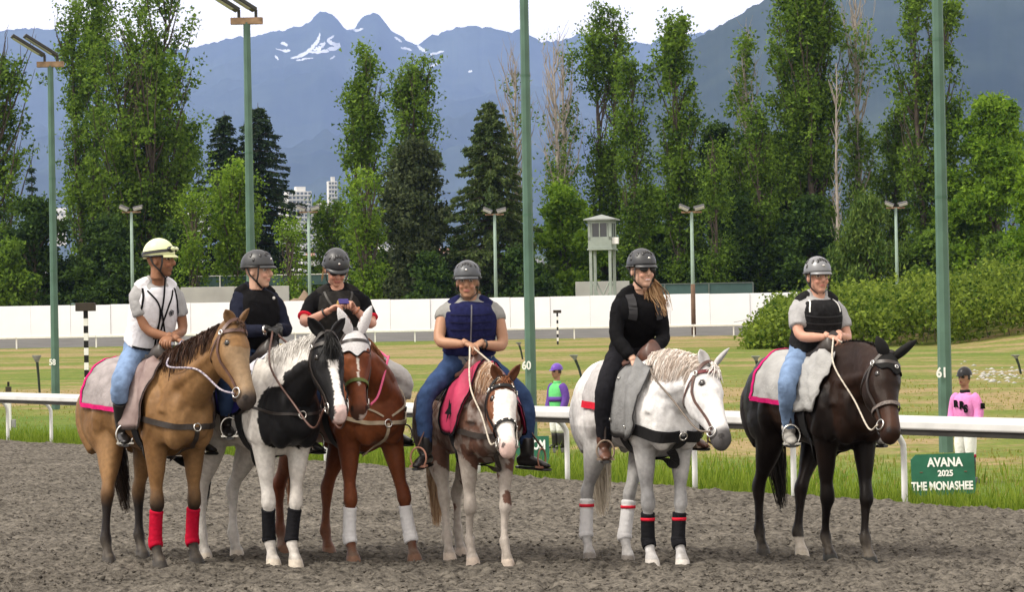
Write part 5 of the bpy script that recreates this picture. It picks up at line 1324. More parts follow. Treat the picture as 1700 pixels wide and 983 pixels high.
SKIN = {'tan': (0.36, 0.20, 0.125), 'brown': (0.26, 0.125, 0.07), 'pale': (0.52, 0.32, 0.235), 'pink': (0.50, 0.27, 0.195)}
MSK = mat('skin', (1, 1, 1), 0.5, 0.06, 30, attr='Col', spec=0.25)
def cloth(name, c, var=0.12, rough=0.85, scale=25, bump=0.35): return mat(name, c, rough, var, scale, bump=bump, bscale=35, sheen=0.0, spec=0.06)
MHELM = {'dark': mat('helmet_charcoal', (0.026, 0.028, 0.032), 0.42, 0.1, 20, spec=0.5), 'silver': mat('helmet_silver', (0.20, 0.205, 0.215), 0.35, 0.08, 20, metal=0.3), 'grey': mat('helmet_grey', (0.085, 0.09, 0.098), 0.38, 0.1, 20, metal=0.2), 'cream': mat('helmet_cream', (0.72, 0.76, 0.42), 0.35, 0.05, 10)}
MBKP = mat('black_plastic', (0.010, 0.010, 0.011), 0.35, 0.1, 10, spec=0.5)

def make_rider(R):
    """R holds local points (horse frame): hip, neck, head, hands (L, R), feet (L, R) and clothes"""
    fr = R['fr']; o = empty('person', fr.o, fr.rz, label=R['label'], cat='person', group='riders on the horses'); Q = {'o': o, 'fr': fr}
    b = R.get('bulk', 1.0); lb = R.get('limb', 1.0) * 0.95
    hip = npv(R['hip']); neck = npv(R['neck']); head = npv(R['head'])
    sy = math.radians(R.get('syaw', 0)); fwd = np.array([math.cos(sy), math.sin(sy), 0]); lef = np.array([-math.sin(sy), math.cos(sy), 0])
    spine = nrm(neck - hip); tl = np.linalg.norm(neck - hip); cf = nrm(np.cross(lef, spine)); 
    sw = R.get('shoulder', 0.175) * b
    sh = [neck - spine * 0.080 + lef * sw * s for s in (1, -1)]
    hands = [npv(h) for h in R['hands']]; el = []; 
    for i, s in enumerate((1, -1)):
        pole = R.get('epole', [None, None])[i]
        pole = lef * s * 0.75 - np.array([0, 0, 0.75]) - fwd * 0.45 if pole is None else np.asarray(pole, float)
        e, h = ik(sh[i], hands[i], R.get('uarm', 0.285), R.get('farm', 0.255), pole); el.append(e); hands[i] = h
    hips = [hip + np.array([0.01, s * 0.095 * b, -0.015]) for s in (1, -1)]
    ank = [npv(f) for f in R['feet']]; kn = []
    for i, s in enumerate((1, -1)):
        pole = R.get('kpole', [None, None])[i]
        kk, a_ = ik(hips[i], ank[i], R.get('thigh', 0.43), R.get('shin', 0.42), np.array([1.0, s * 0.75, 0.35]) if pole is None else np.asarray(pole, float)); kn.append(kk); ank[i] = a_
    fdir = R.get('fdir') or [np.array([0.95, s * 0.30, -0.05]) for s in (1, -1)]; fdir = [nrm(f) for f in fdir]
    Q.update(hands=hands, foot=[(ank[i] + fdir[i] * 0.12 + np.array([0, 0, -0.055]), fdir[i]) for i in (0, 1)])
    # ---- torso sections shared by body and clothes
    tz = np.array([-0.10, 0.0, 0.16, 0.36, 0.58, 0.76, 0.89, 0.97]); belly = R.get('belly', 0.0); bust = R.get('bust', 0.0)
    tu = np.array([.135, .168, .165, .150, .165, .176, .150, .085]) * b * R.get('tw', 1.0); tv = np.array([.105, .128, .125 + belly, .112 + belly, .120 + bust * .5, .118 + bust, .092, .065]) * b
    tp = [hip + (neck - hip) * t + cf * (0.022 * math.sin(math.pi * min(1, max(0, t))) + (bust * 0.4 if 0.5 < t < 0.8 else 0) + (belly * 0.4 if 0.1 < t < 0.5 else 0)) for t in tz]
    def torso(mb, e, lo=0, hi=8, n=20): mb.add(*tube(tp[lo:hi], tu[lo:hi] + e, tv[lo:hi] + e, n, 3, lef, 2.3))
    def arm(mb, i, e, f0=0.0, f1=2.0, taper=0.0):
        P = np.array([sh[i] - lef * (1 if i == 0 else -1) * 0.03 + spine * 0.0, sh[i] + (el[i] - sh[i]) * 0.12, sh[i] + (el[i] - sh[i]) * 0.5, el[i], el[i] + (hands[i] - el[i]) * 0.3, el[i] + (hands[i] - el[i]) * 0.7, hands[i] - nrm(hands[i] - el[i]) * 0.035])
        r = np.array([.045, .049, .046, .039, .042, .033, .026]) * lb; t_ = np.array([0, .12, .5, 1, 1.3, 1.7, 2.0])
        ts_ = np.linspace(f0, f1, 12); P2 = np.column_stack([np.interp(ts_, t_, P[:, c]) for c in range(3)]); r2 = np.interp(ts_, t_, r)
        # round the elbow
        P2[1:-1] = (P2[:-2] + P2[1:-1] * 2 + P2[2:]) / 4
        mb.add(*tube(P2, r2 + e + taper * (ts_ - f0), r2 + e + taper * (ts_ - f0), 14, 1))
    def leg(mb, i, e, f0=0.0, f1=2.0, flare=0.0):
        P = np.array([hips[i], hips[i] + (kn[i] - hips[i]) * 0.45, kn[i] + (hips[i] - kn[i]) * 0.12, kn[i] + (ank[i] - kn[i]) * 0.10, kn[i] + (ank[i] - kn[i]) * 0.38, kn[i] + (ank[i] - kn[i]) * 0.75, ank[i]])
        r = np.array([.092, .080, .062, .057, .058, .044, .037]) * lb * R.get('legw', 1.0); t_ = np.array([0, .45, .88, 1.1, 1.38, 1.75, 2.0])
        ts_ = np.linspace(f0, f1, 16); P2 = np.column_stack([np.interp(ts_, t_, P[:, c]) for c in range(3)]); r2 = np.interp(ts_, t_, r) + flare * np.clip(ts_ - 1.3, 0, 1)
        P2[1:-1] = (P2[:-2] + P2[1:-1] * 2 + P2[2:]) / 4
        mb.add(*tube(P2, r2 + e, r2 + e, 16, 1))
    # ---- head axes
    hyw = math.radians(R['hyaw']); hpt = math.radians(R.get('hpitch', 0)); hf = np.array([math.cos(hyw) * math.cos(hpt), math.sin(hyw) * math.cos(hpt), math.sin(hpt)]); hl = np.array([-math.sin(hyw), math.cos(hyw), 0])
    if R.get('hroll'): q = math.radians(R['hroll']); hl = hl * math.cos(q) + np.cross(hf, hl) * math.sin(q)
    hu = np.cross(hf, hl); RM = Matrix(np.column_stack([hf, hl, hu]).tolist()); hs = R.get('hs', 1.0)
    def hq(x, y, z): return head + (hf * x + hl * y + hu * z) * hs
    Q.update(hq=hq, hf=hf, hl=hl, hu=hu, RM=RM)
    # ---- body (skin)
    mb = MB(); torso(mb, -0.022)
    for i in (0, 1): arm(mb, i, 0); leg(mb, i, -0.016)
    mb.add(*tube([neck - spine * 0.05, neck + (head - neck) * 0.35, hq(-0.015, 0, -0.05)], [.062, .053, .050], [.060, .055, .052], 14, 3))
    for i in (0, 1):
        f = ank[i]; mb.add(*tube([f + np.array([0, 0, .06]), f + fdir[i] * -.02 + np.array([0, 0, -.03]), f + fdir[i] * .09 + np.array([0, 0, -.055]), f + fdir[i] * .17 + np.array([0, 0, -.065])], [.03, .036, .035, .02], [.03, .036, .028, .018], 12, 2))
    V1, F1 = remesh(mb, 0.015, 3)
    hm = MB(); hm.add(*ellipsoid(hq(-0.008, 0, 0.03), (.098 * hs, .076 * hs, .105 * hs), RM)); hm.add(*ellipsoid(hq(0.018, 0, -0.045), (.072 * hs, .060 * hs, .082 * hs), RM)); hm.add(*ellipsoid(hq(0.055, 0, -0.098), (.030 * hs, .030 * hs, .024 * hs), RM))
    hm.add(*ellipsoid(hq(0.070, 0.032, -0.035), (.022 * hs, .024 * hs, .022 * hs), RM)); hm.add(*ellipsoid(hq(0.070, -0.032, -0.035), (.022 * hs, .024 * hs, .022 * hs), RM))
    hm.add(*tube([hq(0.085, 0, 0.022), hq(0.100, 0, -0.008), hq(0.108, 0, -0.028), hq(0.090, 0, -0.040)], [.010, .013, .016, .010], [.012, .013, .013, .01], 10, 3))
    hm.add(*ellipsoid(hq(0.078, 0, 0.035), (.018 * hs, .050 * hs, .012 * hs), RM)); hm.add(*ellipsoid(hq(0.083, 0, -0.067), (.012 * hs, .024 * hs, .012 * hs), RM))
    for s in (-1, 1): hm.add(*ellipsoid(hq(-0.012, s * 0.076, -0.012), (.018, .010, .030), RM))
    hm.add(*tube([hq(-0.02, 0, -0.03), hq(-0.025, 0, -0.14)], .05, .052, 12, 1))
    V2, F2 = remesh(hm, 0.0072, 2)
    # hands: palm and five bent fingers each
    HV = []; HF = []
    for i, s in enumerate((1, -1)):
        d = nrm(hands[i] - el[i]); hd = R.get('hdir', [None, None])[i]; d = nrm(hd) if hd is not None else nrm(d * 0.8 + np.array([0.2, 0, -0.35]))
        side_ = nrm(np.cross(d, [0, 0, 1])) * s * -1; side_ = nrm(np.cross(np.array([0, 0, 1.0]), d)); bk = nrm(np.cross(d, side_)); curl = R.get('curl', 0.8)
        pm = hands[i]; hk_ = MB(); Rm = Matrix(np.column_stack([d, side_, bk]).tolist())
        hk_.add(*ellipsoid(pm + d * 0.02, (.050, .040, .019), Rm, 12, 8))
        hk_.add(*tube([pm - d * .055, pm - d * .01], [.027, .030], [.024, .020], 10, 1))
        for j, (y, L_) in enumerate(((.030, .070), (.011, .078), (-.009, .073), (-.028, .058))):
            p0 = pm + d * 0.055 + side_ * y; p1 = p0 + (d * (1 - curl * .45) - bk * curl * .55) * L_ * .45; p2 = p1 + nrm(d * (0.6 - curl) - bk * (0.3 + curl)) * L_ * .35; p3 = p2 + nrm(-d * curl * 0.5 - bk * 0.6) * L_ * .25
            hk_.add(*tube([p0 - d * .02, p0, p1, p2, p3], [.010, .0098, .009, .008, .006], [.010, .0098, .009, .008, .006], 8, 2))
        ty = 1 if i == 1 else -1
        p0 = pm + d * 0.0 + side_ * .036 * ty; p1 = p0 + (d * .75 + side_ * .45 * ty - bk * .3) * .035; p2 = p1 + nrm(d * .9 - bk * .4) * .028
        hk_.add(*tube([pm - d * .02 + side_ * .018 * ty, p0, p1, p2], [.014, .013, .011, .008], [.014, .013, .011, .008], 8, 2))
        for q in hk_.f: HF.append(tuple(v + len(HV) for v in q))
        HV += hk_.v
    V = np.vstack([V1, V2, np.array(HV)]); n1 = len(V1); n2 = n1 + len(V2)
    sk = np.array(SKIN[R['skin']]); col = np.tile(sk, (len(V), 1))
    gl = R.get('gloves')
    if gl is not None: col[n2:] = gl
    q = V[n1:n2] - head; x = q @ hf / hs; y = q @ hl / hs; z = q @ hu / hs; c = col[n1:n2]
    front = x > 0.045
    def spot(cx, cy, rx, ry, colr, a_=1.0):
        m_ = front & (((y - cx) / rx) ** 2 + ((z - cy) / ry) ** 2 < 1); c[m_] = c[m_] * (1 - a_) + np.array(colr) * a_
    for s in (-1, 1):
        spot(s * 0.032, 0.008, .020, .012, sk * 0.55, .8); spot(s * 0.032, 0.007, .015, .0065, (0.5, 0.48, 0.45)); spot(s * 0.032, 0.007, .0065, .0065, (0.02, 0.015, 0.012))
        spot(s * 0.034, 0.028, .022, .0055, R.get('brow', (0.05, 0.03, 0.02)), .8); spot(s * 0.040, -0.035, .022, .020, sk * np.array([1.12, .88, .85]), .5)
    spot(0, -0.066, .026, .0085, R.get('lips', (0.36, 0.12, 0.10)), .85)
    if R.get('smile'): spot(0, -0.067, .020, .0045, (0.75, 0.72, 0.68))
    if R.get('stubble'): m_ = (z < -0.05) & (x > 0.0); c[m_] = c[m_] * 0.72
    Fa = [a_ for a_ in (F1, F2 + n1)]
    H4 = np.array([f for f in HF if len(f) == 4]) + n2; Fo = {}
    for f in HF:
        if len(f) != 4: Fo.setdefault(len(f), []).append(f)
    obj('body', np_mesh('body', V, Fa + [H4] + [np.array(v) + n2 for v in Fo.values()], True, col=col), MSK, o)
    # ---- clothes
    def shell(name, mb, m, vox=0.015, sm=3, wr=0.006, seed=1):
        V, F = remesh(mb, vox, sm); n_ = fbm(V[:, 0] * 17 + V[:, 1] * 14, V[:, 2] * 21 + V[:, 1] * 9, seed, 3) - 0.5
        c_ = V.mean(0); dr = V - c_; me = np_mesh(name, V, F, True)
        nr = np.zeros(len(V) * 3, np.float32); me.vertices.foreach_get('normal', nr); V = V + nr.reshape(-1, 3) * (n_ * wr * 2)[:, None]
        me.vertices.foreach_set('co', V.astype(np.float32).ravel()); me.update()
        Q[name + '_bvh'] = BVHTree.FromPolygons([tuple(v) for v in V], F.tolist() if isinstance(F, np.ndarray) else F)
        return obj(name, me, m, o)
    # trousers
    mb = MB(); mb.add(*tube([tp[0] - spine * .02, tp[1], tp[2] + spine * .0, tp[2] + spine * .035], tu[[0, 1, 2, 2]] + .010, tv[[0, 1, 2, 2]] + .010, 20, 2, lef, 2.3))
    for i in (0, 1): leg(mb, i, 0.012, 0, R.get('leg_end', 1.9), R.get('flare', 0.0))
    shell('trousers', mb, R['trousers'], wr=0.008, seed=3)
    # boots
    mbt = R['boots']
    for i in (0, 1):
        f = ank[i]; mb = MB(); up = np.array([0, 0, 1.0]); d = fdir[i]; ba = nrm(kn[i] - f)
        topb = R.get('boot_top', 0.10); 
        mb.add(*tube([f + ba * topb, f + ba * topb * .5, f + up * 0.0], [.060 if topb > .2 else .052, .055, .050], [.062 if topb > .2 else .054, .058, .056], 14, 2))
        mb.add(*tube([f - d * .075 + up * -.055, f - d * .03 + up * -.045, f + d * .06 + up * -.05, f + d * .13 + up * -.062, f + d * .185 + up * -.070], [.032, .042, .044, .044, .022], [.036, .045, .038, .027, .014], 14, 3))
        bt = shell('boot', mb, mbt[i] if isinstance(mbt, (list, tuple)) else mbt, 0.011, 2, 0.002)
        V, F = tube([f - d * .085 + up * -.098, f - d * .03 + up * -.10, f + d * .06 + up * -.098, f + d * .13 + up * -.098, f + d * .19 + up * -.092], [.028, .042, .042, .044, .024], .011, 12, 2, np.cross(d, up)); MB().add(V, F).build('sole', R.get('sole', MBKP), bt)
    # shirt
    mb = MB(); torso(mb, 0.008, 1 if R.get('untuck', True) else 2, 8)
    for i in (0, 1):
        arm(mb, i, 0.010, 0.0, R.get('sleeve', 0.55), R.get('sl_flare', 0.012))
        mb.add(*ellipsoid(sh[i] - lef * (0.034 if i == 0 else -0.034) + spine * -0.006, (.050, .054, .050)))
    for s in (-1, 1): mb.add(*tube([neck + spine * .012 + lef * s * .035 - cf * .012, neck - spine * .028 + lef * s * .095 - cf * .008, sh[0 if s == 1 else 1] + spine * .004 - lef * s * .01], [.040, .044, .046], [.046, .048, .048], 12, 3))
    if R.get('collar'): mb.add(*tube([neck - spine * .02, neck + (head - neck) * 0.22], [.068, .062], [.068, .064], 16, 1))
    shell('shirt', mb, R['shirt'], wr=0.007, seed=5)
    if R.get('cuff') is not None:
        for i in (0, 1):
            t_ = R['sleeve']; p = sh[i] + (el[i] - sh[i]) * t_; d = nrm(el[i] - sh[i]); r_ = .046 * lb + .0105 + R.get('sl_flare', .012) * t_
            V, F = tube([p - d * .008, p + d * .004], r_ + .002, r_ + .002, 16, 1); MB().add(V, F).build('cuff', R['cuff'], o, smooth=True)
    if R.get('vest') is not None:
        mb = MB(); e = 0.022; lo = R.get('vest_lo', 0.14); T2 = np.array([lo, .30, .48, .66, .80, .90, .955]); P2 = [np.array([np.interp(t, tz, np.array(tp)[:, c]) for c in range(3)]) for t in T2]
        u2 = np.interp(T2, tz, tu) + np.array([e, e, e, e * .8, e * .3, .004, .014]); v2 = np.interp(T2, tz, tv) + np.array([e, e, e, e, e, e * .8, .02])
        u2 = np.minimum(u2, [9, 9, 9, .184 * b, .170 * b, .140 * b, .09]); mb.add(*tube(P2, u2, v2, 22, 3, lef, 2.6))
        for s in (-1, 1): mb.add(*tube([neck + spine * .002 + lef * s * .050 - cf * .012, neck - spine * .030 + lef * s * .098 - cf * .008, neck - spine * .062 + lef * s * .140 * b - cf * .006], [.042, .052, .050], [.050, .058, .056], 12, 3))
        for s in (-1, 1): mb.add(*tube([neck - spine * .10 + cf * .085 + lef * s * .085, neck - spine * .025 + cf * .03 + lef * s * .092, neck - spine * .02 - cf * .03 + lef * s * .092, neck - spine * .10 - cf * .085 + lef * s * .085], [.036] * 4, [.014] * 4, 10, 3, lef))
        shell('vest', mb, R['vest'], 0.012, 3, R.get('vest_wr', .004), 7)
    Q.update(neck=neck, hip=hip, cf=cf, lef=lef, spine=spine, tl=tl, sh=sh, el=el, head=head, kn=kn, ank=ank)
    helmet(R, Q)
    return Q

def vest_pt(Q, t, w, off=0.004, key='vest_bvh', back=False):
    """point on the vest: t up the spine, w sideways in metres"""
    p = Q['hip'] + (Q['neck'] - Q['hip']) * t + Q['lef'] * w; d = -Q['cf'] if not back else Q['cf']
    h, n_, i_, dd = Q[key].ray_cast(Vector(tuple(p - d * 0.5)), Vector(tuple(d)))
    if h is None: h, n_, i_, dd = Q[key].find_nearest(Vector(tuple(p - d * 0.12)))
    return h + n_ * off, n_
def vest_line(Q, tw, width, m, name='trim', parent=None, off=0.003, thick=0.004, n=5, key='vest_bvh'):
    A_ = catmull(np.asarray(tw, float), n); R_ = [vest_pt(Q, t, w, off, key) for t, w in A_]
    V, F = ribbon([r[0] for r in R_], [r[1] for r in R_], width, thick); return MB().add(V, F).build(name, m, parent or Q['o'])

def helmet(R, Q):
    hq, hf, hl, hu, RM = Q['hq'], Q['hf'], Q['hl'], Q['hu'], Q['RM']; o = Q['o']; kind = R['helmet']; m = MHELM[kind]; hs = R.get('hs', 1.0)
    nu, nv = 32, 14; ax, ay, az = (.128, .100, .118) if kind != 'cream' else (.122, .100, .122)
    V = []
    for sc_ in (1.0, 0.90):
        for i in range(nv + 1):
            for j in range(nu):
                b = 2 * math.pi * j / nu; mxa = math.radians(96 + (9 if kind == 'cream' else 12) * (-math.cos(b)) ** 1 * (1 if math.cos(b) < 0 else 0.35))
                a = mxa * i / nv
                rid = 1.0
                if kind != 'cream': rid = 1 + 0.035 * max(0, math.cos(b * 3 + math.pi)) * math.sin(a) * math.exp(-((a - .9) / .5) ** 2)
                V.append(hq(-0.010 + ax * sc_ * rid * math.sin(a) * math.cos(b), ay * sc_ * rid * math.sin(a) * math.sin(b), 0.042 + az * sc_ * math.cos(a)))
    F = [(i * nu + j, (i + 1) * nu + j, (i + 1) * nu + (j + 1) % nu, i * nu + (j + 1) % nu) for i in range(nv) for j in range(nu)]
    of = (nv + 1) * nu; F += [tuple(v + of for v in reversed(f)) for f in F]; F += [(nv * nu + j, of + nv * nu + j, of + nv * nu + (j + 1) % nu, nv * nu + (j + 1) % nu) for j in range(nu)]
    hm = MB().add(V, F).build('helmet', m, o, smooth=True)
    # peak
    mb = MB(); V = []; n_ = 15
    for r_, dz in ((0.98, 0.0), (1.10, -0.004), (1.22 if kind != 'cream' else 1.20, -0.016), (1.20, -0.022), (0.98, -0.010)):
        for j in range(n_):
            b = math.radians(-58 + 116 * j / (n_ - 1)); rr = 0.98 + (r_ - 0.98) * math.cos(b * 1.35); V.append(hq(-0.010 + ax * rr * math.cos(b), ay * rr * math.sin(b), 0.037 + dz))
    F = [tuple(f) for f in grid_faces(5, n_)] + [(j, j + 1, 4 * n_ + j + 1, 4 * n_ + j) for j in range(n_ - 1)]
    mb.add(V, F).build('peak', m if kind != 'dark' else m, hm, smooth=True)
    edge = [hq(-0.010 + ax * 1.0 * math.sin(1.66) * math.cos(b), ay * 1.01 * math.sin(1.66) * math.sin(b), 0.040 + az * math.cos(1.66)) for b in np.linspace(math.radians(62), math.radians(298), 24)]
    cord(edge, 0.007, MBKP, 'rim', hm, 1)
    if kind != 'cream':
        for (b, a, L_) in ((25, 48, .036), (-25, 48, .036), (52, 52, .036), (-52, 52, .036), (9, 40, .034), (-9, 40, .034), (95, 50, .04), (-95, 50, .04), (80, 70, .03), (-80, 70, .03)):
            b = math.radians(b); a = math.radians(a); p = hq(-0.010 + ax * math.sin(a) * math.cos(b), ay * math.sin(a) * math.sin(b), 0.042 + az * math.cos(a))
            nn = nrm(hf * math.sin(a) * math.cos(b) / ax + hl * math.sin(a) * math.sin(b) / ay + hu * math.cos(a) / az); up = nrm(hu * math.sin(a) - hf * math.cos(a) * math.cos(b) - hl * math.cos(a) * math.sin(b)); sd = np.cross(up, nn)
            Vv, Ff = ellipsoid(p, (.011, L_ * .55, .006), Matrix(np.column_stack([sd, up, nn]).tolist()), 10, 8); MB().add(Vv, Ff).build('vent', MBKP, hm, smooth=True)
        p = hq(-0.010 + ax * math.sin(1.2), 0, 0.042 + az * math.cos(1.2)); Vv, Ff = ellipsoid(p, (.006, .010, .010), RM, 8, 6); MB().add(Vv, Ff).build('badge', MSTL, hm, smooth=True)
    else:
        # goggles pushed up on the front, strap round the shell
        st = [hq(-0.010 + (ax + .003) * math.sin(a) * math.cos(b), (ay + .003) * math.sin(a) * math.sin(b), 0.042 + az * math.cos(a)) for b, a in [(q, 1.42 + 0.10 * math.cos(q) * -1) for q in np.linspace(0.5, 2 * math.pi - 0.5, 28)]]
        N_ = [nrm(p - hq(0, 0, 0.04)) for p in st]; Vv, Ff = ribbon(st, N_, 0.022, 0.004); MB().add(Vv, Ff).build('goggle_strap', MBKP, hm)
        for s in (-1, 1):
            Vv, Ff = ellipsoid(hq(0.098, s * 0.036, 0.078), (.026, .040, .024), RM @ Matrix.Rotation(s * 0.35, 3, 'Z'), 14, 10); MB().add(Vv, Ff).build('goggle_frame', MBKP, hm, smooth=True)
            Vv, Ff = ellipsoid(hq(0.107, s * 0.036, 0.080), (.024, .033, .018), RM @ Matrix.Rotation(s * 0.35, 3, 'Z'), 14, 10); MB().add(Vv, Ff).build('goggle_lens', mat('goggle_lens', (0.55, 0.6, 0.35), 0.1, 0.1, 5), hm, smooth=True)
    # straps
    for s in (-1, 1):
        for x in (0.045, -0.05):
            P = [hq(x, s * .080, 0.03), hq(x * .7 + .01, s * .079, -0.03), hq(0.025, s * .066, -0.085), hq(0.04, s * .02, -0.128)]; P = catmull(np.array(P), 4); N_ = [hl * s] * len(P); Vv, Ff = ribbon(P, N_, 0.012, 0.004); MB().add(Vv, Ff).build('chin_strap', MBKP, hm)

def eyewear(Q, m, kind='sun'):
    hq, RM = Q['hq'], Q['RM']; o = None
    g = MB()
    if kind == 'sun':
        for s in (-1, 1): g.add(*ellipsoid(hq(0.094, s * .034, .006), (.013, .031, .020), RM @ Matrix.Rotation(s * 0.3, 3, 'Z'), 12, 8))
        g.add(*tube([hq(.098, -.012, .010), hq(.098, .012, .010)], .004, .004, 6, 1))
    else:
        for s in (-1, 1): g.add(*torus(hq(0.094, s * .034, .004), .020, .0022, tuple(Q['hf']), 16, 5))
        g.add(*tube([hq(.100, -.012, .008), hq(.100, .012, .008)], .002, .002, 6, 1))
    for s in (-1, 1): g.add(*tube([hq(.085, s * .058, .010), hq(.0, s * .080, .006)], .003, .003, 5, 1))
    return g.build('sunglasses' if kind == 'sun' else 'glasses', m, Q['o'], smooth=True)

def reins(H, Q, m, label, slack=0.10, hand=0, r=0.008, far=True, via=None, m2=None, attach='bit', both=1):
    """two reins from the bit rings to the hand"""
    o = empty('reins', H['fr'].o, H['fr'].rz, label=label, cat='reins', group='reins held by the riders')
    h = Q['hands'][hand] + np.array([0.03, 0, 0.0])
    for s in ((1, -1) if far else (both,)):
        b = H['hp'](0.84, s * 1.75, 0.03); NA = H['neck']; j = int(len(NA) * 0.30); c = NA[j, :3]; T_, S_, U_ = H['nfr']
        side = c + S_[j] * s * (NA[j, 3] + 0.03) + U_[j] * NA[j, 4] * 0.35
        j2 = int(len(NA) * 0.62); c2 = NA[j2, :3] + S_[j2] * s * (NA[j2, 3] + 0.03) - U_[j2] * NA[j2, 4] * 0.25 - np.array([0, 0, slack])
        P = [b, b * .62 + c2 * .38 + np.array([0, 0, -slack * .55]), c2, side, h] if via is None else [b] + [npv(v) for v in via[s]] + [h]
        cord(P, r, m, 'rein', o, 8, 7)
    return o
# ------------------------------------------------------------------ the six horses and their riders
def clothmat(*a, **k): return cloth(*a, **k)
DENIM = cloth('blue_denim', (0.17, 0.25, 0.40), 0.25, 0.85, 14)
DENIMD = cloth('dark_denim', (0.030, 0.055, 0.125), 0.3, 0.85, 14)
BLACKC = cloth('black_cloth', (0.006, 0.006, 0.007), 0.2, 0.8)
GREYT = cloth('grey_tshirt', (0.33, 0.33, 0.335), 0.08)
MAG = cloth('magenta_binding', (0.50, 0.015, 0.13), 0.1)
BLKBOOT = mat('black_boot', (0.012, 0.011, 0.011), 0.35, 0.2, 20, spec=0.5)
BRNBOOT = mat('brown_boot', (0.10, 0.045, 0.03), 0.4, 0.3, 15, spec=0.5)
SHOE = mat('grey_shoe', (0.30, 0.29, 0.27), 0.7, 0.3, 15)
REDW = cloth('red_leg_wrap', (0.37, 0.006, 0.026), 0.12)
BLKW = cloth('black_leg_wrap', (0.012, 0.012, 0.014), 0.15)
WHTW = cloth('white_leg_wrap', (0.62, 0.62, 0.63), 0.06)
REDT = cloth('red_tape', (0.55, 0.02, 0.04), 0.1)
def legcol(V, reg, col, dark, z0, z1, legs=(3, 4, 5, 6)):
    m = np.isin(reg, legs); f = np.where(m, 1 - sstep(z0, z1, V[:, 2] + 0.05 * (coat_noise(V, 9, 3) - .5)), 0); return mixc(col, dark, f)
def deft(fr, x=0.13, s=1, z=0.93, y=0.36): return Vector((x, s * y, z))

# ---- 1 buckskin
fr = Fr(*on_ground(294, 946, .055).xy, 31); fr.o -= fr.f * 0.52
def coat1(V, reg, t, hx, hy, hz, H):
    n = coat_noise(V, 3, 1); col = mixc((0.150, 0.078, 0.031), (0.255, 0.147, 0.066), (n - .3) * 2.2)
    col = legcol(V, reg, col, (0.016, 0.013, 0.012), 0.42, 0.66)
    m = reg == 2; f = np.where(m, sstep(0.10, 0.45, hx) * 0.75 * (coat_noise(V, 7, 4) * .7 + .5) * sstep(-.16, -.03, hz), 0); col = mixc(col, (0.30, 0.225, 0.145), f)
    f = np.where(m, sstep(0.76, 0.95, hx), 0); col = mixc(col, (0.045, 0.036, 0.032), f)
    col = mixc(col, (0.05, 0.03, 0.018), np.where(reg == 7, 0.35, 0)); return col
S1 = dict(id='buckskin', label='golden buckskin horse with dark mane and red front leg wraps', fr=fr, coat=coat1, feet=[fr.gnd(325, 944), fr.gnd(264, 949), fr.gnd(236, 934), fr.gnd(180, 942)],
          poll=fr.px(397, 536, 1.28), hyaw=19, mane=((0.012, 0.008, 0.006), (0.065, 0.030, 0.018)), tail=((0.008, 0.006, 0.005), (0.035, 0.02, 0.013)), mane_side=-1, forelock=((0.03, 0.02, 0.012), (0.10, 0.05, 0.03)), fore_n=24, fore_len=.2, tail_off=(-.16, 0.16))
S1['muzzle'] = fr.reach(424, 668, S1['poll'], 0.63); S1['ears'] = [fr.px(414, 512, 1.24), fr.px(374, 514, 1.24)]
H1 = build_horse(S1)
for i in (0, 1): leg_wrap(H1, i, 0.17, 0.44, REDW)
# ---- 2 pinto
fr = Fr(*on_ground(471, 946, .055).xy, 28); fr.o -= fr.f * 0.52
def coat2(V, reg, t, hx, hy, hz, H):
    n = coat_noise(V, 3, 2); blk = np.array((0.010, 0.010, 0.011)); wht = np.array((0.62, 0.60, 0.57)); col = mixc(wht, (0.50, 0.47, 0.43), (n - .45) * 2.5)
    nn = (coat_noise(V, 4.5, 8) - .5) * 0.28
    f = np.where(reg == 2, 1.0, 0)                                              # black head
    f = np.maximum(f, np.where(reg == 7, 1.0, 0))
    NA_ = H['neck']; j_ = np.clip((t * (len(NA_) - 1)).astype(int), 0, len(NA_) - 1); upv = ((V - NA_[j_, :3]) * H['nfr'][2][j_]).sum(1); nk = (reg == 1) & ((t > 0.86 + nn * .5) | ((t > .40) & (upv < -.01 + nn * .35))); f = np.maximum(f, np.where(nk, 1.0, 0))
    d1 = np.linalg.norm((V - np.array([0.80, -0.02, 1.09])) / np.array([.30, .27, .30]), axis=1) + nn * 1.2; f = np.maximum(f, np.where(d1 < 1, 1.0, 0))
    NA = H['neck']; c = NA[int(len(NA) * .55), :3] + np.array([0.12, -.05, -.20]); d2 = np.linalg.norm((V - c) / np.array([.22, .22, .22]), axis=1) + nn; f = np.maximum(f, np.where((d2 < 1) & (reg != 2), 1.0, 0))
    f = np.where((reg >= 3) & (reg < 7) & (V[:, 2] < 0.80), 0, f)
    col = mixc(col, blk, f)
    wd = np.interp(hx, [0.10, .18, .3, .5, .7, .85, 1.05], [.0, .042, .040, .028, .026, .040, .050]); m = (reg == 2) & (np.abs(hy + 0.004) < wd + 0.006 * nn) & (hz > -.075) & (hx > .12)
    col[m] = (0.70, 0.68, 0.66)
    m = (reg == 2) & (hx > 0.86) & (np.abs(hy) < 0.045); col[m] = col[m] * .3 + np.array((0.56, 0.36, 0.33)) * .7
    return col
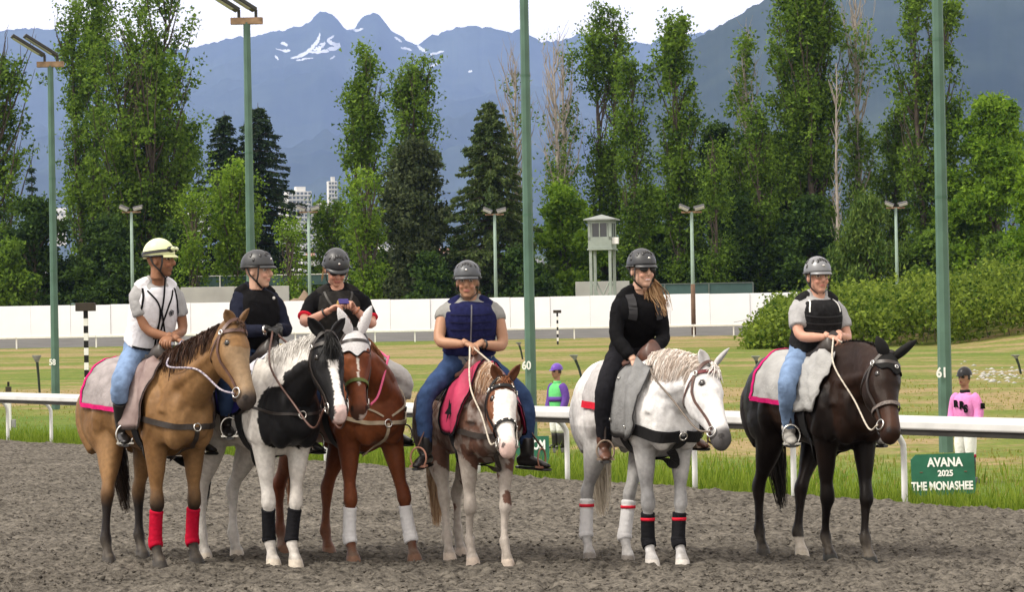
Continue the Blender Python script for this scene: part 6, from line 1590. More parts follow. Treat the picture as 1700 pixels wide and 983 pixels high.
S2 = dict(id='pinto', label='black and white pinto horse with a black head and white blaze', fr=fr, coat=coat2, feet=[fr.gnd(490, 947), fr.gnd(453, 946), fr.gnd(392, 930), fr.gnd(340, 935)],
          poll=fr.px(546, 556, 1.22), hyaw=-4, mane=((0.50, 0.48, 0.45), (0.75, 0.73, 0.70)), mane_side=-1, mane_len=.75, tail=((0.006, 0.006, 0.006), (0.03, 0.028, 0.026)), tail_off=(0.14, 0), tail_w=1.5, forelock=((0.006, 0.006, 0.006), (0.03, 0.03, 0.03)), fore_n=110, fore_len=.42, hoof=[(0.5, 0.45, 0.38)] * 4, eyerim=0.0)
S2['muzzle'] = fr.reach(570, 690, S2['poll'], 0.64); S2['ears'] = [fr.px(573, 528, 1.18), fr.px(511, 527, 1.18)]
H2 = build_horse(S2)
for i in (0, 1): leg_wrap(H2, i, 0.20, 0.44, BLKW)
# ---- 3 chestnut
fr = Fr(*on_ground(632, 941, .055).xy, 26); fr.o -= fr.f * 0.50; fr.o += Vector((-.10, .25, 0))
def coat3(V, reg, t, hx, hy, hz, H):
    n = coat_noise(V, 3, 3); col = mixc((0.115, 0.032, 0.013), (0.185, 0.058, 0.022), (n - .3) * 2.2)
    col = mixc(col, (0.07, 0.026, 0.014), np.where((reg >= 3) & (reg < 7), (1 - sstep(.35, .6, V[:, 2])) * .6, 0))
    m = (reg == 2) & (np.abs(hy - .005) < np.interp(hx, [.2, .3, .5, .62, .7], [.0, .008, .006, .010, 0])) & (hz > -.05); col[m] = (0.6, 0.55, 0.5)
    col = mixc(col, (0.05, 0.03, 0.025), np.where(reg == 2, sstep(.85, 1.0, hx) * .8, 0))
    m = (reg == 2) & (hx > .93) & (hy > 0) & (hz < -.05); col[m] = (0.5, 0.42, 0.38); return col
S3 = dict(id='chestnut', label='chestnut horse with a white ear bonnet and white front leg wraps', fr=fr, coat=coat3, feet=[fr.gnd(687, 938), fr.gnd(586, 941), fr.gnd(545, 926), fr.gnd(470, 922)],
          poll=fr.px(590, 552, 1.02), hyaw=-16, mane=((0.10, 0.035, 0.015), (0.25, 0.10, 0.04)), mane_side=1, tail=((0.10, 0.04, 0.02), (0.30, 0.15, 0.08)), hoof=[(0.16, 0.09, 0.06)] * 4, tail_off=(.1, 0))
S3['muzzle'] = fr.reach(598, 684, S3['poll'], 0.63); S3['ears'] = [fr.px(616, 510, 0.98), fr.px(562, 513, 0.98)]
H3 = build_horse(S3)
for i in (0, 1): leg_wrap(H3, i, 0.16, 0.43, WHTW)
# ---- 4 red roan paint
fr = Fr(*on_ground(813, 945, .055).xy, 18); fr.o -= fr.f * 0.50
def coat4(V, reg, t, hx, hy, hz, H):
    n = coat_noise(V, 5, 4); n2 = coat_noise(V, 26, 6); brn = np.array((0.082, 0.042, 0.030)); pale = np.array((0.36, 0.33, 0.31))
    col = mixc(brn, pale, np.clip((n - .40) * 1.5, 0, .38) + (n2 - .5) * 1.1)
    lg = (reg >= 3) & (reg < 7); f = np.where(lg, 1 - sstep(.55, .95, V[:, 2] + (n - .5) * .5), 0); col = mixc(col, (0.42, 0.38, 0.34), f * (.75 + n * .3))
    m = lg & (coat_noise(V, 7, 9) > .60) & (V[:, 2] > .35); col[m] = brn * 1.3
    red = np.array((0.16, 0.055, 0.022)); col = mixc(col, red, np.where((reg == 2) | (reg == 7) | ((reg == 1) & (t > .75)), .9, 0)); col = mixc(col, (0.03, 0.015, 0.01), np.where(reg == 7, .5, 0))
    wd = np.interp(hx, [.02, .10, .16, .3, .5, .7, 1.0], [.0, .05, .072, .085, .085, .075, .08]); m = np.isin(reg, (1, 2)) & (np.abs(hy) < wd + (coat_noise(V, 14, 23) - .5) * .03) & (hz > -.11) & (hx > .05); col[m] = (0.66, 0.63, 0.60)
    m = (reg == 2) & (hx > .80); col[m] = mixc(col[m], (0.50, 0.34, 0.30), np.clip((hx[m] - .78) * 5, 0, .85)); return col
S4 = dict(id='roan', label='red roan paint horse with a broad white face and pink breast flap', fr=fr, coat=coat4, feet=[fr.gnd(842, 947), fr.gnd(784, 944), fr.gnd(764, 927), fr.gnd(746, 936)],
          poll=fr.px(839, 630, 1.16), hyaw=0, mane=((0.40, 0.20, 0.09), (0.72, 0.62, 0.52)), mane_side=-1, mane_len=.9, tail=((0.35, 0.20, 0.10), (0.60, 0.45, 0.30)), hoof=[(0.45, 0.38, 0.32)] * 4, forelock=((0.14, 0.05, 0.02), (0.24, 0.10, 0.05)), fore_n=30, fore_len=.16, scale=.91, lift=0.0, width=.93)
S4['muzzle'] = fr.reach(849, 744, S4['poll'], 0.62); S4['ears'] = [fr.px(864, 605, 1.14), fr.px(817, 605, 1.14)]
H4 = build_horse(S4)
# ---- 5 grey
fr = Fr(*on_ground(1106, 946, .055).xy, 20); fr.o -= fr.f * 0.52
def coat5(V, reg, t, hx, hy, hz, H):
    n = coat_noise(V, 4, 5); col = mixc((0.66, 0.655, 0.65), (0.50, 0.50, 0.51), (n - .42) * 2.6)
    lg = (reg >= 3) & (reg < 7); f = np.where(lg, sstep(.25, .5, V[:, 2]) * (1 - sstep(.55, 1.05, V[:, 2])), 0); col = mixc(col, (0.20, 0.20, 0.205), f * (.55 + n * .6))
    hind = (reg >= 5) & (reg < 7); col = mixc(col, (0.25, 0.245, 0.245), np.where(hind & (V[:, 2] < 1.0), .35, 0))
    col = mixc(col, (0.035, 0.032, 0.033), np.where(reg == 2, sstep(.74, .90, hx + (coat_noise(V, 12, 7) - .5) * .12) * .95, 0))
    col = mixc(col, (0.12, 0.11, 0.11), np.where(reg == 7, .35, 0)); return col
S5 = dict(id='grey', label='white grey horse with a dark muzzle and pale tail', fr=fr, coat=coat5, feet=[fr.gnd(1132, 947), fr.gnd(1082, 947), fr.gnd(1042, 939), fr.gnd(978, 935)],
          poll=fr.px(1184, 607, 1.22), hyaw=28, mane=((0.52, 0.42, 0.35), (0.82, 0.79, 0.75)), mane_side=-1, mane_len=1.05, mane_n=520, tail=((0.52, 0.45, 0.36), (0.72, 0.66, 0.56)), tail_off=(.06, 0.10), tail_w=1.7, scale=.955, hoof=[(0.55, 0.52, 0.48), (0.55, 0.52, 0.48), (0.22, 0.20, 0.18), (0.22, 0.20, 0.18)], forelock=((0.55, 0.50, 0.46), (0.75, 0.73, 0.70)), fore_n=60, fore_len=.26, eyerim=.7)
S5['muzzle'] = fr.reach(1214, 733, S5['poll'], 0.63); S5['ears'] = [fr.px(1211, 578, 1.18), fr.px(1162, 580, 1.18)]
H5 = build_horse(S5)
for i in (0, 1): leg_wrap(H5, i, 0.16, 0.40, BLKW, tape=REDT)
for i in (2, 3): leg_wrap(H5, i, 0.18, 0.46, WHTW, tape=REDT)
# ---- 6 dark bay
fr = Fr(*on_ground(1410, 941, .055).xy, 20); fr.o -= fr.f * 0.54
def coat6(V, reg, t, hx, hy, hz, H):
    n = coat_noise(V, 3, 6); col = mixc((0.008, 0.005, 0.004), (0.025, 0.012, 0.0075), (n - .35) * 2.4)
    lg = (reg >= 3) & (reg < 7); col = mixc(col, (0.006, 0.0055, 0.0055), np.where(lg, .7, 0))
    col = mixc(col, (0.06, 0.028, 0.018), np.where(reg == 2, sstep(.6, .7, hx) * (1 - sstep(.86, .95, hx)) * .6, 0))
    m = (reg == 5) & (V[:, 2] < .17); col[m] = (0.42, 0.38, 0.33); return col
S6 = dict(id='dark_bay', label='dark bay nearly black horse with a black ear bonnet', fr=fr, coat=coat6, feet=[fr.gnd(1443, 943), fr.gnd(1377, 939), fr.gnd(1330, 931), fr.gnd(1266, 928)],
          poll=fr.px(1482, 590, 1.20), hyaw=14, mane=((0.005, 0.005, 0.005), (0.025, 0.02, 0.018)), mane_side=1, tail=((0.005, 0.005, 0.005), (0.03, 0.025, 0.022)), tail_off=(.02, .16), tail_w=1.3, hoof=[(0.03, 0.03, 0.028), (0.03, 0.03, 0.028), (0.40, 0.36, 0.30), (0.06, 0.055, 0.05)], rough=.36, spec=.10, scale=.98, eyerim=0)
S6['muzzle'] = fr.reach(1491, 724, S6['poll'], 0.64); S6['ears'] = [fr.px(1520, 566, 1.24), fr.px(1456, 560, 1.16)]
H6 = build_horse(S6)
# ------------------------------------------------------------------ saddlery and riders, horse by horse
def flap_pair(H, o, x0, x1, p0, p1, off, m, name, trim=None, tw=0.03, thick=0.008, rnd=0.28, wob=0.002, zc=1.18, nx=13, only=0, slope=0.0):
    out = []
    for s in ((1, -1) if not only else (only,)):
        xs = np.linspace(x0, x1, nx) * H['k']
        def ph(u): e = max(0, abs(2 * u - 1) - (1 - 2 * rnd)) / (2 * rnd); return (p0, p1 + slope * (u - .5) - 0.30 * (1 - math.sqrt(max(0, 1 - e * e))))
        ob, rows = drape(H, xs, ph, off, m, name, o, thick, 14, wob, s, zc); out.append((s, ob, rows))
        if trim is not None:
            loop = [r[0] for r in reversed(rows)][:1] + [rows[0][j] for j in range(0, 15)] + [r[-1] for r in rows[1:]] + [rows[-1][j] for j in range(13, -1, -1)]
            N_ = [nrm((0, p.y, p.z - zc * H['k'])) for p in loop]; V_, F_ = ribbon([p + Vector(tuple(n_)) * .002 for p, n_ in zip(loop, N_)], N_, tw, .005); MB().add(V_, F_).build('binding', trim, ob)
    return out
def pad(H, o, x0, x1, hang, off, m, trim=None, edges='back low', tw=0.04, name='saddle_cloth', wob=0.004, slope=0.0):
    xs = np.linspace(x0, x1, 18) * H['k']
    return drape(H, xs, lambda u: (0, hang + slope * (u - .5)), off, m, name, o, 0.006, 18, wob, 0, 1.18, (trim, edges) if trim is not None else None, tw)
def girth(H, o, x, m, width=0.09):
    body_strap(H, [(x, s * y, z) for s, y, z in ((-1, .26, 1.30), (-1, .34, 1.08), (-1, .26, .86), (-1, .10, .76), (1, .10, .76), (1, .26, .86), (1, .34, 1.08), (1, .26, 1.30))], width, m, 'girth', o, 0.008, 0.008)
def breast_collar(H, m, label, w=0.05, x0=0.36, z0=1.14, drop=True, neckstrap=False, zc=1.05, steel=True):
    o = empty('breast_collar', H['fr'].o, H['fr'].rz, label=label, cat='harness', group='breast collars on the horses'); k = H['k']
    for s in (1, -1): body_strap(H, [(x0 * k, s * .32, z0 * k), (.58 * k, s * .30, (zc + .06) * k), (.80 * k, s * .16, (zc + .01) * k), (.93 * k, s * .02, zc * k)], w, m, 'chest_strap', o, 0.010, 0.008)
    if drop: body_strap(H, [(.94 * k, 0, zc * k), (.90 * k, 0, .92 * k), (.78 * k, 0, .80 * k), (.60 * k, 0, .78 * k), (.42 * k, 0, .78 * k)], w * .8, m, 'belly_strap', o, 0.012, 0.008)
    if neckstrap:
        for s in (1, -1): body_strap(H, [(.50 * k, s * .14, 1.50 * k), (.66 * k, s * .22, 1.34 * k), (.80 * k, s * .20, 1.20 * k), (.93 * k, s * .03, 1.10 * k)], w * .5, m, 'neck_strap', o, 0.010, 0.006)
    p, n_ = snap(H, [(.95 * k, 0, zc * k)], .022)
    if steel: MB().add(*torus(p[0], .028, .006, n_[0], 14, 5)).build('ring', MSTL, o, smooth=True)
    return o
def show(Q): pass

# ---- 1: rider in the cream helmet on the buckskin
fr = H1['fr']
sd = saddle(H1, 'dark exercise saddle with grey cloth and brown shoulder guards on the buckskin'); GREYPAD = cloth('grey_saddle_cloth', (0.27, 0.245, 0.245), 0.25, scale=9)
pad(H1, sd, -.52, .10, 1.55, .014, GREYPAD, MAG, 'back low', .034, slope=.12)
flap_pair(H1, sd, .15, .58, .34, 2.05, .045, mat('brown_grey_guard', (0.165, 0.105, 0.095), 0.6, 0.22, 5, bump=0.2, col2=(0.33, 0.26, 0.245)), 'shoulder_guard', MLEA, .010)
girth(H1, sd, .36, MBLK)
breast_collar(H1, MLEA, 'dark brown breast collar across the buckskin chest', .042)
R1 = dict(fr=fr, label='rider in a cream helmet with goggles, white vest and blue jeans', hip=fr.sag(243, 585), neck=fr.sag(260, 468), head=fr.sag(266, 432), hyaw=46, syaw=-2, hands=[fr.px(279, 562, .40), fr.px(299, 566, .42)],
          feet=[deft(fr, .16, 1), fr.px(204, 716, .12)], skin='brown', stubble=True, shirt=GREYT, trousers=DENIM, boots=BLKBOOT, boot_top=.27, leg_end=1.35, vest=cloth('white_vest', (0.70, 0.70, 0.74), 0.05), helmet='cream', sleeve=.62, uarm=.30, farm=.27, thigh=.44, shin=.43, brow=(0.01, .008, .006), lips=(.22, .09, .07), shoulder=.165)
Q1 = make_rider(R1)
vest_line(Q1, [(.93, .10), (.72, .05), (.45, .02), (.16, .012)], .012, BLACKC); vest_line(Q1, [(.93, -.10), (.80, -.03), (.62, -.005), (.16, -.012)], .012, BLACKC)
vest_line(Q1, [(.94, .125), (.82, .132), (.70, .142), (.60, .160)], .016, BLACKC); vest_line(Q1, [(.94, -.125), (.82, -.132), (.70, -.142), (.60, -.160)], .016, BLACKC)
vest_line(Q1, [(.155, -.16), (.15, -.08), (.15, 0), (.15, .08), (.155, .16)], .016, BLACKC)
# hanging black chin strap tails and the flower badge
cord([Q1['hq'](.03, .02, -.13), vest_pt(Q1, .82, .01, .012)[0], vest_pt(Q1, .5, -.01, .012)[0], vest_pt(Q1, .30, -.03, .012)[0]], .007, BLACKC, 'hanging_strap', Q1['o']); cord([vest_pt(Q1, .70, .0, .012)[0], vest_pt(Q1, .45, .04, .012)[0], vest_pt(Q1, .22, .08, .012)[0]], .006, BLACKC, 'hanging_strap', Q1['o'])
p, n_ = vest_pt(Q1, .66, .085, .004)
mb = MB(); a_ = n_.cross(Vector((0, 0, 1))).normalized(); b_ = a_.cross(n_)
for q in range(5):
    c = p + a_ * .013 * math.cos(q * 1.2566) + b_ * .013 * math.sin(q * 1.2566); mb.add(*torus(c, .009, .0028, n_, 10, 4))
mb.add(*torus(p, .006, .002, n_, 8, 4)).build('flower_badge', BLACKC, Q1['o'])
for i in (0, 1): stirrup(H1, sd, (1, -1)[i], Q1['foot'][i])
bridle(H1, 'brown leather bridle with silver buttons on the buckskin', MBRL, noseband=False)
reins(H1, Q1, MPURP, 'braided grey and purple rope rein on the buckskin', .06, 1, .0075)

# ---- 2: rider in black turning away on the pinto
fr = H2['fr']
sd = saddle(H2, 'black saddle with white cloth and navy pad on the pinto')
pad(H2, sd, -.36, .44, .78, .012, cloth('white_saddle_cloth', (0.56, 0.57, 0.64), 0.08)); flap_pair(H2, sd, -.05, .40, .60, 1.75, .022, cloth('navy_pad', (0.020, 0.020, 0.13), 0.15), 'navy_pad', BLACKC, .014); girth(H2, sd, .34, MBLK)
BC2 = breast_collar(H2, MLEA, 'thin dark breast strap across the pinto', .02, drop=False, zc=1.13)
NAVYK = cloth('black_navy_top', (0.012, 0.014, 0.026), 0.2)
R2 = dict(fr=fr, label='rider in black long sleeves and dark helmet, head turned to the side', hip=fr.sag(422, 590), neck=fr.sag(424, 478), head=fr.sag(429, 450), hyaw=38, syaw=4, hands=[fr.px(462, 545, .36), fr.px(450, 548, .38)], feet=[deft(fr, .16, 1), fr.px(378, 704, .14)],
          skin='pale', shirt=NAVYK, trousers=DENIMD, boots=BLKBOOT, boot_top=.12, leg_end=1.95, vest=cloth('black_vest', (0.008, 0.008, 0.009), 0.25), helmet='dark', sleeve=1.92, sl_flare=0.002, collar=True, gloves=(0.012, .012, .012), bulk=.96, shoulder=.17, uarm=.27, farm=.25)
Q2 = make_rider(R2)
p, n_ = vest_pt(Q2, .86, .09, .004); MB().add(*ellipsoid(p, (.012, .012, .012), None, 8, 6)).build('white_patch', MWHT, Q2['o'])
for i in (0, 1): stirrup(H2, sd, (1, -1)[i], Q2['foot'][i])
bridle(H2, 'dark bridle with silver fittings on the pinto', MLEA, noseband=False)
reins(H2, Q2, MBRL, 'brown leather reins looping down the pinto neck', .26, 1, .008)
# watch
MB().add(*torus(Q2['hands'][1] - nrm(Q2['hands'][1] - Q2['el'][1]) * .05, .032, .009, nrm(Q2['hands'][1] - Q2['el'][1]), 14, 5)).build('wrist_watch', MSTL, Q2['o'], smooth=True)

# ---- 3: rider looking at a phone on the chestnut
fr = H3['fr']
sd = saddle(H3, 'black saddle with grey and maroon cloth on the chestnut')
MARN = cloth('maroon_cloth', (0.16, 0.015, 0.03), 0.15)
pad(H3, sd, -.40, .42, .95, .014, cloth('dark_grey_cloth', (0.13, 0.13, 0.15), 0.15), MARN, 'low front', .06); girth(H3, sd, .34, MBLK)
breast_collar(H3, mat('tan_strap', (0.40, 0.33, 0.24), 0.6, 0.2, 20), 'pale tan breast straps on the chestnut', .028, neckstrap=True)
TEE3 = cloth('black_tshirt', (0.006, 0.006, 0.007), 0.2)
hL, hR = fr.px(583, 508, .30), fr.px(549, 514, .30)
R3 = dict(fr=fr, label='rider in black T-shirt and sunglasses looking down at a phone', hip=fr.px(566, 592, .0), neck=fr.px(559, 478, .06), head=fr.px(558, 447, .10), hyaw=-12, hpitch=-24, syaw=-16, hands=[hL, hR], feet=[fr.px(656, 716, .16), deft(fr, .16, -1)], kpole=[(0.7, 1.0, .3), None],
          skin='pink', shirt=TEE3, trousers=cloth('grey_breeches', (0.42, 0.41, 0.40), 0.08), boots=BLKBOOT, boot_top=.20, leg_end=1.40, vest=cloth('black_vest_b', (0.020, 0.019, 0.018), 0.3), helmet='dark', sleeve=.70, cuff=REDT, sl_flare=.006, shoulder=.18, bulk=1.02, belly=.01, epole=[(0.0, 1.0, -1.0), (0.0, -1.0, -1.0)], curl=.9, hdir=[(.55, -.6, .45), (.55, .6, .45)])
Q3 = make_rider(R3)
eyewear(Q3, MBKP)
p, n_ = vest_pt(Q3, .80, 0, .004); MB().add(*ellipsoid(p, (.008, .026, .034), Matrix((tuple(n_), tuple(Q3['lef']), tuple(Q3['spine']))).transposed(), 10, 8)).build('gold_badge', mat('gold_thread', (0.42, 0.30, 0.10), 0.5, 0.4, 80), Q3['o'], smooth=True)
vest_line(Q3, [(.95, .10), (.86, .085), (.76, .05), (.70, .0), (.76, -.05), (.86, -.085), (.95, -.10)], .016, mat('vest_piping', (0.05, 0.048, 0.045), 0.5), off=.005)
for i in (0, 1):
    d_ = nrm(Q3['hands'][i] - Q3['el'][i]); MB().add(*torus(Q3['hands'][i] - d_ * .055, .031, .007, d_, 14, 5)).build('wrist_band', MBKP if i else mat('rainbow_band', (0.10, 0.35, 0.25), 0.6, 0.8, 60, col2=(0.6, 0.2, 0.1)), Q3['o'], smooth=True)
# pale hair at the sides of the helmet
rng = np.random.default_rng(3); out = []
for i in range(60):
    s = 1 if i % 2 else -1; a_ = rng.random(); out.append([Q3['hq'](-.03 - .03 * a_, s * (.078 + .012 * q + .008 * rng.random()), .01 - .11 * q * (0.6 + .6 * rng.random())) for q in np.linspace(0, 1, 5)])
strands('hair', None, out, .004, hair_mat('blonde_hair', (0.30, 0.20, 0.10), (0.62, 0.48, 0.28)), Q3['o'])
ph = (Q3['hands'][0] + Q3['hands'][1]) / 2 + np.array([.055, 0, .045]); rt = Matrix.Rotation(math.radians(-35), 3, 'Y')
phone = empty('mobile_phone', fr.o, fr.rz, label='mobile phone in a purple case held by the chestnut rider', cat='phone')
MB().box(ph, (.012, .080, .045), rt).build('case', mat('purple_case', (0.045, 0.035, 0.15), 0.4), phone, bevel=.004); MB().box(ph + npv(rt @ Vector((-.009, 0, 0))), (.004, .072, .038), rt).build('screen', MGL, phone)
for i in (0, 1): stirrup(H3, sd, (1, -1)[i], Q3['foot'][i])
bridle(H3, 'dark bridle with green padded noseband on the chestnut', MLEA, nb_m=mat('green_noseband', (0.10, 0.13, 0.035), 0.6, 0.2, 20))
o = empty('reins', fr.o, fr.rz, label='pink and black reins hanging on the chestnut neck', cat='reins', group='reins held by the riders')
for s in (1, -1):
    b = H3['hp'](.84, s * 1.75, .03); NA = H3['neck']; S_ = H3['nfr'][1]; U_ = H3['nfr'][2]; j = int(len(NA) * .5); j2 = int(len(NA) * .22)
    cord([b, b * .6 + (NA[j, :3] + S_[j] * s * (NA[j, 3] + .05)) * .4 + np.array([0, 0, -.05]), NA[j, :3] + S_[j] * s * (NA[j, 3] + .035) + U_[j] * .02, NA[j2, :3] + S_[j2] * s * (NA[j2, 3] + .012) + U_[j2] * NA[j2, 4] * .62, np.array([.42, s * .10, 1.60]), np.array([.30, s * .03, 1.63])], .009, MPINKR if s == 1 else MBLK, 'rein', o, 8)
# white ear bonnet
MBON = mat('white_crochet', (0.74, 0.73, 0.74), 0.85, 0.12, 90, bump=0.9, bscale=220)
def bonnet(H, S, m, trim_m, label, low=0.25):
    o = empty('ear_bonnet', H['fr'].o, H['fr'].rz, label=label, cat='ear bonnet'); ts_ = np.linspace(-.06, 1, 10); nph = 21; V = []
    for i, u in enumerate(np.linspace(0, 1, 10)):
        for j in range(nph):
            ph_ = -1.35 + 2.7 * j / (nph - 1); lw = (low + 0.0) * (1 - .55 * (abs(ph_) / 1.35) ** 1.5) + .02 * math.cos(ph_ * 7); V.append(H['hp'](-.055 + (lw + .055) * u, ph_, .010))
    MB().add(V, [tuple(f) for f in grid_faces(10, nph)]).build('forehead_panel', m, o, smooth=True)
    cord(V[-nph:], .005, trim_m, 'edge_cord', o, 2)
    for i, s2 in enumerate((1, -1)):
        b = H['hp'](-.01, s2 * .62, -.012); tip = npv(S['ears'][i]); ax = tip - b
        fw = nrm(H['hd'] * .7 + H['hs'] * s2 * .6)
        sdv = nrm(np.cross(ax, fw)); V_, F_ = tube([b - ax * .08, b + ax * .15, b + ax * .38, b + ax * .62, b + ax * .86, b + ax * 1.05], np.array([.030, .040, .045, .040, .026, .005]), np.array([.024, .030, .032, .028, .020, .005]), 14, 2, sdv)
        MB().add(V_, F_).build('ear_cover', m, o, smooth=True)
    return o
bonnet(H3, S3, MBON, BLACKC, 'white crochet ear bonnet with black edging on the chestnut', .30)

# ---- 4: rider in the navy vest on the roan
fr = H4['fr']
sd = saddle(H4, 'brown saddle with a pink star flap on the roan', MBRL)
PINK = mat('pink_red_flap', (0.33, 0.030, 0.075), 0.55, 0.25, 6, bump=0.2)
pad(H4, sd, -.34, .28, 1.0, .014, cloth('black_saddle_pad', (0.02, 0.018, 0.018), 0.2), slope=.1)
fl = flap_pair(H4, sd, .20, .66, .10, 1.98, .040, PINK, 'breast_flap', BLACKC, .022)
for s, ob, rows in fl:
    c = rows[7][9]; n_ = Vector(tuple(nrm((0, c.y, c.z - 1.18 * H4['k'])))); a_ = Vector((1, 0, 0)); b_ = n_.cross(a_); P = []
    for q in range(10): r_ = .10 if q % 2 == 0 else .042; t = math.pi / 2 + q * math.pi / 5; P.append(c + n_ * .012 + a_ * r_ * math.cos(t) + b_ * r_ * math.sin(t) * s)
    MB().add(P + [c + n_ * .016], [(i, (i + 1) % 10, 10) for i in range(10)]).build('star', BLACKC, ob)
girth(H4, sd, .34, MBLK)
breast_collar(H4, MLEA, 'studded dark breast collar on the roan', .04, steel=True)
NAVY = cloth('navy_vest', (0.012, 0.014, 0.055), 0.2, scale=30)
R4 = dict(fr=fr, label='rider in a navy padded vest and dark jeans facing the camera', hip=fr.px(778, 600, .0), neck=fr.px(781, 497, .04), head=fr.px(776, 468, .07), hyaw=-22, syaw=-14, hands=[fr.px(794, 572, .26), fr.px(778, 572, .30)], feet=[fr.px(875, 755, .16), fr.px(706, 752, .16)], kpole=[(.8, 1.2, .4), (.8, -1.2, .4)], fdir=[(.75, .75, -.10), (.75, -.65, -.10)],
          skin='tan', shirt=cloth('grey_green_tee', (0.23, 0.23, 0.22), 0.08), trousers=DENIMD, boots=BLKBOOT, boot_top=.13, leg_end=1.92, vest=NAVY, helmet='grey', sleeve=.30, sl_flare=.004, shoulder=.178, bulk=1.08, limb=1.10, belly=.01, bust=.02, thigh=.42, shin=.41, epole=[(-.2, 1.0, -.8), (-.2, -1.0, -.8)], flare=.008, legw=.84)
Q4 = make_rider(R4)
for t in (.30, .42, .54, .66, .78): vest_line(Q4, [(t, -.15), (t - .005, -.08), (t - .008, 0), (t - .005, .08), (t, .15)], .006, mat('navy_stitch', (0.006, 0.007, 0.03), 0.8), 'quilt_seam', off=.002, thick=.003)
vest_line(Q4, [(.92, 0), (.6, 0), (.2, 0)], .010, mat('zip', (0.10, 0.10, 0.12), 0.4), 'zip', off=.004)
d_ = nrm(Q4['hands'][0] - Q4['el'][0]); MB().add(*torus(Q4['hands'][0] - d_ * .055, .034, .008, d_, 14, 5)).build('wrist_watch', MBKP, Q4['o'], smooth=True)
for i in (0, 1): stirrup(H4, sd, (1, -1)[i], Q4['foot'][i], BRNBOOT, mat('copper_stirrup', (0.35, 0.18, 0.13), 0.5, 0.2, 10))
bridle(H4, 'studded black bridle on the white faced roan', MBLK, studs=True)
reins(H4, Q4, MROPE, 'cream braided rope reins on the roan', .12, 1, .0065)
rng = np.random.default_rng(4); out = [[Q4['hq'](-.06 - .05 * q + rng.normal(0, .006), .05 + .05 * q + rng.normal(0, .01), -.05 - .10 * q) for q in np.linspace(0, 1, 5)] for i in range(50)]
strands('hair', None, out, .005, hair_mat('light_brown_hair', (0.16, 0.09, 0.05), (0.38, 0.24, 0.13)), Q4['o'])

# ---- 5: smiling rider in black on the grey
fr = H5['fr']
sd = saddle(H5, 'brown saddle with grey shoulder guards and grey cloth on the white horse', MBRL)
pad(H5, sd, -.38, .20, 1.50, .014, cloth('pale_grey_cloth', (0.40, 0.39, 0.39), 0.12), REDT, 'low', .05, slope=.1)
fl = flap_pair(H5, sd, .18, .66, .40, 2.2, .045, mat('grey_guard', (0.185, 0.188, 0.19), 0.75, 0.18, 14, bump=0.3), 'shoulder_guard', MBKP, .012)
for s, ob, rows in fl:
    for (i_, j_) in ((2, 3), (2, 11), (9, 12)): c = rows[i_][j_]; n_ = Vector(tuple(nrm((0, c.y, c.z - 1.18)))); MB().add(*torus(c + n_ * .008, .011, .004, n_, 12, 5)).build('eyelet', MSTL, ob, smooth=True)
girth(H5, sd, .32, MBLK, .12)
breast_collar(H5, MBLK, 'wide black breast collar with steel rings on the white horse', .085, zc=.98, z0=1.0)
R5 = dict(fr=fr, label='smiling rider all in black with sunglasses and long light brown hair', hip=fr.sag(1046, 592), neck=fr.sag(1062, 482), head=fr.sag(1066, 449), hyaw=6, syaw=2, hands=[fr.px(1084, 583, .34), fr.px(1054, 602, .36)], feet=[deft(fr, .16, 1), fr.px(1003, 742, .14)],
          skin='pale', shirt=BLACKC, trousers=cloth('black_breeches', (0.012, 0.012, 0.015), 0.2), boots=BRNBOOT, boot_top=.10, leg_end=1.93, vest=None, helmet='dark', sleeve=1.88, sl_flare=.003, shoulder=.165, bulk=.95, bust=.03, smile=True, uarm=.285, farm=.26, flare=.01, lips=(.45, .12, .12))
Q5 = make_rider(R5); eyewear(Q5, MBKP)
Q5['vest_bvh'] = Q5['shirt_bvh']
for s in (-1, 1): vest_line(Q5, [(.70, s * .10), (.80, s * .10), (.90, s * .10), (.955, s * .098)], .06, mat('vest_strap', (0.03, 0.03, 0.033), 0.7), 'vest_strap', off=.006, thick=.012)
rng = np.random.default_rng(5); out = []
for i in range(260):
    a_ = rng.normal(0, 1); b_ = rng.normal(0, 1); L_ = .8 + .3 * rng.random(); w_ = rng.random() * 6
    out.append([Q5['hq'](-.045 + .085 * q ** .7 + .018 * a_ * (.4 + q), .060 + .06 * q + .028 * b_ * (.3 + math.sin(2.4 * q)) + .008 * math.sin(q * 9 + w_), -.04 - .27 * q * L_) for q in np.linspace(0, 1, 9)])
strands('hair', None, out, .0055, hair_mat('long_hair', (0.16, 0.075, 0.035), (0.60, 0.40, 0.22)), Q5['o'])
d_ = nrm(Q5['hands'][0] - Q5['el'][0]); MB().add(*torus(Q5['hands'][0] - d_ * .055, .031, .008, d_, 14, 5)).build('wrist_watch', MWHT, Q5['o'], smooth=True)
for i in (0, 1): stirrup(H5, sd, (1, -1)[i], Q5['foot'][i], MLEA, mat('tan_stirrup', (0.22, 0.17, 0.13), 0.6, 0.2, 10))
bridle(H5, 'dark red leather bridle on the white horse', MBRL, noseband=False, brow=mat('dark_red_browband', (0.10, 0.008, 0.012), 0.5))
reins(H5, Q5, mat('taupe_rein', (0.15, 0.125, 0.105), 0.7, 0.2, 40), 'taupe leather reins on the white horse', .10, 0, .007)

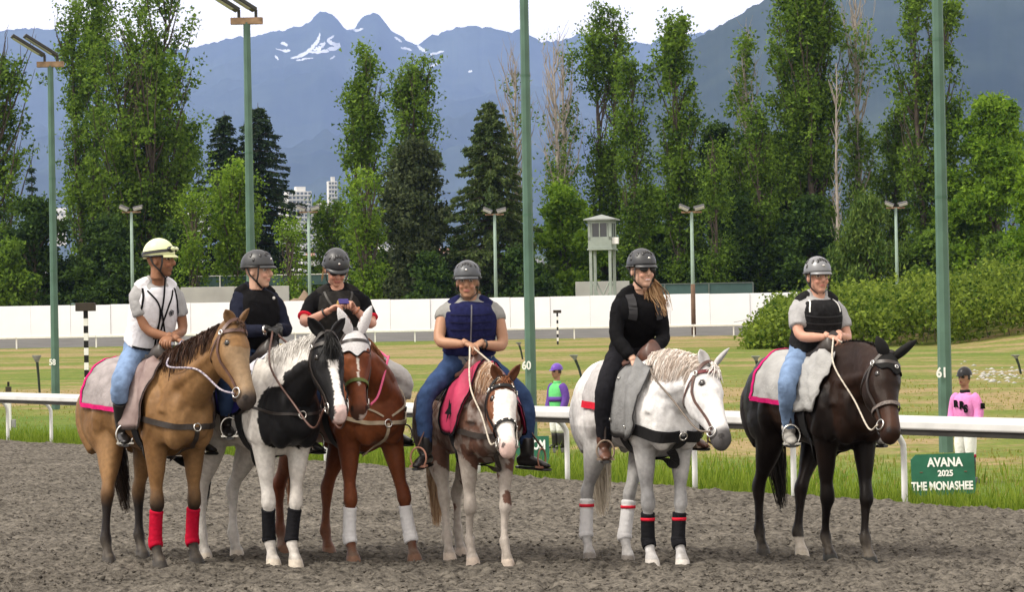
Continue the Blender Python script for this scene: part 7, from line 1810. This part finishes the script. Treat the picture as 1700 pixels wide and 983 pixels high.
# ---- 6: rider in the silver helmet on the dark bay
fr = H6['fr']
sd = saddle(H6, 'black saddle with silver cloths and magenta binding on the dark bay')
SILV = cloth('silver_cloth', (0.33, 0.33, 0.325), 0.14, scale=8)
pad(H6, sd, -.44, .04, 1.55, .014, SILV, MAG, 'back low', .034, slope=.1)
flap_pair(H6, sd, .16, .62, .30, 1.80, .034, SILV, 'shoulder_cloth', None, wob=.010, rnd=.15); girth(H6, sd, .34, MBLK)
R6 = dict(fr=fr, label='rider in a silver helmet, glasses, grey T-shirt and black vest', hip=fr.sag(1348, 588), neck=fr.sag(1357, 491), head=fr.sag(1358, 460), hyaw=-2, syaw=0, hands=[fr.px(1391, 556, .32), fr.px(1380, 560, .36)], feet=[deft(fr, .14, 1), fr.px(1310, 716, .12)],
          skin='pink', shirt=GREYT, trousers=DENIM, boots=SHOE, boot_top=.05, leg_end=1.97, vest=cloth('black_mesh_vest', (0.016, 0.016, 0.017), 0.3), helmet='silver', sleeve=.66, sl_flare=.02, shoulder=.165, bulk=.98, belly=.01, bust=.02, uarm=.255, farm=.235, thigh=.42, shin=.42, hs=.94, epole=[None, (-.3, -1, -.7)])
Q6 = make_rider(R6); eyewear(Q6, mat('gold_wire', (0.4, 0.3, 0.2), 0.3, metal=1.0), 'wire')
for s in (-1, 1): vest_line(Q6, [(.955, s * .095), (.88, s * .112), (.80, s * .118)], .010, MWHT, 'piping', off=.004)
for t in (.34, .50, .62, .74): vest_line(Q6, [(t, -.14), (t - .005, -.07), (t - .006, 0), (t - .005, .07), (t, .14)], .008, mat('vest_webbing', (0.03, 0.03, 0.032), 0.6), 'webbing', off=.003)
for i in (0, 1): stirrup(H6, sd, (1, -1)[i], Q6['foot'][i])
bridle(H6, 'dark bridle with pale studs on the dark bay', MLEA, noseband=True, nb_m=mat('studded_noseband', (0.12, 0.10, 0.09), 0.5, 0.6, 60))
bonnet(H6, S6, mat('black_bonnet', (0.006, 0.006, 0.006), 0.8, 0.2, 60), BLACKC, 'black ear bonnet on the dark bay', .24)
p = H6['hp'](.17, 0.0, .016); MB().add(*torus(p, .012, .004, H6['hd'], 12, 5)).build('badge', MSTL, [o_ for o_ in bpy.data.objects if o_.name.startswith('ear_bonnet')][-1])
reins(H6, Q6, MROPE, 'pale braided rope reins on the dark bay', .16, 1, .0062)

# ------------------------------------------------------------------ striped distance posts, stakes, signs, jockey statues
MBLKP = mat('post_black', (0.012, 0.012, 0.012), 0.6, 0.2, 8); MBOXD = mat('post_box_brown', (0.045, 0.036, 0.028), 0.7, 0.25, 6)
def striped_post(px, top_y, d, base_z, label, w=0.085, box=(0.40, 0.2, 0.17), pitch=0.15):
    t = at(px, top_y, d); h = t.z - base_z - box[2]
    o = empty('distance_post', (t.x, d, base_z), label=label, cat='post', group='black and white striped distance posts')
    n_ = int(h / pitch); pt = h / n_
    for i in range(n_): MB().box((0, 0, pt * (i + .5)), (w, w, pt - 0.001)).build('stripe', MWHT if i % 2 else MBLKP, o)
    MB().box((0, 0, h + box[2] / 2), box).build('head_box', MBOXD, o, bevel=0.01)
striped_post(142, 503, 62, gzf(0, 62), 'striped black and white post with a brown box behind the buckskin')
striped_post(925, 515, 150, gzf(0, 150), 'small striped black and white post far out before the white wall', 0.09, (0.40, 0.2, 0.15), 0.16)
MSTK = mat('stake_green_black', (0.020, 0.030, 0.022), 0.7, 0.3, 6); MSTT = mat('stake_head', (0.16, 0.17, 0.15), 0.7, 0.3, 8)
def stake(px, top_y, base_y, lean, label, d=None):
    d = d or 84; b = at(px, base_y, d); z = bank_z(b.x, d); t = at(px, top_y, d); h = t.z - z
    o = empty('marker_stake', (b.x, d, z), label=label, cat='stake', group='dark marker stakes in the infield')
    MB().tube([(0, 0, -.05), (lean * h * .5, 0, h * .5), (lean * h, 0, h * .86)], [.032, .034, .040]).build('shaft', MSTK, o)
    V = []; c = (lean * h, 0, h * .82)
    for zz, wx, wy in ((0, .035, .035), (.06, .06, .05), (h * .18, .12, .07), (h * .18 + .02, .11, .06)): V += [(c[0] + lean * zz + a * wx, b_ * wy, c[2] + zz) for a, b_ in ((-1, -1), (1, -1), (1, 1), (-1, 1))]
    MB().add(V, [(i * 4 + j, i * 4 + (j + 1) % 4, i * 4 + 4 + (j + 1) % 4, i * 4 + 4 + j) for i in range(3) for j in range(4)] + [(3, 2, 1, 0), (12, 13, 14, 15)]).build('flared_head', MSTT, o)
stake(66, 591, 652, -.06, 'dark stake standing beside the pole numbered 58', 83)
stake(968, 590, 634, -.28, 'leaning dark stake left of the white horse', 84)
stake(1261, 592, 636, -.12, 'dark stake left of the dark bay rump', 82)
stake(868, 569, 594, -.2, 'small dark stake left of the pole numbered 60', 116)
stake(1696, 590, 640, -.25, 'pale headed leaning stake at the right edge', 84)
d = 58; b = at(15, 709, d); z = gzf(b.x, d)
o = empty('white_marker_post', (b.x, d, z), label='short white post with a black top beyond the rail at the far left', cat='post')
MB().box((0, 0, .36), (.09, .09, .76)).build('shaft', MWHT, o, bevel=.006); MB().box((0, 0, .80), (.10, .10, .10)).build('cap', MBOXD, o); MB().box((0, 0, .90), (.04, .04, .09)).build('cap_tip', MBLKP, o); MB().box((.09, 0, .14), (.08, .08, .16)).build('junction_box', mat('grey_box', (0.25, 0.25, 0.25), 0.6), o, bevel=.01)

MSGN = mat('green_sign_board', (0.022, 0.115, 0.068), 0.6, 0.2, 5); MLET = mat('white_lettering', (0.78, 0.79, 0.76), 0.6, 0.12, 30)
def sign(px, py, w, h, label, lines, yaw=0.0, tilt=14):
    g = on_ground(px, py); o = empty('name_sign', (g.x, g.y, 0), rz=yaw, label=label, cat='sign', group='green name signs under the rail')
    rt = Matrix.Rotation(math.radians(-tilt), 3, 'X'); c = 0.05
    P = [(-w / 2, 0, 0.035), (-w / 2 + .05, 0, 0.0), (w / 2 - .02, 0, 0.01), (w / 2, 0, .06), (w / 2, 0, h), (-w / 2 + c, 0, h - .01), (-w / 2, 0, h - .06)]
    V = [rt @ Vector((x, -.012, z + .02)) for x, y, z in P] + [rt @ Vector((x, .012, z + .02)) for x, y, z in P]; n_ = len(P)
    bd = MB().add(V, [tuple(range(n_)), tuple(range(2 * n_ - 1, n_ - 1, -1))] + [(i, n_ + i, n_ + (i + 1) % n_, (i + 1) % n_) for i in range(n_)]).build('board', MSGN, o)
    for sx in (-.35, .35): MB().box((sx * w, .10 * 1, h * .42), (.03, .22, .03), Matrix.Rotation(math.radians(-50), 3, 'X')).build('prop', MBRN, o)
    for (s_, x, z, size, sx) in lines:
        p = rt @ Vector((x, -.0165, z + .02)); text('lettering', s_, MLET, o, p, (math.pi / 2 - math.radians(tilt), 0, 0), size, size * .035, sx, depth=.0015)
sign(1568, 826, .66, .43, 'green board lettered AVANA 2025 THE MONASHEE by the rail', [('AVANA', 0.02, .295, .125, .86), ('2025', 0.02, .195, .085, .95), ('THE MONASHEE', -.02, .055, .118, .74)], .12, 8)
sign(868, 778, .70, .40, 'green board ending in OOM half hidden behind the roan horse', [('OOM', .175, .225, .17, .62)], .05, 10)

def jockey(px, py, top_y, jacket, sleeve, belt, cap, label, letters=None, yaw=100, boots_red=False):
    g = on_ground(px, py); yh = HORY - ROLL * (px - 850); h = (yh - top_y) * g.y / FPX + CAMH; k = h / 1.36
    o = empty('jockey_statue', (g.x, g.y, 0), rz=math.radians(-90 - yaw), label=label, cat='statue', group='painted jockey statues beyond the rail'); o.scale = (k, k, k)
    V, F = tube([(0, 0, 0), (0, 0, .07)], [.17, .15], [.15, .13], 12, 1); MB().add(V, F).build('base', mat('statue_base', (0.07, 0.07, 0.065), 0.8, 0.3, 8), o, bevel=.012)
    mb = MB(); mb.add(*ellipsoid((.005, 0, 1.215), (.082, .066, .088))); mb.add(*ellipsoid((.03, 0, 1.165), (.055, .048, .058))); mb.add(*tube([(.08, 0, 1.215), (.098, 0, 1.19), (.08, 0, 1.178)], [.009, .014, .008], [.009, .012, .008], 8, 2)); mb.add(*tube([(0, 0, 1.02), (.0, 0, 1.16)], .045, .045, 12, 1))
    mb.add(*tube([(0, 0, .55), (0, 0, .8), (0, 0, 1.03)], [.09, .10, .10], [.07, .08, .07], 14, 2, (0, 1, 0)))
    for s in (-1, 1): mb.add(*tube([(0, s * .06, .58), (.01, s * .065, .32), (0, s * .07, .10)], [.06, .045, .035], [.06, .045, .035], 10, 2)); mb.add(*tube([(0, s * .12, .98), (-.01, s * .165, .82), (.05, s * .16, .66), (.08, s * .15, .60)], [.045, .04, .03, .028], [.045, .04, .03, .028], 10, 2))
    V, F = remesh(mb, .009, 2); col = np.tile(np.array((.32, .17, .11)), (len(V), 1)); q = V[:, 2] > 1.1
    m_ = q & (V[:, 0] > .04) & (np.abs(V[:, 2] - 1.222) < .012) & (np.abs(np.abs(V[:, 1]) - .028) < .015); col[m_] = (.02, .015, .01); m_ = q & (V[:, 0] > .04) & (np.abs(V[:, 2] - 1.16) < .007) & (np.abs(V[:, 1]) < .022); col[m_] = (.25, .08, .07); m_ = q & (V[:, 0] < .03) & (V[:, 2] > 1.19); col[m_] = (.03, .02, .015)
    obj('body', np_mesh('body', V, F, True, col=col), MSK, o)
    mj = cloth('jacket_' + jacket[0], jacket[1], .08); ms = cloth('sleeve_' + sleeve[0], sleeve[1], .08)
    mb = MB(); mb.add(*tube([(0, 0, .60), (0, 0, .70), (0, 0, .86), (0, 0, .98), (0, 0, 1.045)], [.125, .130, .145, .135, .06], [.095, .100, .112, .095, .055], 20, 3, (0, 1, 0), 2.3))
    V, F = remesh(mb, .012, 3); jk = obj('jacket', np_mesh('jacket', V, F, True), mj, o)
    for s in (-1, 1):
        V, F = tube([(0, s * .10, 1.0), (-.005, s * .135, .96), (-.012, s * .175, .82), (.045, s * .170, .66), (.07, s * .158, .62)], [.058, .062, .058, .050, .040], [.062, .066, .060, .052, .040], 14, 3); MB().add(V, F).build('sleeve', ms, jk, smooth=True)
        V, F = tube([(.068, s * .158, .625), (.088, s * .15, .59)], [.038, .036], [.040, .036], 12, 1); MB().add(V, F).build('cuff', cloth('statue_black', (.012, .012, .013), .1), jk, smooth=True)
        mb = MB(); mb.add(*tube([(0, s * .055, .62), (.012, s * .068, .45), (.008, s * .07, .30)], [.078, .070, .056], [.085, .075, .06], 14, 3)); mb.build('breeches_leg', cloth('statue_white', (.72, .72, .70), .05), o, smooth=True)
        mb = MB(); mb.add(*tube([(.006, s * .07, .32), (0, s * .07, .20), (0, s * .07, .085)], [.052, .050, .044], [.055, .052, .046], 12, 2)); mb.add(*tube([(-.04, s * .07, .10), (.04, s * .075, .10), (.12, s * .08, .085)], [.03, .035, .022], [.03, .03, .016], 10, 2)); mb.build('boot', BLKBOOT, o, smooth=True)
        if boots_red: V, F = tube([(.006, s * .07, .30), (.006, s * .07, .335)], .060, .063, 14, 1); MB().add(V, F).build('boot_top', cloth('statue_red', (.35, .02, .05), .1), o, smooth=True)
    if belt is not None: V, F = tube([(0, 0, .765), (0, 0, .84)], [.143, .147], [.111, .115], 20, 1, (0, 1, 0), 2.3); MB().add(V, F).build('band', cloth('band_' + belt[0], belt[1], .08), jk, smooth=True)
    V, F = tube([(0, 0, 1.03), (0, 0, 1.075)], [.062, .056], [.062, .056], 14, 1); MB().add(V, F).build('collar', cloth('collar_' + cap[0], (.014, .014, .015) if letters else jacket[1], .1), o, smooth=True)
    mc = mat('statue_cap_' + cap[0], cap[1], .35, .08, 10); V = []; nu, nv = 20, 8
    for i in range(nv + 1):
        for j in range(nu): a = math.radians(92) * i / nv; b_ = 2 * math.pi * j / nu; V.append((.0 + .100 * math.sin(a) * math.cos(b_), .082 * math.sin(a) * math.sin(b_), 1.245 + .098 * math.cos(a)))
    cp = MB().add(V, [(i * nu + j, (i + 1) * nu + j, (i + 1) * nu + (j + 1) % nu, i * nu + (j + 1) % nu) for i in range(nv) for j in range(nu)]).build('cap', mc, o, smooth=True)
    MB().add([(.088, -.055, 1.246), (.125, -.035, 1.238), (.138, 0, 1.236), (.125, .035, 1.238), (.088, .055, 1.246), (.088, -.055, 1.238), (.125, -.035, 1.230), (.138, 0, 1.228), (.125, .035, 1.230), (.088, .055, 1.238)], [(0, 1, 2, 3, 4), (9, 8, 7, 6, 5)] + [(i, 5 + i, 6 + i, 1 + i) for i in range(4)]).build('peak', mc, cp)
    if letters:
        for (s_, y, z, size, side) in letters:
            if side == 'front': text('lettering', s_, BLACKC, jk, (.118, y, z), (math.pi / 2, 0, math.pi / 2), size, size * .05, .85, depth=.006)
            else: text('lettering', s_, BLACKC, jk, (y, (.232 if side > 0 else -.232), z), (math.pi / 2, 0, math.pi if side > 0 else 0), size, size * .05, .8, depth=.006)
    return o
jockey(1605, 803, 606, ('pink', (.66, .23, .50)), ('pink', (.66, .23, .50)), None, ('black', (.018, .018, .02)), 'jockey statue in a pink jacket and black cap beside pole 61', [('R', .03, .86, .12, 'front'), ('S', .085, .82, .12, 'front'), ('R', -.05, .88, .11, 'front'), ('RR', -.01, .86, .085, 1)], yaw=42, boots_red=True)
jockey(927, 752, 601, ('green', (.12, .50, .17)), ('purple', (.11, .055, .26)), ('purple', (.11, .055, .26)), ('purple', (.13, .06, .36)), 'jockey statue in green and purple with a purple cap', None, yaw=50)
# ------------------------------------------------------------------ air
MH = bpy.data.materials.new('haze_air'); MH.use_nodes = True
n = MH.node_tree.nodes; n.clear(); mo = n.new('ShaderNodeOutputMaterial'); pv = n.new('ShaderNodeVolumePrincipled')
pv.inputs['Color'].default_value = (0.40, 0.56, 1.0, 1); pv.inputs['Density'].default_value = HAZE_D; pv.inputs['Anisotropy'].default_value = 0.0
MH.node_tree.links.new(pv.outputs['Volume'], mo.inputs['Volume'])
MB().box((0, 9400, 1149), (19000, 19400, 2302)).build('haze', MH, None, kind='stuff', label='blue haze in the air towards the mountains', cat='haze')
